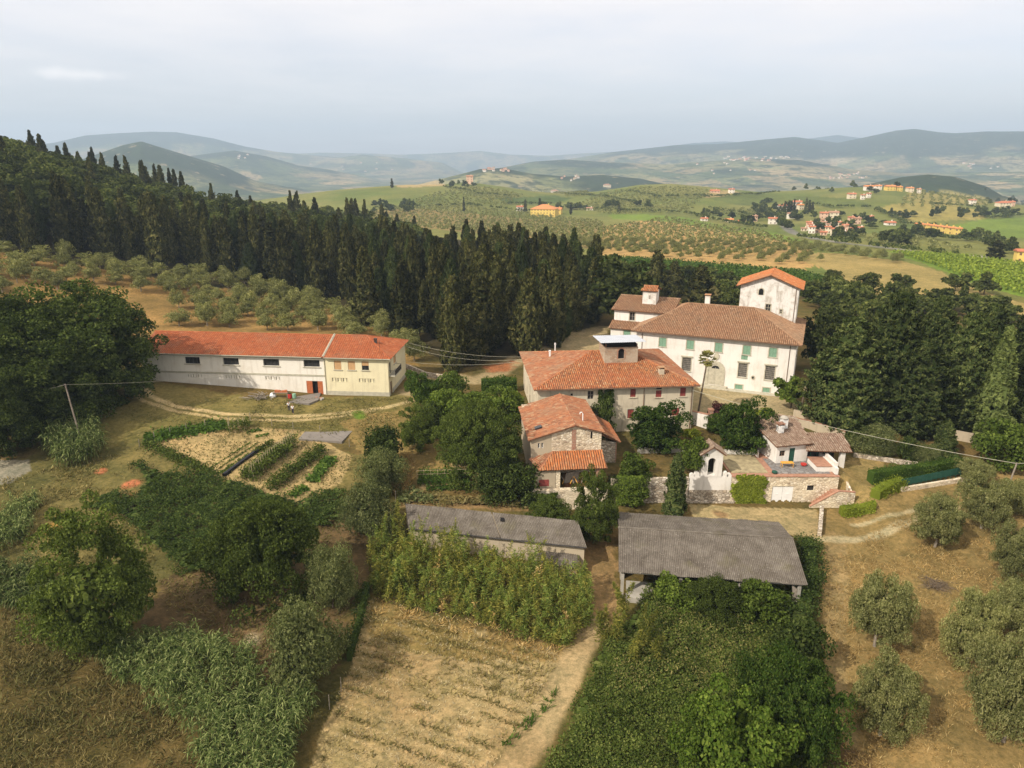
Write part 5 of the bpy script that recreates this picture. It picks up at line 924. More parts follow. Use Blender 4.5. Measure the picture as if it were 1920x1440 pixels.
OL = [('round olive tree standing alone beside the field track, nearer the barn', 1640, 1222, 1072, 128), ('round olive tree below it at the bottom of the dry field', 1650, 1390, 1238, 132), ('olive tree at the end of the whitish track', 1752, 1035, 925, 110), ('olive tree beyond the track in front of the green fence', 1840, 1000, 890, 105), ('small olive tree between the clipped hedge and the leaning pole', 1825, 910, 858, 80), ('olive tree at the foot of the leaning wooden pole', 1912, 968, 895, 90), ('olive tree at the photo edge above the brush pile', 1900, 1100, 982, 95), ('olive tree with forked trunk beside the brush pile', 1812, 1255, 1112, 118), ('pale olive tree touching the forked one', 1890, 1205, 1090, 110), ('largest olive tree in the bottom corner of the dry field', 1880, 1400, 1192, 165)]
for i, (lb, px, b, tp, w) in enumerate(OL): at('olive', 'olive_tree', lb, 'olive tree', px, b-10, tp+6, w*.84)
# the dark cypress wood: one individual each
GW = 'cypresses of the dark wood'
def region(poly, sp, jit=.35):
    P = W2(poly); lo, hi = P.min(0), P.max(0); xs = np.arange(lo[0], hi[0], sp); ys = np.arange(lo[1], hi[1], sp*.9); X, Y = np.meshgrid(xs, ys); X = X + (np.arange(len(ys)) % 2)[:, None]*sp/2; q = np.stack([X.ravel(), Y.ravel()], 1) + rng.uniform(-jit, jit, (X.size, 2))*sp; return q[inpoly(q[:, 0], q[:, 1], P)]
front = [(-30, 468), (60, 478), (130, 476), (200, 486), (300, 500), (370, 498), (430, 520), (540, 548), (600, 560), (690, 610), (760, 640), (850, 696), (905, 665), (990, 668), (1040, 650), (1075, 620), (1110, 605)]
for px, py in front:
    g = T(px, py); plant('cypressfat' if random.random() < .6 else 'cypress', 'cypress_tree', 'tall dark cypress in the front line of the dark wood', 'tree', g[0], g[1], random.uniform(15, 21) if px > 800 else random.uniform(19, 24), random.uniform(2.6, 4.0), 'cypresses along the front of the dark wood')
for (px, py, h) in ((880, 690, 13), (925, 660, 14), (985, 668, 15.5), (850, 660, 17)): 
    g = T(px, py-8); plant('cypressfat', 'cypress_tree', 'tall dark cypress in the front line of the dark wood', 'tree', g[0], g[1], h, 3.6, 'cypresses along the front of the dark wood')
n = 0
pts = np.concatenate([region([(-40, 464), (200, 482), (420, 515), (540, 542), (620, 556), (720, 598), (840, 650), (930, 655), (1040, 640), (1112, 598), (1130, 575), (1040, 520), (900, 500), (760, 486), (560, 486), (420, 476), (300, 464), (120, 446), (-40, 438)], 6.6)])
for x, y in pts[:270]:
    plant(random.choice(('cypress', 'cypress', 'cypressfat', 'cypressfat', 'conifer')), 'cypress_tree', 'tall dark cypress standing within the dark wood', 'tree', x, y, random.choice((random.uniform(12, 17), random.uniform(16, 23), random.uniform(17, 22))), random.uniform(2.2, 3.8), GW, parts=False)
fr_ = [T(x, y)[:2] for x, y in ((-140, 428), (-60, 434), (120, 444), (300, 462), (420, 474), (560, 484), (700, 486), (760, 484))]
bk_ = [np.array([math.sin(a), math.cos(a)])*r_ for a, r_ in zip([math.atan2(*ray(x, 400)[:2]) for x in (800, 700, 560, 420, 300, 120, -60, -140)], (420, 470, 500, 500, 500, 500, 500, 500))]
Pw = np.array(fr_+bk_); lo_, hi_ = Pw.min(0), Pw.max(0); q = np.stack(np.meshgrid(np.arange(lo_[0], hi_[0], 11.2), np.arange(lo_[1], hi_[1], 11.2)), -1).reshape(-1, 2); q = q + rng.uniform(-4, 4, q.shape); q = q[inpoly(q[:, 0], q[:, 1], Pw)]
print('wood', len(q)); q = q[rng.permutation(len(q))]
for x, y in q[:330]:
    c = random.random() < .13; plant('cypress' if c else 'woodtree', 'cypress_tree' if c else 'wood_tree', ('dark cypress rising above the broadleaf wood on the hillside' if c else 'rounded broadleaf tree of the mixed wood on the hillside'), 'tree', x, y, random.uniform(14, 20) if c else random.uniform(9, 15), random.uniform(2.2, 3.2) if c else random.uniform(5.5, 8), 'cypresses on the wooded hillside' if c else 'broadleaf trees on the wooded hillside', parts=False)
for px, py in ((130, 288), (140, 290), (190, 290), (205, 300), (232, 305), (245, 300), (270, 310), (285, 312), (340, 330), (350, 332), (40, 280), (60, 282), (100, 285), (300, 318), (310, 322), (322, 325), (680, 378), (672, 378), (660, 380), (650, 380), (560, 372), (550, 372)):
    az_ = math.atan2(*ray(px+random.uniform(-6, 6), 400)[:2]); r_ = random.uniform(405, 440); hh_ = 4.
    for _ in range(60):
        if proj(math.sin(az_)*r_, math.cos(az_)*r_, float(H(math.sin(az_)*r_, math.cos(az_)*r_))+hh_)[1] > py-12 and hh_ < 21: hh_ += .4
    plant('cypress', 'cypress_tree', 'dark cypress on the skyline of the wooded hill', 'tree', math.sin(az_)*r_, math.cos(az_)*r_, max(hh_, 9), random.uniform(2.0, 3.0), 'skyline cypresses', parts=False)
# olives on the slope behind the barn, then the far groves
GO = 'olive trees on the slope behind the barn'
q = np.concatenate([region([(-40, 478), (180, 492), (420, 525), (560, 552), (700, 610), (790, 650), (800, 690), (700, 640), (560, 622), (330, 615), (330, 560), (200, 545), (-40, 560)], 7.2, .3)])
for x, y in q: plant('oliveslope', 'olive_tree', 'grey green olive tree on the dry slope behind the barn', 'olive tree', x, y, random.uniform(3.8, 6), random.uniform(2.2, 3.3), GO)
GR = [([(1125, 428), (1250, 408), (1420, 434), (1500, 462), (1545, 490), (1490, 500), (1300, 488), (1125, 474)], 9.6), ([(690, 394), (830, 388), (1000, 402), (1130, 416), (1125, 470), (1000, 452), (820, 432), (690, 415)], 8.8), ([(1500, 455), (1690, 486), (1680, 494), (1490, 468)], 8), ([(760, 380), (820, 362), (900, 352), (980, 366), (950, 388), (820, 392)], 9), ([(1060, 392), (1130, 364), (1230, 352), (1330, 358), (1310, 378), (1290, 402), (1150, 404)], 9.5), ([(1690, 376), (1750, 360), (1850, 374), (1850, 388), (1740, 392), (1690, 388)], 11), ([(980, 352), (1060, 372), (1110, 366), (1070, 358)], 11), ([(1600, 440), (1720, 446), (1820, 470), (1780, 474), (1620, 458)], 10), ([(1330, 392), (1440, 390), (1460, 410), (1340, 404)], 10)]
q = np.concatenate([region(p, s, .22) for p, s in GR]); dd = np.hypot(q[:, 0], q[:, 1]); q = q[np.argsort(dd)]
NI = 215
for x, y in q[:NI]: plant('oliveslope', 'olive_tree', 'small olive tree in the orange soil grove beyond the villa', 'olive tree', x, y, random.uniform(2.9, 4.2), random.uniform(1.6, 2.4), 'olive trees of the grove beyond the villa', parts=False)
def lowcrowns(name, q, leafk, h, rad, nl, sz):
    z = H(q[:, 0], q[:, 1]); n = len(q); d = unit(n*nl).reshape(n, nl, 3); d[:, :, 2] = np.abs(d[:, :, 2])*1.1-.25; s = rng.uniform(.75, 1.2, (n, 1, 1)); P = np.stack([q[:, 0], q[:, 1], z+h*.5], 1)[:, None] + d*np.array([rad, rad, h*.5])*s*rng.uniform(.65, 1, (n, nl, 1))
    Vv = leaves(P.reshape(-1, 3), d.reshape(-1, 3), sz, sz*.75, .5); return tag(obj(name, qmesh(name, [Vv], [L[leafk]])), kind='stuff')
lowcrowns('far_olive_groves', q[NI:], 'olive', 3.6, 2.1, 26, 1.3)
print('olives', len(q), 'cyp', len(pts))
# hedgerows, garden trees and copses in the valley
GF = 'dark trees scattered through the valley fields'; q = []
for poly, n in (([(1310, 398), (1500, 390), (1680, 420), (1560, 440), (1480, 432), (1330, 416)], 46), ([(1430, 355), (1700, 360), (1690, 378), (1480, 378)], 34), ([(1540, 452), (1720, 468), (1700, 450), (1560, 440)], 26), ([(1680, 440), (1900, 478), (1900, 462), (1700, 430)], 22), ([(950, 380), (1130, 392), (1240, 392), (1150, 384)], 22), ([(700, 372), (820, 392), (800, 402), (700, 400)], 14), ([(1650, 404), (1920, 398), (1900, 408), (1700, 414)], 26), ([(1800, 385), (1920, 392), (1920, 374), (1830, 372)], 20), ([(1420, 372), (1520, 392), (1500, 420), (1400, 410)], 22), ([(820, 346), (900, 350), (860, 356)], 8), ([(1500, 560), (1560, 545), (1640, 565), (1900, 590), (1880, 610), (1560, 600)], 60), ([(1110, 522), (1300, 528), (1400, 540), (1400, 562), (1120, 556)], 26)): q.append(sample(W2(poly), n))
for x, y in np.concatenate(q): r_ = math.hypot(x, y); plant('fartree', 'tree', 'dark bushy tree among the valley fields and houses', 'tree', x, y, random.uniform(5, 9)*(.8 if r_ < 300 else 1), random.uniform(2.6, 5)*(.8 if r_ < 300 else 1), GF, parts=False)
for px, py in ((1478, 398), (1482, 396), (1488, 394), (1510, 398), (1516, 398), (1522, 400), (1470, 402), (985, 398), (1070, 402), (870, 398), (1012, 396), (735, 352), (1160, 400)): 
    g = T(px, py); plant('farcypress', 'cypress_tree', 'dark pointed cypress beside the valley houses', 'tree', g[0], g[1], random.uniform(10, 16), random.uniform(1.5, 2.6), 'cypresses beside the valley houses', parts=False)
hq = []
for ln in ([(1130, 398), (1290, 402), (1440, 430)], [(1310, 372), (1390, 366), (1462, 361)], [(1480, 381), (1560, 390), (1640, 391)], [(1500, 447), (1600, 460), (1700, 473), (1800, 482)], [(1640, 420), (1780, 427)], [(700, 392), (860, 386), (1000, 399)], [(1060, 388), (1180, 398)], [(1850, 411), (1930, 404)], [(1560, 550), (1680, 556), (1760, 566)], [(1330, 392), (1400, 404), (1460, 416)], [(1180, 360), (1240, 372), (1330, 368)], [(940, 384), (1040, 384)], [(1700, 440), (1800, 452), (1900, 462)], [(1740, 384), (1850, 392)], [(1640, 392), (1700, 420)], [(830, 352), (900, 366), (960, 370)], [(1070, 366), (1150, 372), (1200, 384)]):
    Q = W2(ln)
    for a, b in zip(Q[:-1], Q[1:]): n = max(2, int(np.linalg.norm(b-a)/3.2)); hq.append(a + (b-a)*rng.random((n, 1)) + rng.normal(size=(n, 2))*1.3)
lowcrowns('hedgerows', np.concatenate(hq), 'wood', 4.2, 2.4, 22, 1.5)
# ---------------------------------------------------------------- palms
def palm(px, base, top, label, lean=0.):
    g = T(px, base); h = 1.
    while proj(g[0], g[1], g[2]+h)[1] > top: h += .05
    h -= .9; t = thing('palm_tree', label, 'palm', tuple(g)); k = MB(); k.tube([(0, 0, -.3), (lean*.5, 0, h*.5), (lean, 0, h)], .17, 7, r2=.13); k.build('trunk', M['bark'], t)
    Vs = []
    for i in range(60):
        a = rng.uniform(0, 6.28); e = rng.uniform(-.9, 1.2); d = np.array([math.cos(a)*math.cos(e), math.sin(a)*math.cos(e), math.sin(e)]); c = np.array([lean, 0, h]); tip = c + d*rng.uniform(.8, 1.1); P = tip + unit(16)*.05; s = np.array([-math.sin(a), math.cos(a), 0]); fa = np.linspace(-1.1, 1.1, 16)[:, None]
        u = d*np.cos(fa) + s*np.sin(fa); Vs.append(leaves(tip + u*.32, np.cross(u, s)+.01, .66, .15, .2, u))
    obj('crown', qmesh('palm_crown', Vs, [L['palm']]), t); k = MB(); k.lathe([(.2, -1.0), (.33, -.6), (.3, -.1), (.1, .1)], (lean, 0, h), 9); k.build('dead_frond_skirt', M['tan'], t)
palm(1308, 778, 664, 'tall slender fan palm in front of the villa door', .9); palm(1499, 778, 716, 'shorter fan palm by the low forecourt wall', .5)
# ---------------------------------------------------------------- hedges and climbers
def hedge(name, label, pts, h, w, leafk, per=90, lw=(.22, .15), cat='hedge', rough=.09):
    P = [np.array(p) for p in pts]; Vs = []; core = MB()
    for a, b in zip(P[:-1], P[1:]):
        L_ = np.linalg.norm(b[:2]-a[:2]); n = int(L_*h*per); s = rng.random(n)[:, None]; d = (b-a)[:2]/L_; nr = np.array([-d[1], d[0]]); f = rng.integers(0, 3, n); v = rng.uniform(-w/2, w/2, n); z = rng.uniform(0, h, n)
        off = np.where(f == 0, v, np.where(f == 1, -w/2, w/2)); z = np.where(f == 0, h, z); off = off + rng.normal(size=n)*rough*1.0 + (fbm(s[:, 0]*L_, z, 1.4, 3, 5)-.5)*rough*7; z = np.maximum(z*(1+(fbm(s[:, 0]*L_, z*0, 2.0, 3, 6)-.5)*rough*4) + rng.normal(size=n)*rough, 0); base = a + (b-a)*s
        Q = np.stack([base[:, 0]+nr[0]*off, base[:, 1]+nr[1]*off, base[:, 2]+z], 1); N = np.where((f == 0)[:, None], np.array([0, 0, 1.]), np.where((f == 1)[:, None], np.append(-nr, .3), np.append(nr, .3))); Vs.append(leaves(Q, N, lw[0], lw[1], .55))
        e = np.append(nr, 0)*w*(.47-rough*.6); zz = np.array([0, 0, h*(.98-rough)]); c = [a-e, b-e, b+e, a+e]
        core.hexa([tuple(x-np.array([0, 0, .3])) for x in c]+[tuple(x+zz) for x in c])
    o = obj(name, qmesh(name, Vs, [L[leafk]])); tag(o, label, cat); core.build('hedge_body', L[leafk], o)
hedge('hedge', 'long clipped dark green hedge behind the green fence', [T(1630, 905), T(1720, 893), T(1800, 880)], 2.0, 1.6, 'hedge', 130, (.18, .13), rough=.1)
hedge('hedge', 'bright lime clipped hedge at the corner of the lawn', [T(1640, 935), T(1665, 920), T(1690, 912)], 1.6, 1.8, 'creeper', 110, (.2, .15), rough=.16)
hedge('hedge', 'low bright green hedge below the terrace stairs', [T(1575, 965), T(1610, 962), T(1640, 955)], 1.4, 1.6, 'creeper', 110, (.2, .15), rough=.16)
hedge('hedge', 'square clipped dark hedge beside the cream farmhouse', [T(903, 734), T(968, 732)], 2.6, 2.4, 'hedge', 70, (.28, .2))
hedge('hedge', 'ivy covered bank between the open barn and the olive field', [T(1512, 1030), T(1520, 1090), T(1505, 1150), T(1490, 1200)], 2.4, 2.4, 'ivy', 120, (.26, .18), rough=.3)
hedge('hedge', 'ivy grown fence line beside the shadowed ditch', [T(690, 1105), T(672, 1180), T(655, 1240)], 1.4, .8, 'ivy', 120, (.22, .16), rough=.28)
def cover(name, poly, leafk, dens, h, lw, bump=2.5, mound=True, label=None, cat=None, jit=.7, kind='stuff', pw=1.):
    P = W2(poly); n = int(area(P)*dens); q = sample(P, n); q = q + np.stack([fbm(q[:, 0], q[:, 1], 3, 3, 11)-.5, fbm(q[:, 0], q[:, 1], 3, 3, 12)-.5], 1)*3.2 + rng.normal(size=q.shape)*.18; m = fbm(q[:, 0], q[:, 1], bump, 3, 77)**pw; ed = np.clip(np.min([np.hypot(q[:, 0]-a-(q[:, 0]-a)*0, q[:, 1]-b) for a, b in P], 0)/2, .3, 1); z = H(q[:, 0], q[:, 1]) + h*m*ed*rng.uniform(.6, 1.05, n)
    e = .25; gx = (fbm(q[:, 0]+e, q[:, 1], bump, 3, 77)-fbm(q[:, 0]-e, q[:, 1], bump, 3, 77))*h/(2*e); gy = (fbm(q[:, 0], q[:, 1]+e, bump, 3, 77)-fbm(q[:, 0], q[:, 1]-e, bump, 3, 77))*h/(2*e)
    N = np.stack([-gx, -gy, np.ones(n)], 1); N /= np.linalg.norm(N, axis=1)[:, None]; Vv = [leaves(np.stack([q[:, 0], q[:, 1], z], 1), N, lw[0], lw[1], jit)]
    if mound:
        k = int(area(P)*7); s = sample(P, k); s = P.mean(0)+(s-P.mean(0))*.96; zz = H(s[:, 0], s[:, 1]) + h*.62*fbm(s[:, 0], s[:, 1], bump, 3, 77)**pw; Vv.append(leaves(np.stack([s[:, 0], s[:, 1], zz], 1), np.tile([0, 0, 1.], (k, 1)), .75, .65, .25))
    return tag(obj(name, qmesh(name, Vv, [L[leafk]])), label, cat, kind=kind)
cover('ivy_ground_cover', [(245, 870), (300, 890), (380, 890), (440, 905), (500, 928), (560, 948), (640, 920), (665, 955), (640, 985), (560, 1000), (500, 1030), (430, 1085), (340, 1075), (270, 1020), (240, 975), (160, 955), (190, 932), (250, 930), (275, 905)], 'ivy', 80, 2.1, (.24, .16), 2.4)
cover('bramble_thicket', [(1175, 1170), (1235, 1100), (1330, 1095), (1470, 1110), (1500, 1180), (1545, 1230), (1545, 1330), (1560, 1500), (1020, 1500), (1080, 1330), (1115, 1240)], 'bramble', 120, 2.6, (.24, .15), 4.0)
cover('bramble_thicket', [(1200, 1180), (1260, 1130), (1400, 1120), (1440, 1200), (1380, 1300), (1250, 1320), (1130, 1330), (1150, 1230)], 'herb', 34, 2.75, (.26, .1), 4.0, False)
cover('bramble_thicket', [(1130, 1330), (1250, 1300), (1330, 1350), (1250, 1480), (1090, 1480)], 'walnut', 26, 2.75, (.26, .17), 4.0, False)
cover('kitchen_garden_cover', [(760, 925), (900, 935), (980, 945), (990, 952), (760, 945)], 'weed', 26, 1.0, (.35, .16), 2)
cover('climber_bank', [(735, 890), (770, 905), (790, 925), (830, 945), (745, 945)], 'oliveold', 30, 1.6, (.34, .18), 2)
# leafy vine on the terrace wall
def wallvine(name, label, p0, p1, z0, z1, leafk, n, edge=0):
    p0 = np.array(p0); p1 = np.array(p1); d = p1-p0; L_ = np.hypot(*d); nr = np.array([d[1], -d[0]])/L_; u = rng.random(n); w = rng.random(n); keep = (fbm(u*L_, w*(z1-z0), 1.2, 3, 5) + .7*np.minimum(np.minimum(u, 1-u)*3, np.minimum(w+.25, 1.1-w)*2.5) > .62); u = u[keep]; w = w[keep]; th = .15 + .45*fbm(u*L_, w*3, .9, 3, 8)
    P = np.stack([p0[0]+d[0]*u+nr[0]*th, p0[1]+d[1]*u+nr[1]*th, z0+(z1-z0)*w], 1); Vv = [leaves(P, np.tile([nr[0], nr[1], .5], (len(P), 1)), .28, .22, .6), leaves(P[::12]-np.append(nr, 0)*.12, np.tile([nr[0], nr[1], .1], (len(P[::12]), 1)), .8, .7, .2)]; return tag(obj(name, qmesh(name, Vv, [L[leafk]])), label, 'climber')
wallvine('wall_creeper', 'bright yellow green creeper hanging over the terrace wall', (31.6, 93.85), (36.9, 93.85), -5.2, -.7, 'creeper', 5200)
wallvine('wall_creeper', 'dark creeper climbing the front of the cream farmhouse', (14.3, 111.3), (16.6, 111.5), 0, 6.6, 'ivy', 2600)
wallvine('wall_creeper', 'creeper over the crumbling stone wall beside the stone outbuilding', (14.4, 93.2), (19, 93.5), -5, -.5, 'bright', 3000)
wallvine('wall_creeper', 'ivy along the base wall of the outbuilding porch', (2.6, 91.1), (6.2, 91.4), -5, -2.4, 'hedge', 2600)
# ---------------------------------------------------------------- canes and bamboo
def canes(name, label, poly, n, h, leafk, kind=None, group=None, ll=1.0, lw=.085, nleaf=14, droop=.9):
    P = W2(poly); q = sample(P, n); Vs = []; seg = 3; z = H(q[:, 0], q[:, 1])
    q = q + np.stack([fbm(q[:, 0], q[:, 1], 2, 3, 15)-.5, fbm(q[:, 0], q[:, 1], 2, 3, 16)-.5], 1)*2.6; z = H(q[:, 0], q[:, 1]); hh = h*rng.uniform(.7, 1.1, n)*(.45+1.1*fbm(q[:, 0], q[:, 1], 3, 3, 17)); lean = rng.normal(size=(n, 2))*.13
    t = rng.random((n, nleaf))*.72+.28; a = rng.uniform(0, 6.28, (n, nleaf)); base = np.stack([q[:, 0, None]+lean[:, :1]*hh[:, None]*t, q[:, 1, None]+lean[:, 1:]*hh[:, None]*t, z[:, None]+hh[:, None]*t], -1)
    dirh = np.stack([np.cos(a), np.sin(a), 0*a], -1); l = ll*rng.uniform(.6, 1.2, (n, nleaf, 1)); side = np.stack([-np.sin(a), np.cos(a), 0*a], -1)*lw/2
    def pos(s): return base + dirh*l*s*.85 + np.array([0, 0, 1.])*(l*(.75*s - droop*1.15*s*s))
    for i, (s0, s1) in enumerate(((0, .35), (.35, .7), (.7, 1.0))):
        w0, w1 = ((.6, 1), (1, .8), (.8, .08))[i]; Vs.append(np.stack([pos(s0)-side*w0, pos(s1)-side*w1, pos(s1)+side*w1, pos(s0)+side*w0], 2).reshape(-1, 3))
    b0 = np.stack([q[:, 0], q[:, 1], z], 1); b1 = np.stack([q[:, 0]+lean[:, 0]*hh, q[:, 1]+lean[:, 1]*hh, z+hh*.97], 1); w = np.array([.02, .012, 0]); Vs.append(np.stack([b0-w, b1-w*.5, b1+w*.5, b0+w], 1).reshape(-1, 3))
    o = obj(name, qmesh(name, Vs, [L[leafk]])); return tag(o, label if kind is None else None, None if kind else 'cane', group, kind)
canes('giant_cane_bed', None, [(150, 1215), (240, 1225), (330, 1205), (400, 1225), (450, 1235), (500, 1290), (560, 1290), (590, 1330), (545, 1440), (530, 1520), (380, 1520), (370, 1400), (300, 1330), (250, 1300), (230, 1270)], 900, 3.0, 'reed', 'stuff')
canes('cane_clump', 'bright green cane clump around the wooden pole below the huge tree', [(85, 845), (130, 820), (190, 815), (200, 850), (160, 880), (105, 880)], 230, 4.2, 'reed', ll=1.2, lw=.12)
canes('cane_clump', 'cane clump at the photo edge below the grey hardstanding', [(-40, 1000), (40, 950), (75, 940), (60, 1000), (20, 1040), (-40, 1060)], 220, 3.2, 'reed', ll=1.0, lw=.1)
canes('cane_clump', 'greyish cane clump beside the wide green tree at the photo edge', [(-40, 1080), (60, 1070), (110, 1110), (60, 1150), (-40, 1140)], 220, 2.6, 'reed', ll=1.0, lw=.1)
BF = [T(x, y)[:2] for x, y in ((690, 1105), (720, 1135), (850, 1165), (950, 1200), (1060, 1220), (1115, 1195))]
def bamboo(name, pts, h, leafk, label=None, kind=None, group=None, den=130):
    Vs = []; 
    for x, y in pts:
        z = float(H(x, y)); hh = h*rng.uniform(.6, 1.15)*(.6+.8*float(vn(x, y, 2.2, 3)))*(1 if label else .42+.62*min(1, float(dline(np.array([x]), np.array([y]), BF)[0])/4.5)); a = rng.uniform(0, 6.28); bend = rng.uniform(.08, .4)*hh; m = int(den*rng.uniform(.7, 1.2)); t = rng.random(m)**.8*.85+.15; ax = np.stack([x+math.cos(a)*bend*t**2.2, y+math.sin(a)*bend*t**2.2, z+hh*t], 1)
        r = .85*(1-t)**.6+.05; an = rng.uniform(0, 6.28, m); o = np.stack([np.cos(an), np.sin(an), 0*an], 1); P = ax + o*(r*rng.uniform(.3, 1, m))[:, None] + np.array([0, 0, .18])*rng.normal(size=(m, 1)); up = o + np.array([0, 0, .55]); Vs.append(leaves(P, np.array([0, 0, 1.])+o*.3, .42, .085, .55, up*1.5))
        s = np.linspace(0, 1, 4); c = np.stack([x+math.cos(a)*bend*s**2.2, y+math.sin(a)*bend*s**2.2, z+hh*s], 1); w = np.array([.022, .01, 0]); Vs.append(np.stack([c[:-1]-w, c[1:]-w, c[1:]+w, c[:-1]+w], 1).reshape(-1, 3))
    return tag(obj(name, qmesh(name, Vs, [L[leafk]])), label, 'bamboo' if label else None, group, kind)
bp = W2([(690, 1055), (740, 1030), (860, 1052), (960, 1075), (1090, 1095), (1115, 1130), (1105, 1185), (1060, 1215), (950, 1195), (850, 1160), (720, 1130), (690, 1095)])
bamboo('bamboo_thicket', sample(bp, 330), 4.3, 'bamboo', kind='stuff', den=110); bamboo('bamboo_thicket', sample(bp, 300), 4.2, 'bramble', kind='stuff', den=100); bamboo('bamboo_thicket', sample(bp, 14), 4.0, 'straw', kind='stuff', den=60)
for px, py, h in ((1165, 1175, 5.2), (1150, 1230, 4.6), (1205, 1235, 5), (1185, 1262, 4.2), (1130, 1222, 3.8), (1225, 1265, 4), (715, 1040, 5.2), (745, 1035, 5.4)):
    g = T(px, py-12); bamboo('bamboo_plume', [g[:2]+rng.normal(size=2)*.25 for _ in range(3)], h, 'bamboo', 'yellow green bamboo plume standing at the edge of the thicket', group='bamboo plumes at the thicket edge', den=300)
# ---------------------------------------------------------------- dry grass and weeds
def blades(name, poly, dens, h, w, leafk, lean=.5, clump=None):
    P = W2(poly); n = int(area(P)*dens); q = sample(P, n)
    if clump: m = fbm(q[:, 0], q[:, 1], clump, 3, 61); q = q[m > rng.uniform(.35, .6, n)]
    n = len(q); z = H(q[:, 0], q[:, 1]); a = rng.uniform(0, 6.28, n); hh = h*rng.uniform(.5, 1.3, n); b = np.stack([q[:, 0], q[:, 1], z-.02], 1); ln = rng.normal(size=(n, 2))*lean; s = np.stack([np.cos(a), np.sin(a), 0*a], 1)*w/2; d = np.stack([ln[:, 0], ln[:, 1], np.ones(n)], 1)*hh[:, None]
    return tag(obj(name, qmesh(name, [np.stack([b-s, b+d*.55-s*1.3, b+d, b+d*.5+s*1.3], 1).reshape(-1, 3)], [L[leafk]])), kind='stuff')
blades('dry_grass', [(1545, 1060), (1640, 1000), (1760, 950), (1920, 930), (1990, 1100), (1990, 1480), (1600, 1500), (1560, 1250)], 46, .26, .05, 'straw', 1.3, 2.2)
blades('meadow_grass', [(0, 1130), (150, 1190), (260, 1260), (350, 1380), (380, 1500), (0, 1500)], 50, .4, .06, 'weed', 1.0, 2.5); blades('meadow_herbs', [(0, 1130), (150, 1190), (260, 1260), (350, 1380), (380, 1500), (0, 1500)], 26, .45, .1, 'herb', .9, 3.2)
blades('meadow_herbs', [(0, 900), (260, 840), (470, 745), (780, 745), (800, 800), (700, 880), (640, 1000), (560, 1290), (420, 1270), (300, 1090), (60, 1080)], 9, .3, .12, 'herb', 1.0, 3)
blades('meadow_grass', [(300, 1090), (420, 1080), (620, 1020), (680, 1080), (600, 1250), (480, 1260), (330, 1210)], 16, .38, .07, 'weed', 1.2, 1.8)
blades('meadow_grass', [(0, 900), (240, 850), (300, 1080), (60, 1080)], 13, .42, .09, 'weed', 1.1, 3)
blades('field_stubble', [(690, 1130), (800, 1152), (950, 1197), (1055, 1217), (1000, 1335), (925, 1440), (900, 1490), (580, 1490), (640, 1290)], 13, .2, .06, 'paleweed', 1.3, 1.3)
blades('field_stubble', [(700, 1150), (950, 1210), (1045, 1235), (1000, 1330), (700, 1290)], 16, .38, .08, 'weed', .9, 1.6)
PF = W2([(690, 1130), (800, 1152), (950, 1197), (1055, 1217), (1000, 1335), (925, 1440), (900, 1490), (580, 1490), (640, 1290)])
def rowblades(name, P, sp, dens, h, w, leafk, ph=0., keep=.45):
    a0, b0 = T(800, 1150)[:2], T(1060, 1215)[:2]; dr = (b0-a0)/np.linalg.norm(b0-a0); nr = np.array([-dr[1], dr[0]]); q = sample(P, int(area(P)*dens)); c = q@nr; cs = (np.round(c/sp)+ph)*sp + rng.normal(size=len(c))*.14 + (fbm(q@dr, c*0, 6, 2, 4)-.5)*.8; q = q + nr*(cs-c)[:, None]; q = q[(vn(q@dr, np.round(c/sp)*7, 2.2, 6) > keep)]
    n = len(q); z = H(q[:, 0], q[:, 1]); a = rng.uniform(0, 6.28, n); hh = h*rng.uniform(.5, 1.3, n); b = np.stack([q[:, 0], q[:, 1], z-.02], 1); ln = rng.normal(size=(n, 2)); s = np.stack([np.cos(a), np.sin(a), 0*a], 1)*w/2; d = np.stack([ln[:, 0], ln[:, 1], np.ones(n)], 1)*hh[:, None]
    return tag(obj(name, qmesh(name, [np.stack([b-s, b+d*.55-s*1.3, b+d, b+d*.5+s*1.3], 1).reshape(-1, 3)], [L[leafk]])), kind='stuff')
rowblades('field_weeds', PF, 1.5, 16, .22, .07, 'weed'); rowblades('field_weeds', PF, 1.5, 7, .25, .09, 'herb', 0, .55); rowblades('field_stubble', PF, 1.5, 14, .16, .05, 'paleweed', .5, .3)
blades('field_weeds', [(1040, 1290), (1010, 1330), (960, 1370), (940, 1400), (960, 1400), (1010, 1350), (1050, 1305)], 60, .45, .1, 'veg', .8, .8)
blades('straw_bank', [(700, 1128), (860, 1165), (1060, 1212), (1050, 1228), (850, 1190), (700, 1150)], 45, .4, .08, 'straw', 1.2, 1.5)
blades('dry_grass', [(740, 880), (765, 850), (775, 880), (765, 930), (740, 930)], 50, .8, .1, 'straw', .6)
blades('lawn_grass', [(200, 760), (470, 745), (780, 745), (800, 800), (560, 800), (260, 830)], 7, .22, .1, 'weed', 1.2, 3)
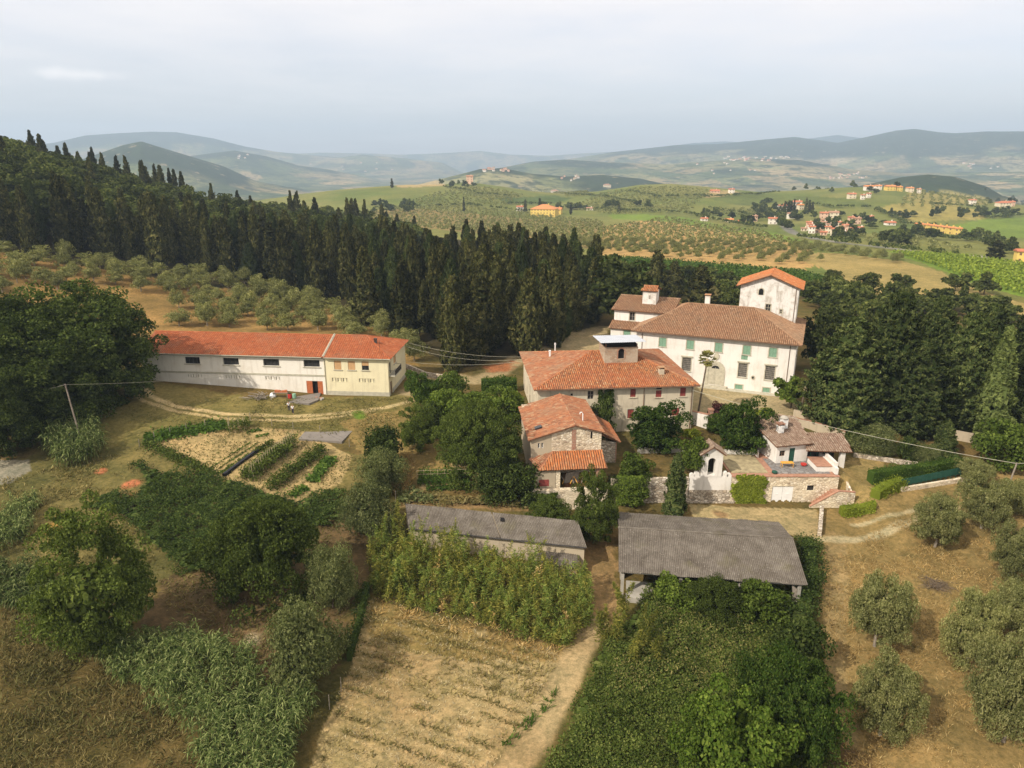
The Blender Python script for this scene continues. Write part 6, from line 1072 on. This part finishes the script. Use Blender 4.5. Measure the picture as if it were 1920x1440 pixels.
# ---------------------------------------------------------------- vegetable garden
def vrow(name, label, p0, p1, w, h, leafk, dens, lw=(.3, .2), cat='vegetable row', stakes=None, group=None):
    a = T(*p0); b = T(*p1); d = b-a; L_ = np.linalg.norm(d[:2]); nr = np.array([-d[1], d[0]])/L_; n = int(L_*dens); s = rng.random(n); o_ = rng.normal(size=n)*w*.33; x = a[0]+d[0]*s+nr[0]*o_; y = a[1]+d[1]*s+nr[1]*o_; hh = h*(.45+.8*fbm(s*L_, s*0, 1.5, 3, int(p0[0]))); z = H(x, y) + rng.random(n)**.6*hh
    o = obj(name, qmesh(name, [leaves(np.stack([x, y, z], 1), unit(n)+np.array([0, 0, .6]), lw[0], lw[1], .5)], [L[leafk]])); tag(o, label, cat, group)
    if stakes:
        for i in range(int(L_/stakes)):
            for sd in (-1, 1): q = a + d*(i+.5)*stakes/L_; q = q + np.append(nr*sd*w*.3, 0); q[2] = H(q[0], q[1]); k = MB(); k.tube([q, q+np.array([-nr[0]*sd*w*.25, -nr[1]*sd*w*.25, h*1.15])], .03, 4); k.build('stake', M['tan'], o)
    return o
vrow('bean_row', 'tall staked bean row in the middle of the vegetable garden', (470, 905), (552, 835), 1.9, 2.3, 'walnut', 300, stakes=.6)
vrow('bean_row', 'second staked bean row running beside the tall one', (455, 901), (540, 840), 1.2, 1.5, 'walnut', 220, stakes=.6)
vrow('tomato_row', 'bushy tomato row right of the staked beans', (505, 922), (605, 848), 1.8, 1.6, 'walnut', 260)
vrow('squash_row', 'low squash plants in the last bed of the garden', (585, 905), (622, 860), 1.5, .6, 'veg', 150, (.4, .34)); vrow('squash_row', 'squash plants at the lower end of the garden', (545, 932), (575, 915), 1.8, .5, 'veg', 80, (.4, .34))
vrow('lettuce_row', 'thin row of young lettuces beside the bare soil', (385, 885), (470, 830), .3, .25, 'veg', 18, (.25, .2)); vrow('lettuce_row', 'second thin row of young lettuces', (398, 888), (482, 832), .3, .22, 'veg', 18, (.25, .2)); vrow('lettuce_row', 'fuller green row beside the black plastic', (408, 892), (492, 838), .7, .3, 'veg', 40, (.25, .2))
vrow('pepper_row', 'leafy dark row at the upper end of the black plastic', (478, 850), (512, 832), .8, .9, 'walnut', 110); vrow('salad_bed', 'small green salad bed near the upper garden fence', (462, 812), (490, 807), 1.0, .3, 'veg', 60); vrow('salad_bed', 'second small salad bed below the first', (480, 820), (505, 814), .8, .25, 'veg', 45)
vrow('pumpkin_bed', 'broad leaved pumpkin bed along the upper garden fence', (270, 826), (425, 797), 3.0, .6, 'vine', 190, (.42, .36)); vrow('pumpkin_bed', 'leafy strip down the outer edge of the garden', (272, 832), (395, 890), 1.7, .8, 'walnut', 150, (.3, .22)); vrow('bean_row', 'dense dark bean tepee at the end of the pumpkin bed', (425, 812), (470, 802), 2.2, 1.8, 'walnut', 190, stakes=.8)
vrow('leek_row', 'dark leafy row in the walled kitchen garden', (785, 895), (885, 893), 2.2, 1.1, 'veg', 260, (.3, .16)); vrow('leek_row', 'lower leafy row in the walled kitchen garden', (783, 906), (882, 906), 1.3, .8, 'veg', 200, (.3, .16)); vrow('cabbage_row', 'low cabbage row at the near edge of the kitchen garden', (800, 918), (880, 916), 1.0, .5, 'veg', 130)
a, b = T(420, 893), T(487, 843); k = MB(); d = b-a; nr = np.array([-d[1], d[0], 0])/np.linalg.norm(d[:2]); n_ = 14
for i in range(n_):
    p, q = a+d*i/n_, a+d*(i+1)/n_; hs = [random.uniform(.35, .5) for _ in (0, 1)]; k.hexa([tuple(v) for v in (p-nr*.35, q-nr*.35, q+nr*.35, p+nr*.35)]+[tuple(v) for v in (p-nr*.25+[0, 0, .45], q-nr*.25+[0, 0, .45], q+nr*.25+[0, 0, .4], p+nr*.25+[0, 0, .4])])
tag(k.build('plastic_mulch_ridge', M['black']), 'long ridge covered in black plastic across the vegetable garden', 'garden cover')
k = MB(); P = [T(765, 0+893-3), T(895, 890)]
for z in (.9, 1.5): k.tube([T(782, 900)+np.array([0, 0, z]), T(886, 897)+np.array([0, 0, z])], .025, 4)
for i in range(9): q = T(782, 900) + (T(886, 897)-T(782, 900))*i/8; k.tube([q, q+np.array([0, 0, 1.6])], .03, 4)
tag(k.build('cane_trellis', M['tan']), 'cane trellis over the dark row of the kitchen garden', 'trellis')
P = [T(577, 801), T(664, 804), T(641, 832), T(560, 826)]; c = sum(P)/4; k = MB(); k.prism([tuple(np.array([p[0]-c[0], p[1]-c[1], -.3])) for p in P], (0, 0, .42)); o = k.build('concrete_slab', M['slab']); o.location = tuple(c); tag(o, 'flat grey concrete slab on the lawn below the yellow farmhouse', 'slab')
FP = [(262, 838), (290, 824), (320, 816), (350, 809), (385, 803), (430, 797), (470, 790), (510, 800), (550, 806), (600, 812), (655, 838)]
for i, (px, py) in enumerate(FP):
    g = T(px, py); k = MB(); k.tube([(0, 0, -.3), (random.uniform(-.06, .06), 0, random.uniform(1.3, 1.7))], .045, 5); o = k.build('fence_post', M['woodgrey']); o.location = tuple(g); tag(o, 'thin wooden fence post around the vegetable garden', 'post', 'fence posts around the vegetable garden')
k = MB()
for z in (.5, 1.1): k.tube([T(*p)+np.array([0, 0, z]) for p in FP], .012, 3)
tag(k.build('fence_wire', M['iron']), 'thin wire strung along the vegetable garden posts', 'wire')
for px, py, lb in ((640, 1296, 'thin stake upper one beside the shadowed ditch'), (618, 1330, 'thin stake lower one beside the shadowed ditch'), (980, 930, 'white stake on the bank above the long shed'), (742, 940, 'grey stake near the corner of the long shed')):
    g = T(px, py); k = MB(); k.tube([(0, 0, -.3), (.03, 0, 1.6)], .045, 6); o = k.build('stake', M['whitepaint'] if 'white' in lb else M['woodgrey']); o.location = tuple(g); tag(o, lb, 'stake')
# ---------------------------------------------------------------- poles and lines
def pole(px, base, top, label, lean=0.):
    g = T(px, base); h = 2.
    while proj(g[0], g[1], g[2]+h)[1] > top: h += .05
    t = thing('utility_pole', label, 'pole', tuple(g)); k = MB(); k.tube([(0, 0, -.5), (lean, 0, h)], .14, 8, r2=.1); k.build('mast', M['palebark'], t); k = MB(); k.box(lean-.06, lean+.06, -.3, .3, h-.2, h-.1); k.build('bracket', M['iron'], t); return np.array([g[0]+lean, g[1], g[2]+h-.1])
A0 = pole(158, 845, 720, 'wooden utility pole rising out of the bright cane clump', -1.0); A1 = pole(1884, 928, 868, 'leaning wooden utility pole at the edge of the olive field', .7)
def line(label, a, b, sag, r=.02):
    k = MB(); a = np.array(a); b = np.array(b); k.tube([a+(b-a)*s-np.array([0, 0, sag*4*s*(1-s)]) for s in np.linspace(0, 1, 24)], r, 4); tag(k.build('power_line', M['bandgrey']), label, 'cable')
line('thin cable from the wooden pole to the white barn', A0, (-50.5, 130.2, 3.7), .4); line('thin cable from the wooden pole out past the dark trees', A0, G(-40, 745, 4), .5)
line('pale cable from the cream farmhouse corner over the cottage to the leaning pole', (29.5, 112.5, 6.2), A1, .9, .035); line('pale cable from the leaning pole to the photo edge', A1, A1+np.array([14, 2, .3]), .2, .03)
line('upper cable between the yellow farmhouse and the cream farmhouse', (-20.9, 140.5, 7.2), (2.5, 131.5, 6.7), .9); line('middle cable between the yellow farmhouse and the cream farmhouse', (-21.2, 138.5, 7.0), (2.6, 131, 6.4), 1.3); line('lower cable between the yellow farmhouse and the cream farmhouse', (-21.6, 136, 4.6), (2.7, 130.5, 6.2), .8)
# ---------------------------------------------------------------- clutter by the barn door, people
def local(o, rz, x, y): a = R(rz); return (o[0]+x*math.cos(a)-y*math.sin(a), o[1]+x*math.sin(a)+y*math.cos(a))
P = [T(543, 745), T(602, 738), T(597, 752), T(580, 760), T(540, 755)]; c = sum(P)/5; k = MB(); k.prism([(p[0]-c[0], p[1]-c[1], -.35) for p in P], (0, 0, .5)); o = k.build('concrete_apron', M['slab']); o.location = tuple(c+np.array([0, 0, .03])); tag(o, 'pale concrete apron in front of the orange barn door', 'slab')
g = T(484, 748); k = MB()
for i in range(46): a = random.uniform(0, 6.28); x, y = random.gauss(0, .9), random.gauss(0, .5); l = random.uniform(.8, 1.8); z = random.uniform(0, 1.1)*max(0, 1-abs(x)/2); k.tube([(x, y, z), (x+math.cos(a)*l, y+math.sin(a)*l*.6, z+random.uniform(0, .7))], random.uniform(.03, .08), 5)
o = k.build('wood_pile', M['woodgrey']); o.location = tuple(g); tag(o, 'grey heap of branches and poles against the white barn', 'wood pile')
g = T(527, 745); t = thing('work_table', 'rough table loaded with orange junk between the wood pile and the barrels', 'table', tuple(g)); k = MB(); k.box(-1.4, 1.4, -.5, .5, .95, 1.02); k.build('table_top', M['woodgrey'], t)
for sx in (-1.3, 1.3):
    for sy in (-.4, .4): k = MB(); k.box(sx-.05, sx+.05, sy-.05, sy+.05, -.2, .95); k.build('leg', M['woodgrey'], t)
for i in range(5): k = MB(); x = -1.0+i*.45; k.prism([(x, -.35, 1.023), (x+.5, -.3, 1.023), (x+.4, .3, 1.023), (x-.05, .3, 1.023)], (random.uniform(-.1, .1), 0, random.uniform(.15, .4))); o = k.build('crate', M['door_orange']); o.location = tuple(g); tag(o, 'small orange crate piled on the rough table', 'crate', 'orange crates on the rough table')
g = T(512, 744); k = MB(); k.lathe([(.55, 0), (.62, .25), (.5, .6), (.25, .8), (.02, .85)], n=10); o = k.build('sack', M['shirt']); o.location = tuple(g); tag(o, 'white bulging sack beside the rough table', 'sack')
for px, m, lb in ((544, 'redplastic', 'red plastic barrel by the concrete apron'), (552, 'greenplastic', 'pale green plastic barrel by the concrete apron')):
    g = T(px, 747); t = thing('barrel', lb, 'barrel', tuple(g)); k = MB(); k.lathe([(.3, 0), (.36, .15), (.37, .45), (.36, .75), (.32, .9)], n=14); k.build('body', M[m], t); k = MB(); k.lathe([(.3, .902), (.3, .93), (.1, .95)], n=14); k.build('lid', M['dark' if 'red' in lb else m], t)
g = T(599, 748); k = MB()
for i in range(7): x, y = random.gauss(0, .4), random.gauss(0, .3); s = random.uniform(.12, .25); k.prism([(x-s, y-s, 0), (x+s, y-s*.8, 0), (x+s*.8, y+s, 0), (x-s*.9, y+s*.9, 0)], (.05, .03, s*1.4), i % 2)
o = k.build('rubble_heap', [M['terracotta'], M['concrete']]); o.location = tuple(g); tag(o, 'small heap of broken tiles beside the orange barn door', 'rubble')
g = T(1755, 1098); k = MB()
for i in range(90): a = random.uniform(0, 6.28); x, y = random.gauss(0, .7), random.gauss(0, .7); l = random.uniform(.5, 1.2); z = random.uniform(.0, .35); k.tube([(x, y, z), (x+math.cos(a)*l, y+math.sin(a)*l, z+random.uniform(0, .25))], random.uniform(.012, .03), 4)
o = k.build('brush_pile', M['bark']); o.location = tuple(g); tag(o, 'dark flattened heap of pruned twigs on the dry olive field', 'brush pile')
g = G(1455, 868, -.95); t = thing('garden_table', 'yellow orange garden table on the terrace by the green door', 'table', (40.6, 97.3, -.95)); k = MB(); k.box(-.9, .9, -.4, .4, .68, .74); k.build('table_top', M['orangeplastic'], t)
for sx in (-.8, .8):
    for sy in (-.32, .32): k = MB(); k.box(sx-.03, sx+.03, sy-.03, sy+.03, 0, .68); k.build('leg', M['orangeplastic'], t)
k = MB(); k.lathe([(.2, 0), (.42, .2), (.45, .4), (.38, .42)], n=12); o = k.build('tub', M['redplastic']); o.location = (43.2, 97.6, -.95); tag(o, 'red plastic tub on the terrace paving', 'tub')
k = MB(); k.lathe([(.18, 0), (.4, .1), (.42, .3), (.1, .45)], n=10); o = k.build('tub', M['dgreen']); o.location = (38.0, 95.0, -.95); tag(o, 'dark green covered planter at the edge of the terrace', 'planter')
g = T(1557, 786); t = thing('bench', 'small green slatted bench under the broad conifer', 'bench', (g[0]-.6, g[1]-.3, g[2]), -20)
k = MB()
for i in range(3): k.box(-.8, .8, i*.16, i*.16+.12, .44, .48)
k.build('seat', M['green'], t); k = MB()
for i in range(8): k.box(-.78+i*.21, -.7+i*.21, .5, .54, .5, 1.0)
k.build('backrest', M['green'], t)
for sx in (-.75, .75): k = MB(); k.box(sx-.04, sx+.04, 0, .5, -.1, .439); k.build('leg', M['green'], t)
def skin(name, verts, edges, m, parent):
    me = bpy.data.meshes.new(name); me.from_pydata([v[:3] for v in verts], edges, []); me.materials.append(M[m]); o = obj(name, me, parent); s = o.modifiers.new('s', 'SKIN'); o.modifiers.new('d', 'SUBSURF').levels = 1; o.modifiers['d'].render_levels = 1
    for d, v in zip(me.skin_vertices[0].data, verts): d.radius = (v[3], v[3]*(v[4] if len(v) > 4 else 1))
    me.skin_vertices[0].data[0].use_root = True; s.use_smooth_shade = True; return o
def person(px, py, label, rz, stride, k=1., shirt='shirt'):
    g = T(px, py); t = thing('person', label, 'person', tuple(g), rz)
    v = [(0, 0, .95, .13, .8), (0, 0, 1.15, .13, .75), (0, .01, 1.36, .15, .7), (0, .01, 1.47, .06), (0, 0, 1.55, .055), (0, -.02, 1.63, .085, 1.15), (0, -.01, 1.72, .07)]; e = [(0, 1), (1, 2), (2, 3), (3, 4), (4, 5), (5, 6)]
    for s in (-1, 1):
        n = len(v); f = s*stride; v += [(s*.09, 0, .88, .085), (s*.1, -f*.5-.02, .5, .06), (s*.1, -f*.6+(.1 if f < 0 else 0), .09, .042), (s*.11, -f*.6-.12+(.1 if f < 0 else 0), .04, .035)]; e += [(0, n), (n, n+1), (n+1, n+2), (n+2, n+3)]
        m = len(v); a = -s*stride*.5; v += [(s*.19, .01, 1.41, .06), (s*.24, .03-a*.4, 1.13, .045), (s*.23, -.08-a, .9, .03), (s*.225, -.1-a, .83, .025)]; e += [(2, m), (m, m+1), (m+1, m+2), (m+2, m+3)]
        for j, (dx, dy, dz) in enumerate(((-.02, -.03, -.075), (-.008, -.015, -.088), (.004, -.005, -.085), (.015, .01, -.07), (-.03, -.05, -.02))): q = len(v); v += [(v[m+3][0]+dx*.6, v[m+3][1]+dy*.6, .83+dz*.5, .009), (v[m+3][0]+dx, v[m+3][1]+dy-.01, .83+dz, .008)]; e += [(m+3, q), (q, q+1)]
    b = skin('body', v, e, 'skin', t); sv = [v[1], v[0], v[2]] ; sv = [(x[0], x[1], x[2], x[3]+.02, x[4]) for x in sv]; se = [(0, 1), (0, 2)]
    for i, s in enumerate((0, 1)): m = 7+s*18+4; n = len(sv); sv += [(*v[m][:3], .08), (v[m+1][0], v[m+1][1], v[m+1][2]+.04, .065)]; se += [(2, n), (n, n+1)]
    skin('shirt', sv, se, shirt, t); tv = [(0, 0, .93, .145, .85)]; te = []
    for s in (0, 1): m = 7+s*18; n = len(tv); tv += [(*v[m][:3], .1), (*v[m+1][:3], .08), (v[m+2][0], v[m+2][1], v[m+2][2]+.02, .07)]; te += [(0, n), (n, n+1), (n+1, n+2)]
    skin('trousers', tv, te, 'trousers', t); skin('hair', [(0, .0, 1.69, .09), (0, .03, 1.735, .075)], [(0, 1)], 'hair', t); t.scale = (k, k, k)
person(549.5, 776, 'nearer person in a white shirt and dark trousers walking on the dirt track', 10, .25); person(542, 770, 'person in a pale top and dark trousers just behind the other one', -150, .12)
# ---------------------------------------------------------------- houses in the valley
WALLS = {'w': (.78, .72, .6), 'y': (.72, .52, .14), 'c': (.7, .6, .42), 'p': (.68, .46, .32)}; HW = {k: plaster('valley_wall_'+k, c, tuple(x*.75 for x in c), .3) for k, c in WALLS.items()}
HR_ = {'r': plain('valley_roof_red', (.45, .16, .08), .9, .3, 1.5), 'b': plain('valley_roof_brown', (.36, .2, .12), .9, .3, 1.5), 'o': plain('valley_roof_orange', (.55, .22, .08), .9, .25, 1.5)}
HC = {}
def vhouse(px, py, wpx, nst, wall, roof, rz, label, group=None, dep=.7, name='house', cat='house'):
    g = T(px, py); d = g[1]*cP-(g[2]-CAM_H)*sP; wpx = wpx*(.85 if group else 1); w = wpx*d/F_PX; h = nst*2.8; dp = w*dep; key = (round(w), nst, wall, roof, round(dp))
    t = thing(name, label, cat, (g[0], g[1], g[2]-.4), rz, group)
    if key not in HC:
        W_, D_, k = w/2, dp/2, MB(); k.hexa([(-W_, -D_, -3), (W_, -D_, -3), (W_, D_, -3), (-W_, D_, -3), (-W_, -D_, h), (W_, -D_, h), (W_, D_, h), (-W_, D_, h)]); a = k.build('wall', HW[wall], t); k = MB(); rh = D_*.42; o = .5; ri = max(W_-D_, W_*.15) if w > 12 else W_+o
        v = [(-W_-o, -D_-o, h), (W_+o, -D_-o, h), (W_+o, D_+o, h), (-W_-o, D_+o, h), (-ri, 0, h+rh), (ri, 0, h+rh), (-W_-o, -D_-o, h-.25), (W_+o, -D_-o, h-.25), (W_+o, D_+o, h-.25), (-W_-o, D_+o, h-.25)]
        k.add(v, [(0, 1, 5, 4), (1, 2, 5), (2, 3, 4, 5), (3, 0, 4), (0, 6, 7, 1), (1, 7, 8, 2), (2, 8, 9, 3), (3, 9, 6, 0), (9, 8, 7, 6)]); b = k.build('roof', HR_[roof], t); k = MB(); k.box(W_*.3, W_*.3+.8, -.4, .4, h, h+rh+1.0); c = k.build('chimney', HW[wall], t)
        wm = MB(); nw = max(2, int(w/3.2))
        for s in range(nst):
            for i in range(nw): x = -W_+w*(i+.5)/nw; wm.box(x-.5, x+.5, -D_-.05, -D_+.02, s*2.8+.9, s*2.8+2.1)
        e = wm.build('windows', M['woodbrown'], t); HC[key] = [x.data for x in (a, b, c, e)]
    else:
        for nm, me in zip(('wall', 'roof', 'chimney', 'windows'), HC[key]): obj(nm, me, t)
    return t
vhouse(1021, 405, 46, 3, 'y', 'o', -14, 'large ochre yellow villa with orange hipped roof in the olive groves', dep=.8, name='ochre_villa'); vhouse(1046, 401, 14, 2, 'y', 'o', -14, 'low ochre annexe attached to the large yellow villa', dep=1.2)
vhouse(975, 396, 12, 2, 'w', 'r', 10, 'small white house behind the cypress beside the ochre villa'); vhouse(1106, 394, 12, 1, 'w', 'b', -10, 'low white house in the groves right of the ochre villa')
vhouse(881, 345, 12, 4, 'p', 'b', 0, 'reddish castle like farmhouse crowning the olive hill', dep=.9); vhouse(1138, 350, 14, 2, 'c', 'b', 0, 'pale farmhouse on the ridge of the middle grove'); vhouse(1340, 361, 16, 1, 'p', 'r', 0, 'long low pinkish farm on the bare ridge'); vhouse(1040, 361, 14, 2, 'c', 'b', 5, 'beige house in the hollow below the castle hill'); vhouse(1371, 362, 9, 2, 'w', 'r', 0, 'small house beside the low pinkish farm')
for px, py, w, n, a, b, z in ((1472, 394, 28, 2, 'w', 'r', 10), (1494, 392, 18, 3, 'w', 'r', -20), (1500, 393, 13, 2, 'c', 'o', 20), (1483, 410, 16, 2, 'w', 'b', 0), (1544, 409, 16, 2, 'p', 'r', -10), (1562, 408, 20, 2, 'c', 'b', -10), (1320, 414, 14, 1, 'w', 'r', 0), (1367, 416, 16, 1, 'c', 'o', 0), (1390, 419, 14, 1, 'c', 'r', 0), (1414, 415, 11, 2, 'p', 'b', 10), (1448, 420, 16, 2, 'w', 'r', -10), (1630, 416, 12, 2, 'c', 'r', 0), (1595, 418, 12, 2, 'p', 'r', 0), (1606, 420, 14, 2, 'p', 'b', 0), (1668, 422, 20, 1, 'w', 'r', 5)):
    vhouse(px, py, w, n, a, b, z, 'house with tiled roof among trees in the valley village', 'houses of the valley village')
for r_, (y0, x0, x1, n) in enumerate(((422, 1530, 1560, 3), (428, 1515, 1585, 6), (433, 1505, 1600, 7), (438, 1520, 1610, 7), (441, 1545, 1600, 4))):
    for i in range(n): vhouse(x0+(x1-x0)*i/(n-1)+random.uniform(-2, 2), y0+random.uniform(-1, 1), 12, 1+(i+r_) % 2, 'wpc'[(i+r_) % 3], 'rrb'[(i*2+r_) % 3], -18, 'pink roofed terraced house of the dense valley estate', 'terraced houses of the valley estate')
for i in range(7): vhouse(1722+i*12, 431+i*1.6, 14, 2, 'y', 'o', -8, 'yellow terraced house with orange roof in the long row', 'yellow terraced row')
for px, py, w, a in ((1628, 357, 18, 'w'), (1645, 356, 14, 'w'), (1668, 357, 20, 'y'), (1685, 358, 12, 'y'), (1705, 360, 14, 'c'), (1722, 362, 8, 'w')): vhouse(px, py, w, 2, a, 'o', 0, 'pale house of the row along the ridge by the dark hill', 'row of ridge houses')
for px, py, w, a in ((1596, 372, 16, 'c'), (1628, 371, 8, 'w'), (1617, 374, 7, 'w'), (1880, 388, 26, 'c'), (1895, 386, 12, 'p'), (1822, 383, 12, 'w')): vhouse(px, py, w, 2, a, 'r', 0, 'isolated house below the ridge row', 'isolated houses below the ridge')
vhouse(1913, 491, 20, 2, 'y', 'r', -15, 'yellow roadside house at the photo edge past the vineyard', dep=.9)
GV = 'tiny houses of the distant hill villages'
def village(n, box, w0, w1):
    for i in range(n): px = random.uniform(box[0], box[1]); py = random.uniform(box[2], box[3]); vhouse(px, py, random.uniform(w0, w1), 2, random.choice('wwwcp'), random.choice('rb'), random.uniform(-30, 30), 'tiny pale house of a distant hill village', GV)
random.seed(3); village(26, (1358, 1480, 294, 302), 4, 7); village(18, (1555, 1625, 324, 336), 3, 6); village(14, (905, 960, 316, 322), 4, 7); village(8, (1050, 1085, 330, 340), 3, 5); village(8, (1800, 1880, 305, 318), 3, 5); village(8, (1300, 1420, 300, 330), 3, 5); village(5, (440, 470, 290, 300), 3, 6); village(8, (560, 780, 305, 330), 4, 6)
# ---------------------------------------------------------------- vineyard rows
def vines(name, poly, sp, ang, leafk, h=1.6):
    P = W2(poly); c = P.mean(0); a = R(ang); d = np.array([math.cos(a), math.sin(a)]); n_ = np.array([-d[1], d[0]]); ext = np.abs((P-c)).max()*1.5; s = np.arange(-ext, ext, .9); Q = []
    for o_ in np.arange(-ext, ext, sp): Q.append(c + d*s[:, None] + n_*o_)
    Q = np.concatenate(Q); Q = Q[inpoly(Q[:, 0], Q[:, 1], P)]; Q = np.repeat(Q, 3, 0) + rng.normal(size=(len(Q)*3, 2))*.25; z = H(Q[:, 0], Q[:, 1]) + rng.uniform(.5, h, len(Q)); N = unit(len(Q)); N[:, 2] = np.abs(N[:, 2])+.3
    tag(obj(name, qmesh(name, [leaves(np.stack([Q[:, 0], Q[:, 1], z], 1), N, 1.0, .7, .3)], [L[leafk]])), kind='stuff')
vines('vine_rows', [(1095, 484), (1180, 484), (1340, 496), (1500, 510), (1570, 530), (1555, 545), (1500, 542), (1340, 518), (1150, 510)], 2.0, 15, 'veg')
vines('vine_rows', [(1670, 473), (1780, 477), (1900, 493), (2000, 506), (2000, 566), (1920, 554), (1850, 536), (1770, 505)], 1.7, 60, 'vinefield')
# ---------------------------------------------------------------- air
bpy.ops.mesh.primitive_cube_add(size=1); hz = bpy.context.object; hz.name = 'haze'; zlo, zhi = float(-160), 620.
hz.location = (0, 0, (zlo+zhi)/2); hz.scale = (24600, 24600, zhi-zlo); tag(hz, kind='stuff')
m, t, o = mat('haze_air'); v = nn(t, 'ShaderNodeVolumePrincipled'); v.inputs['Color'].default_value = (.63, .815, 1, 1); v.inputs['Density'].default_value = 1.5e-4; v.inputs['Anisotropy'].default_value = .1; t.links.new(v.outputs[0], o.inputs['Volume']); hz.data.materials.append(m)
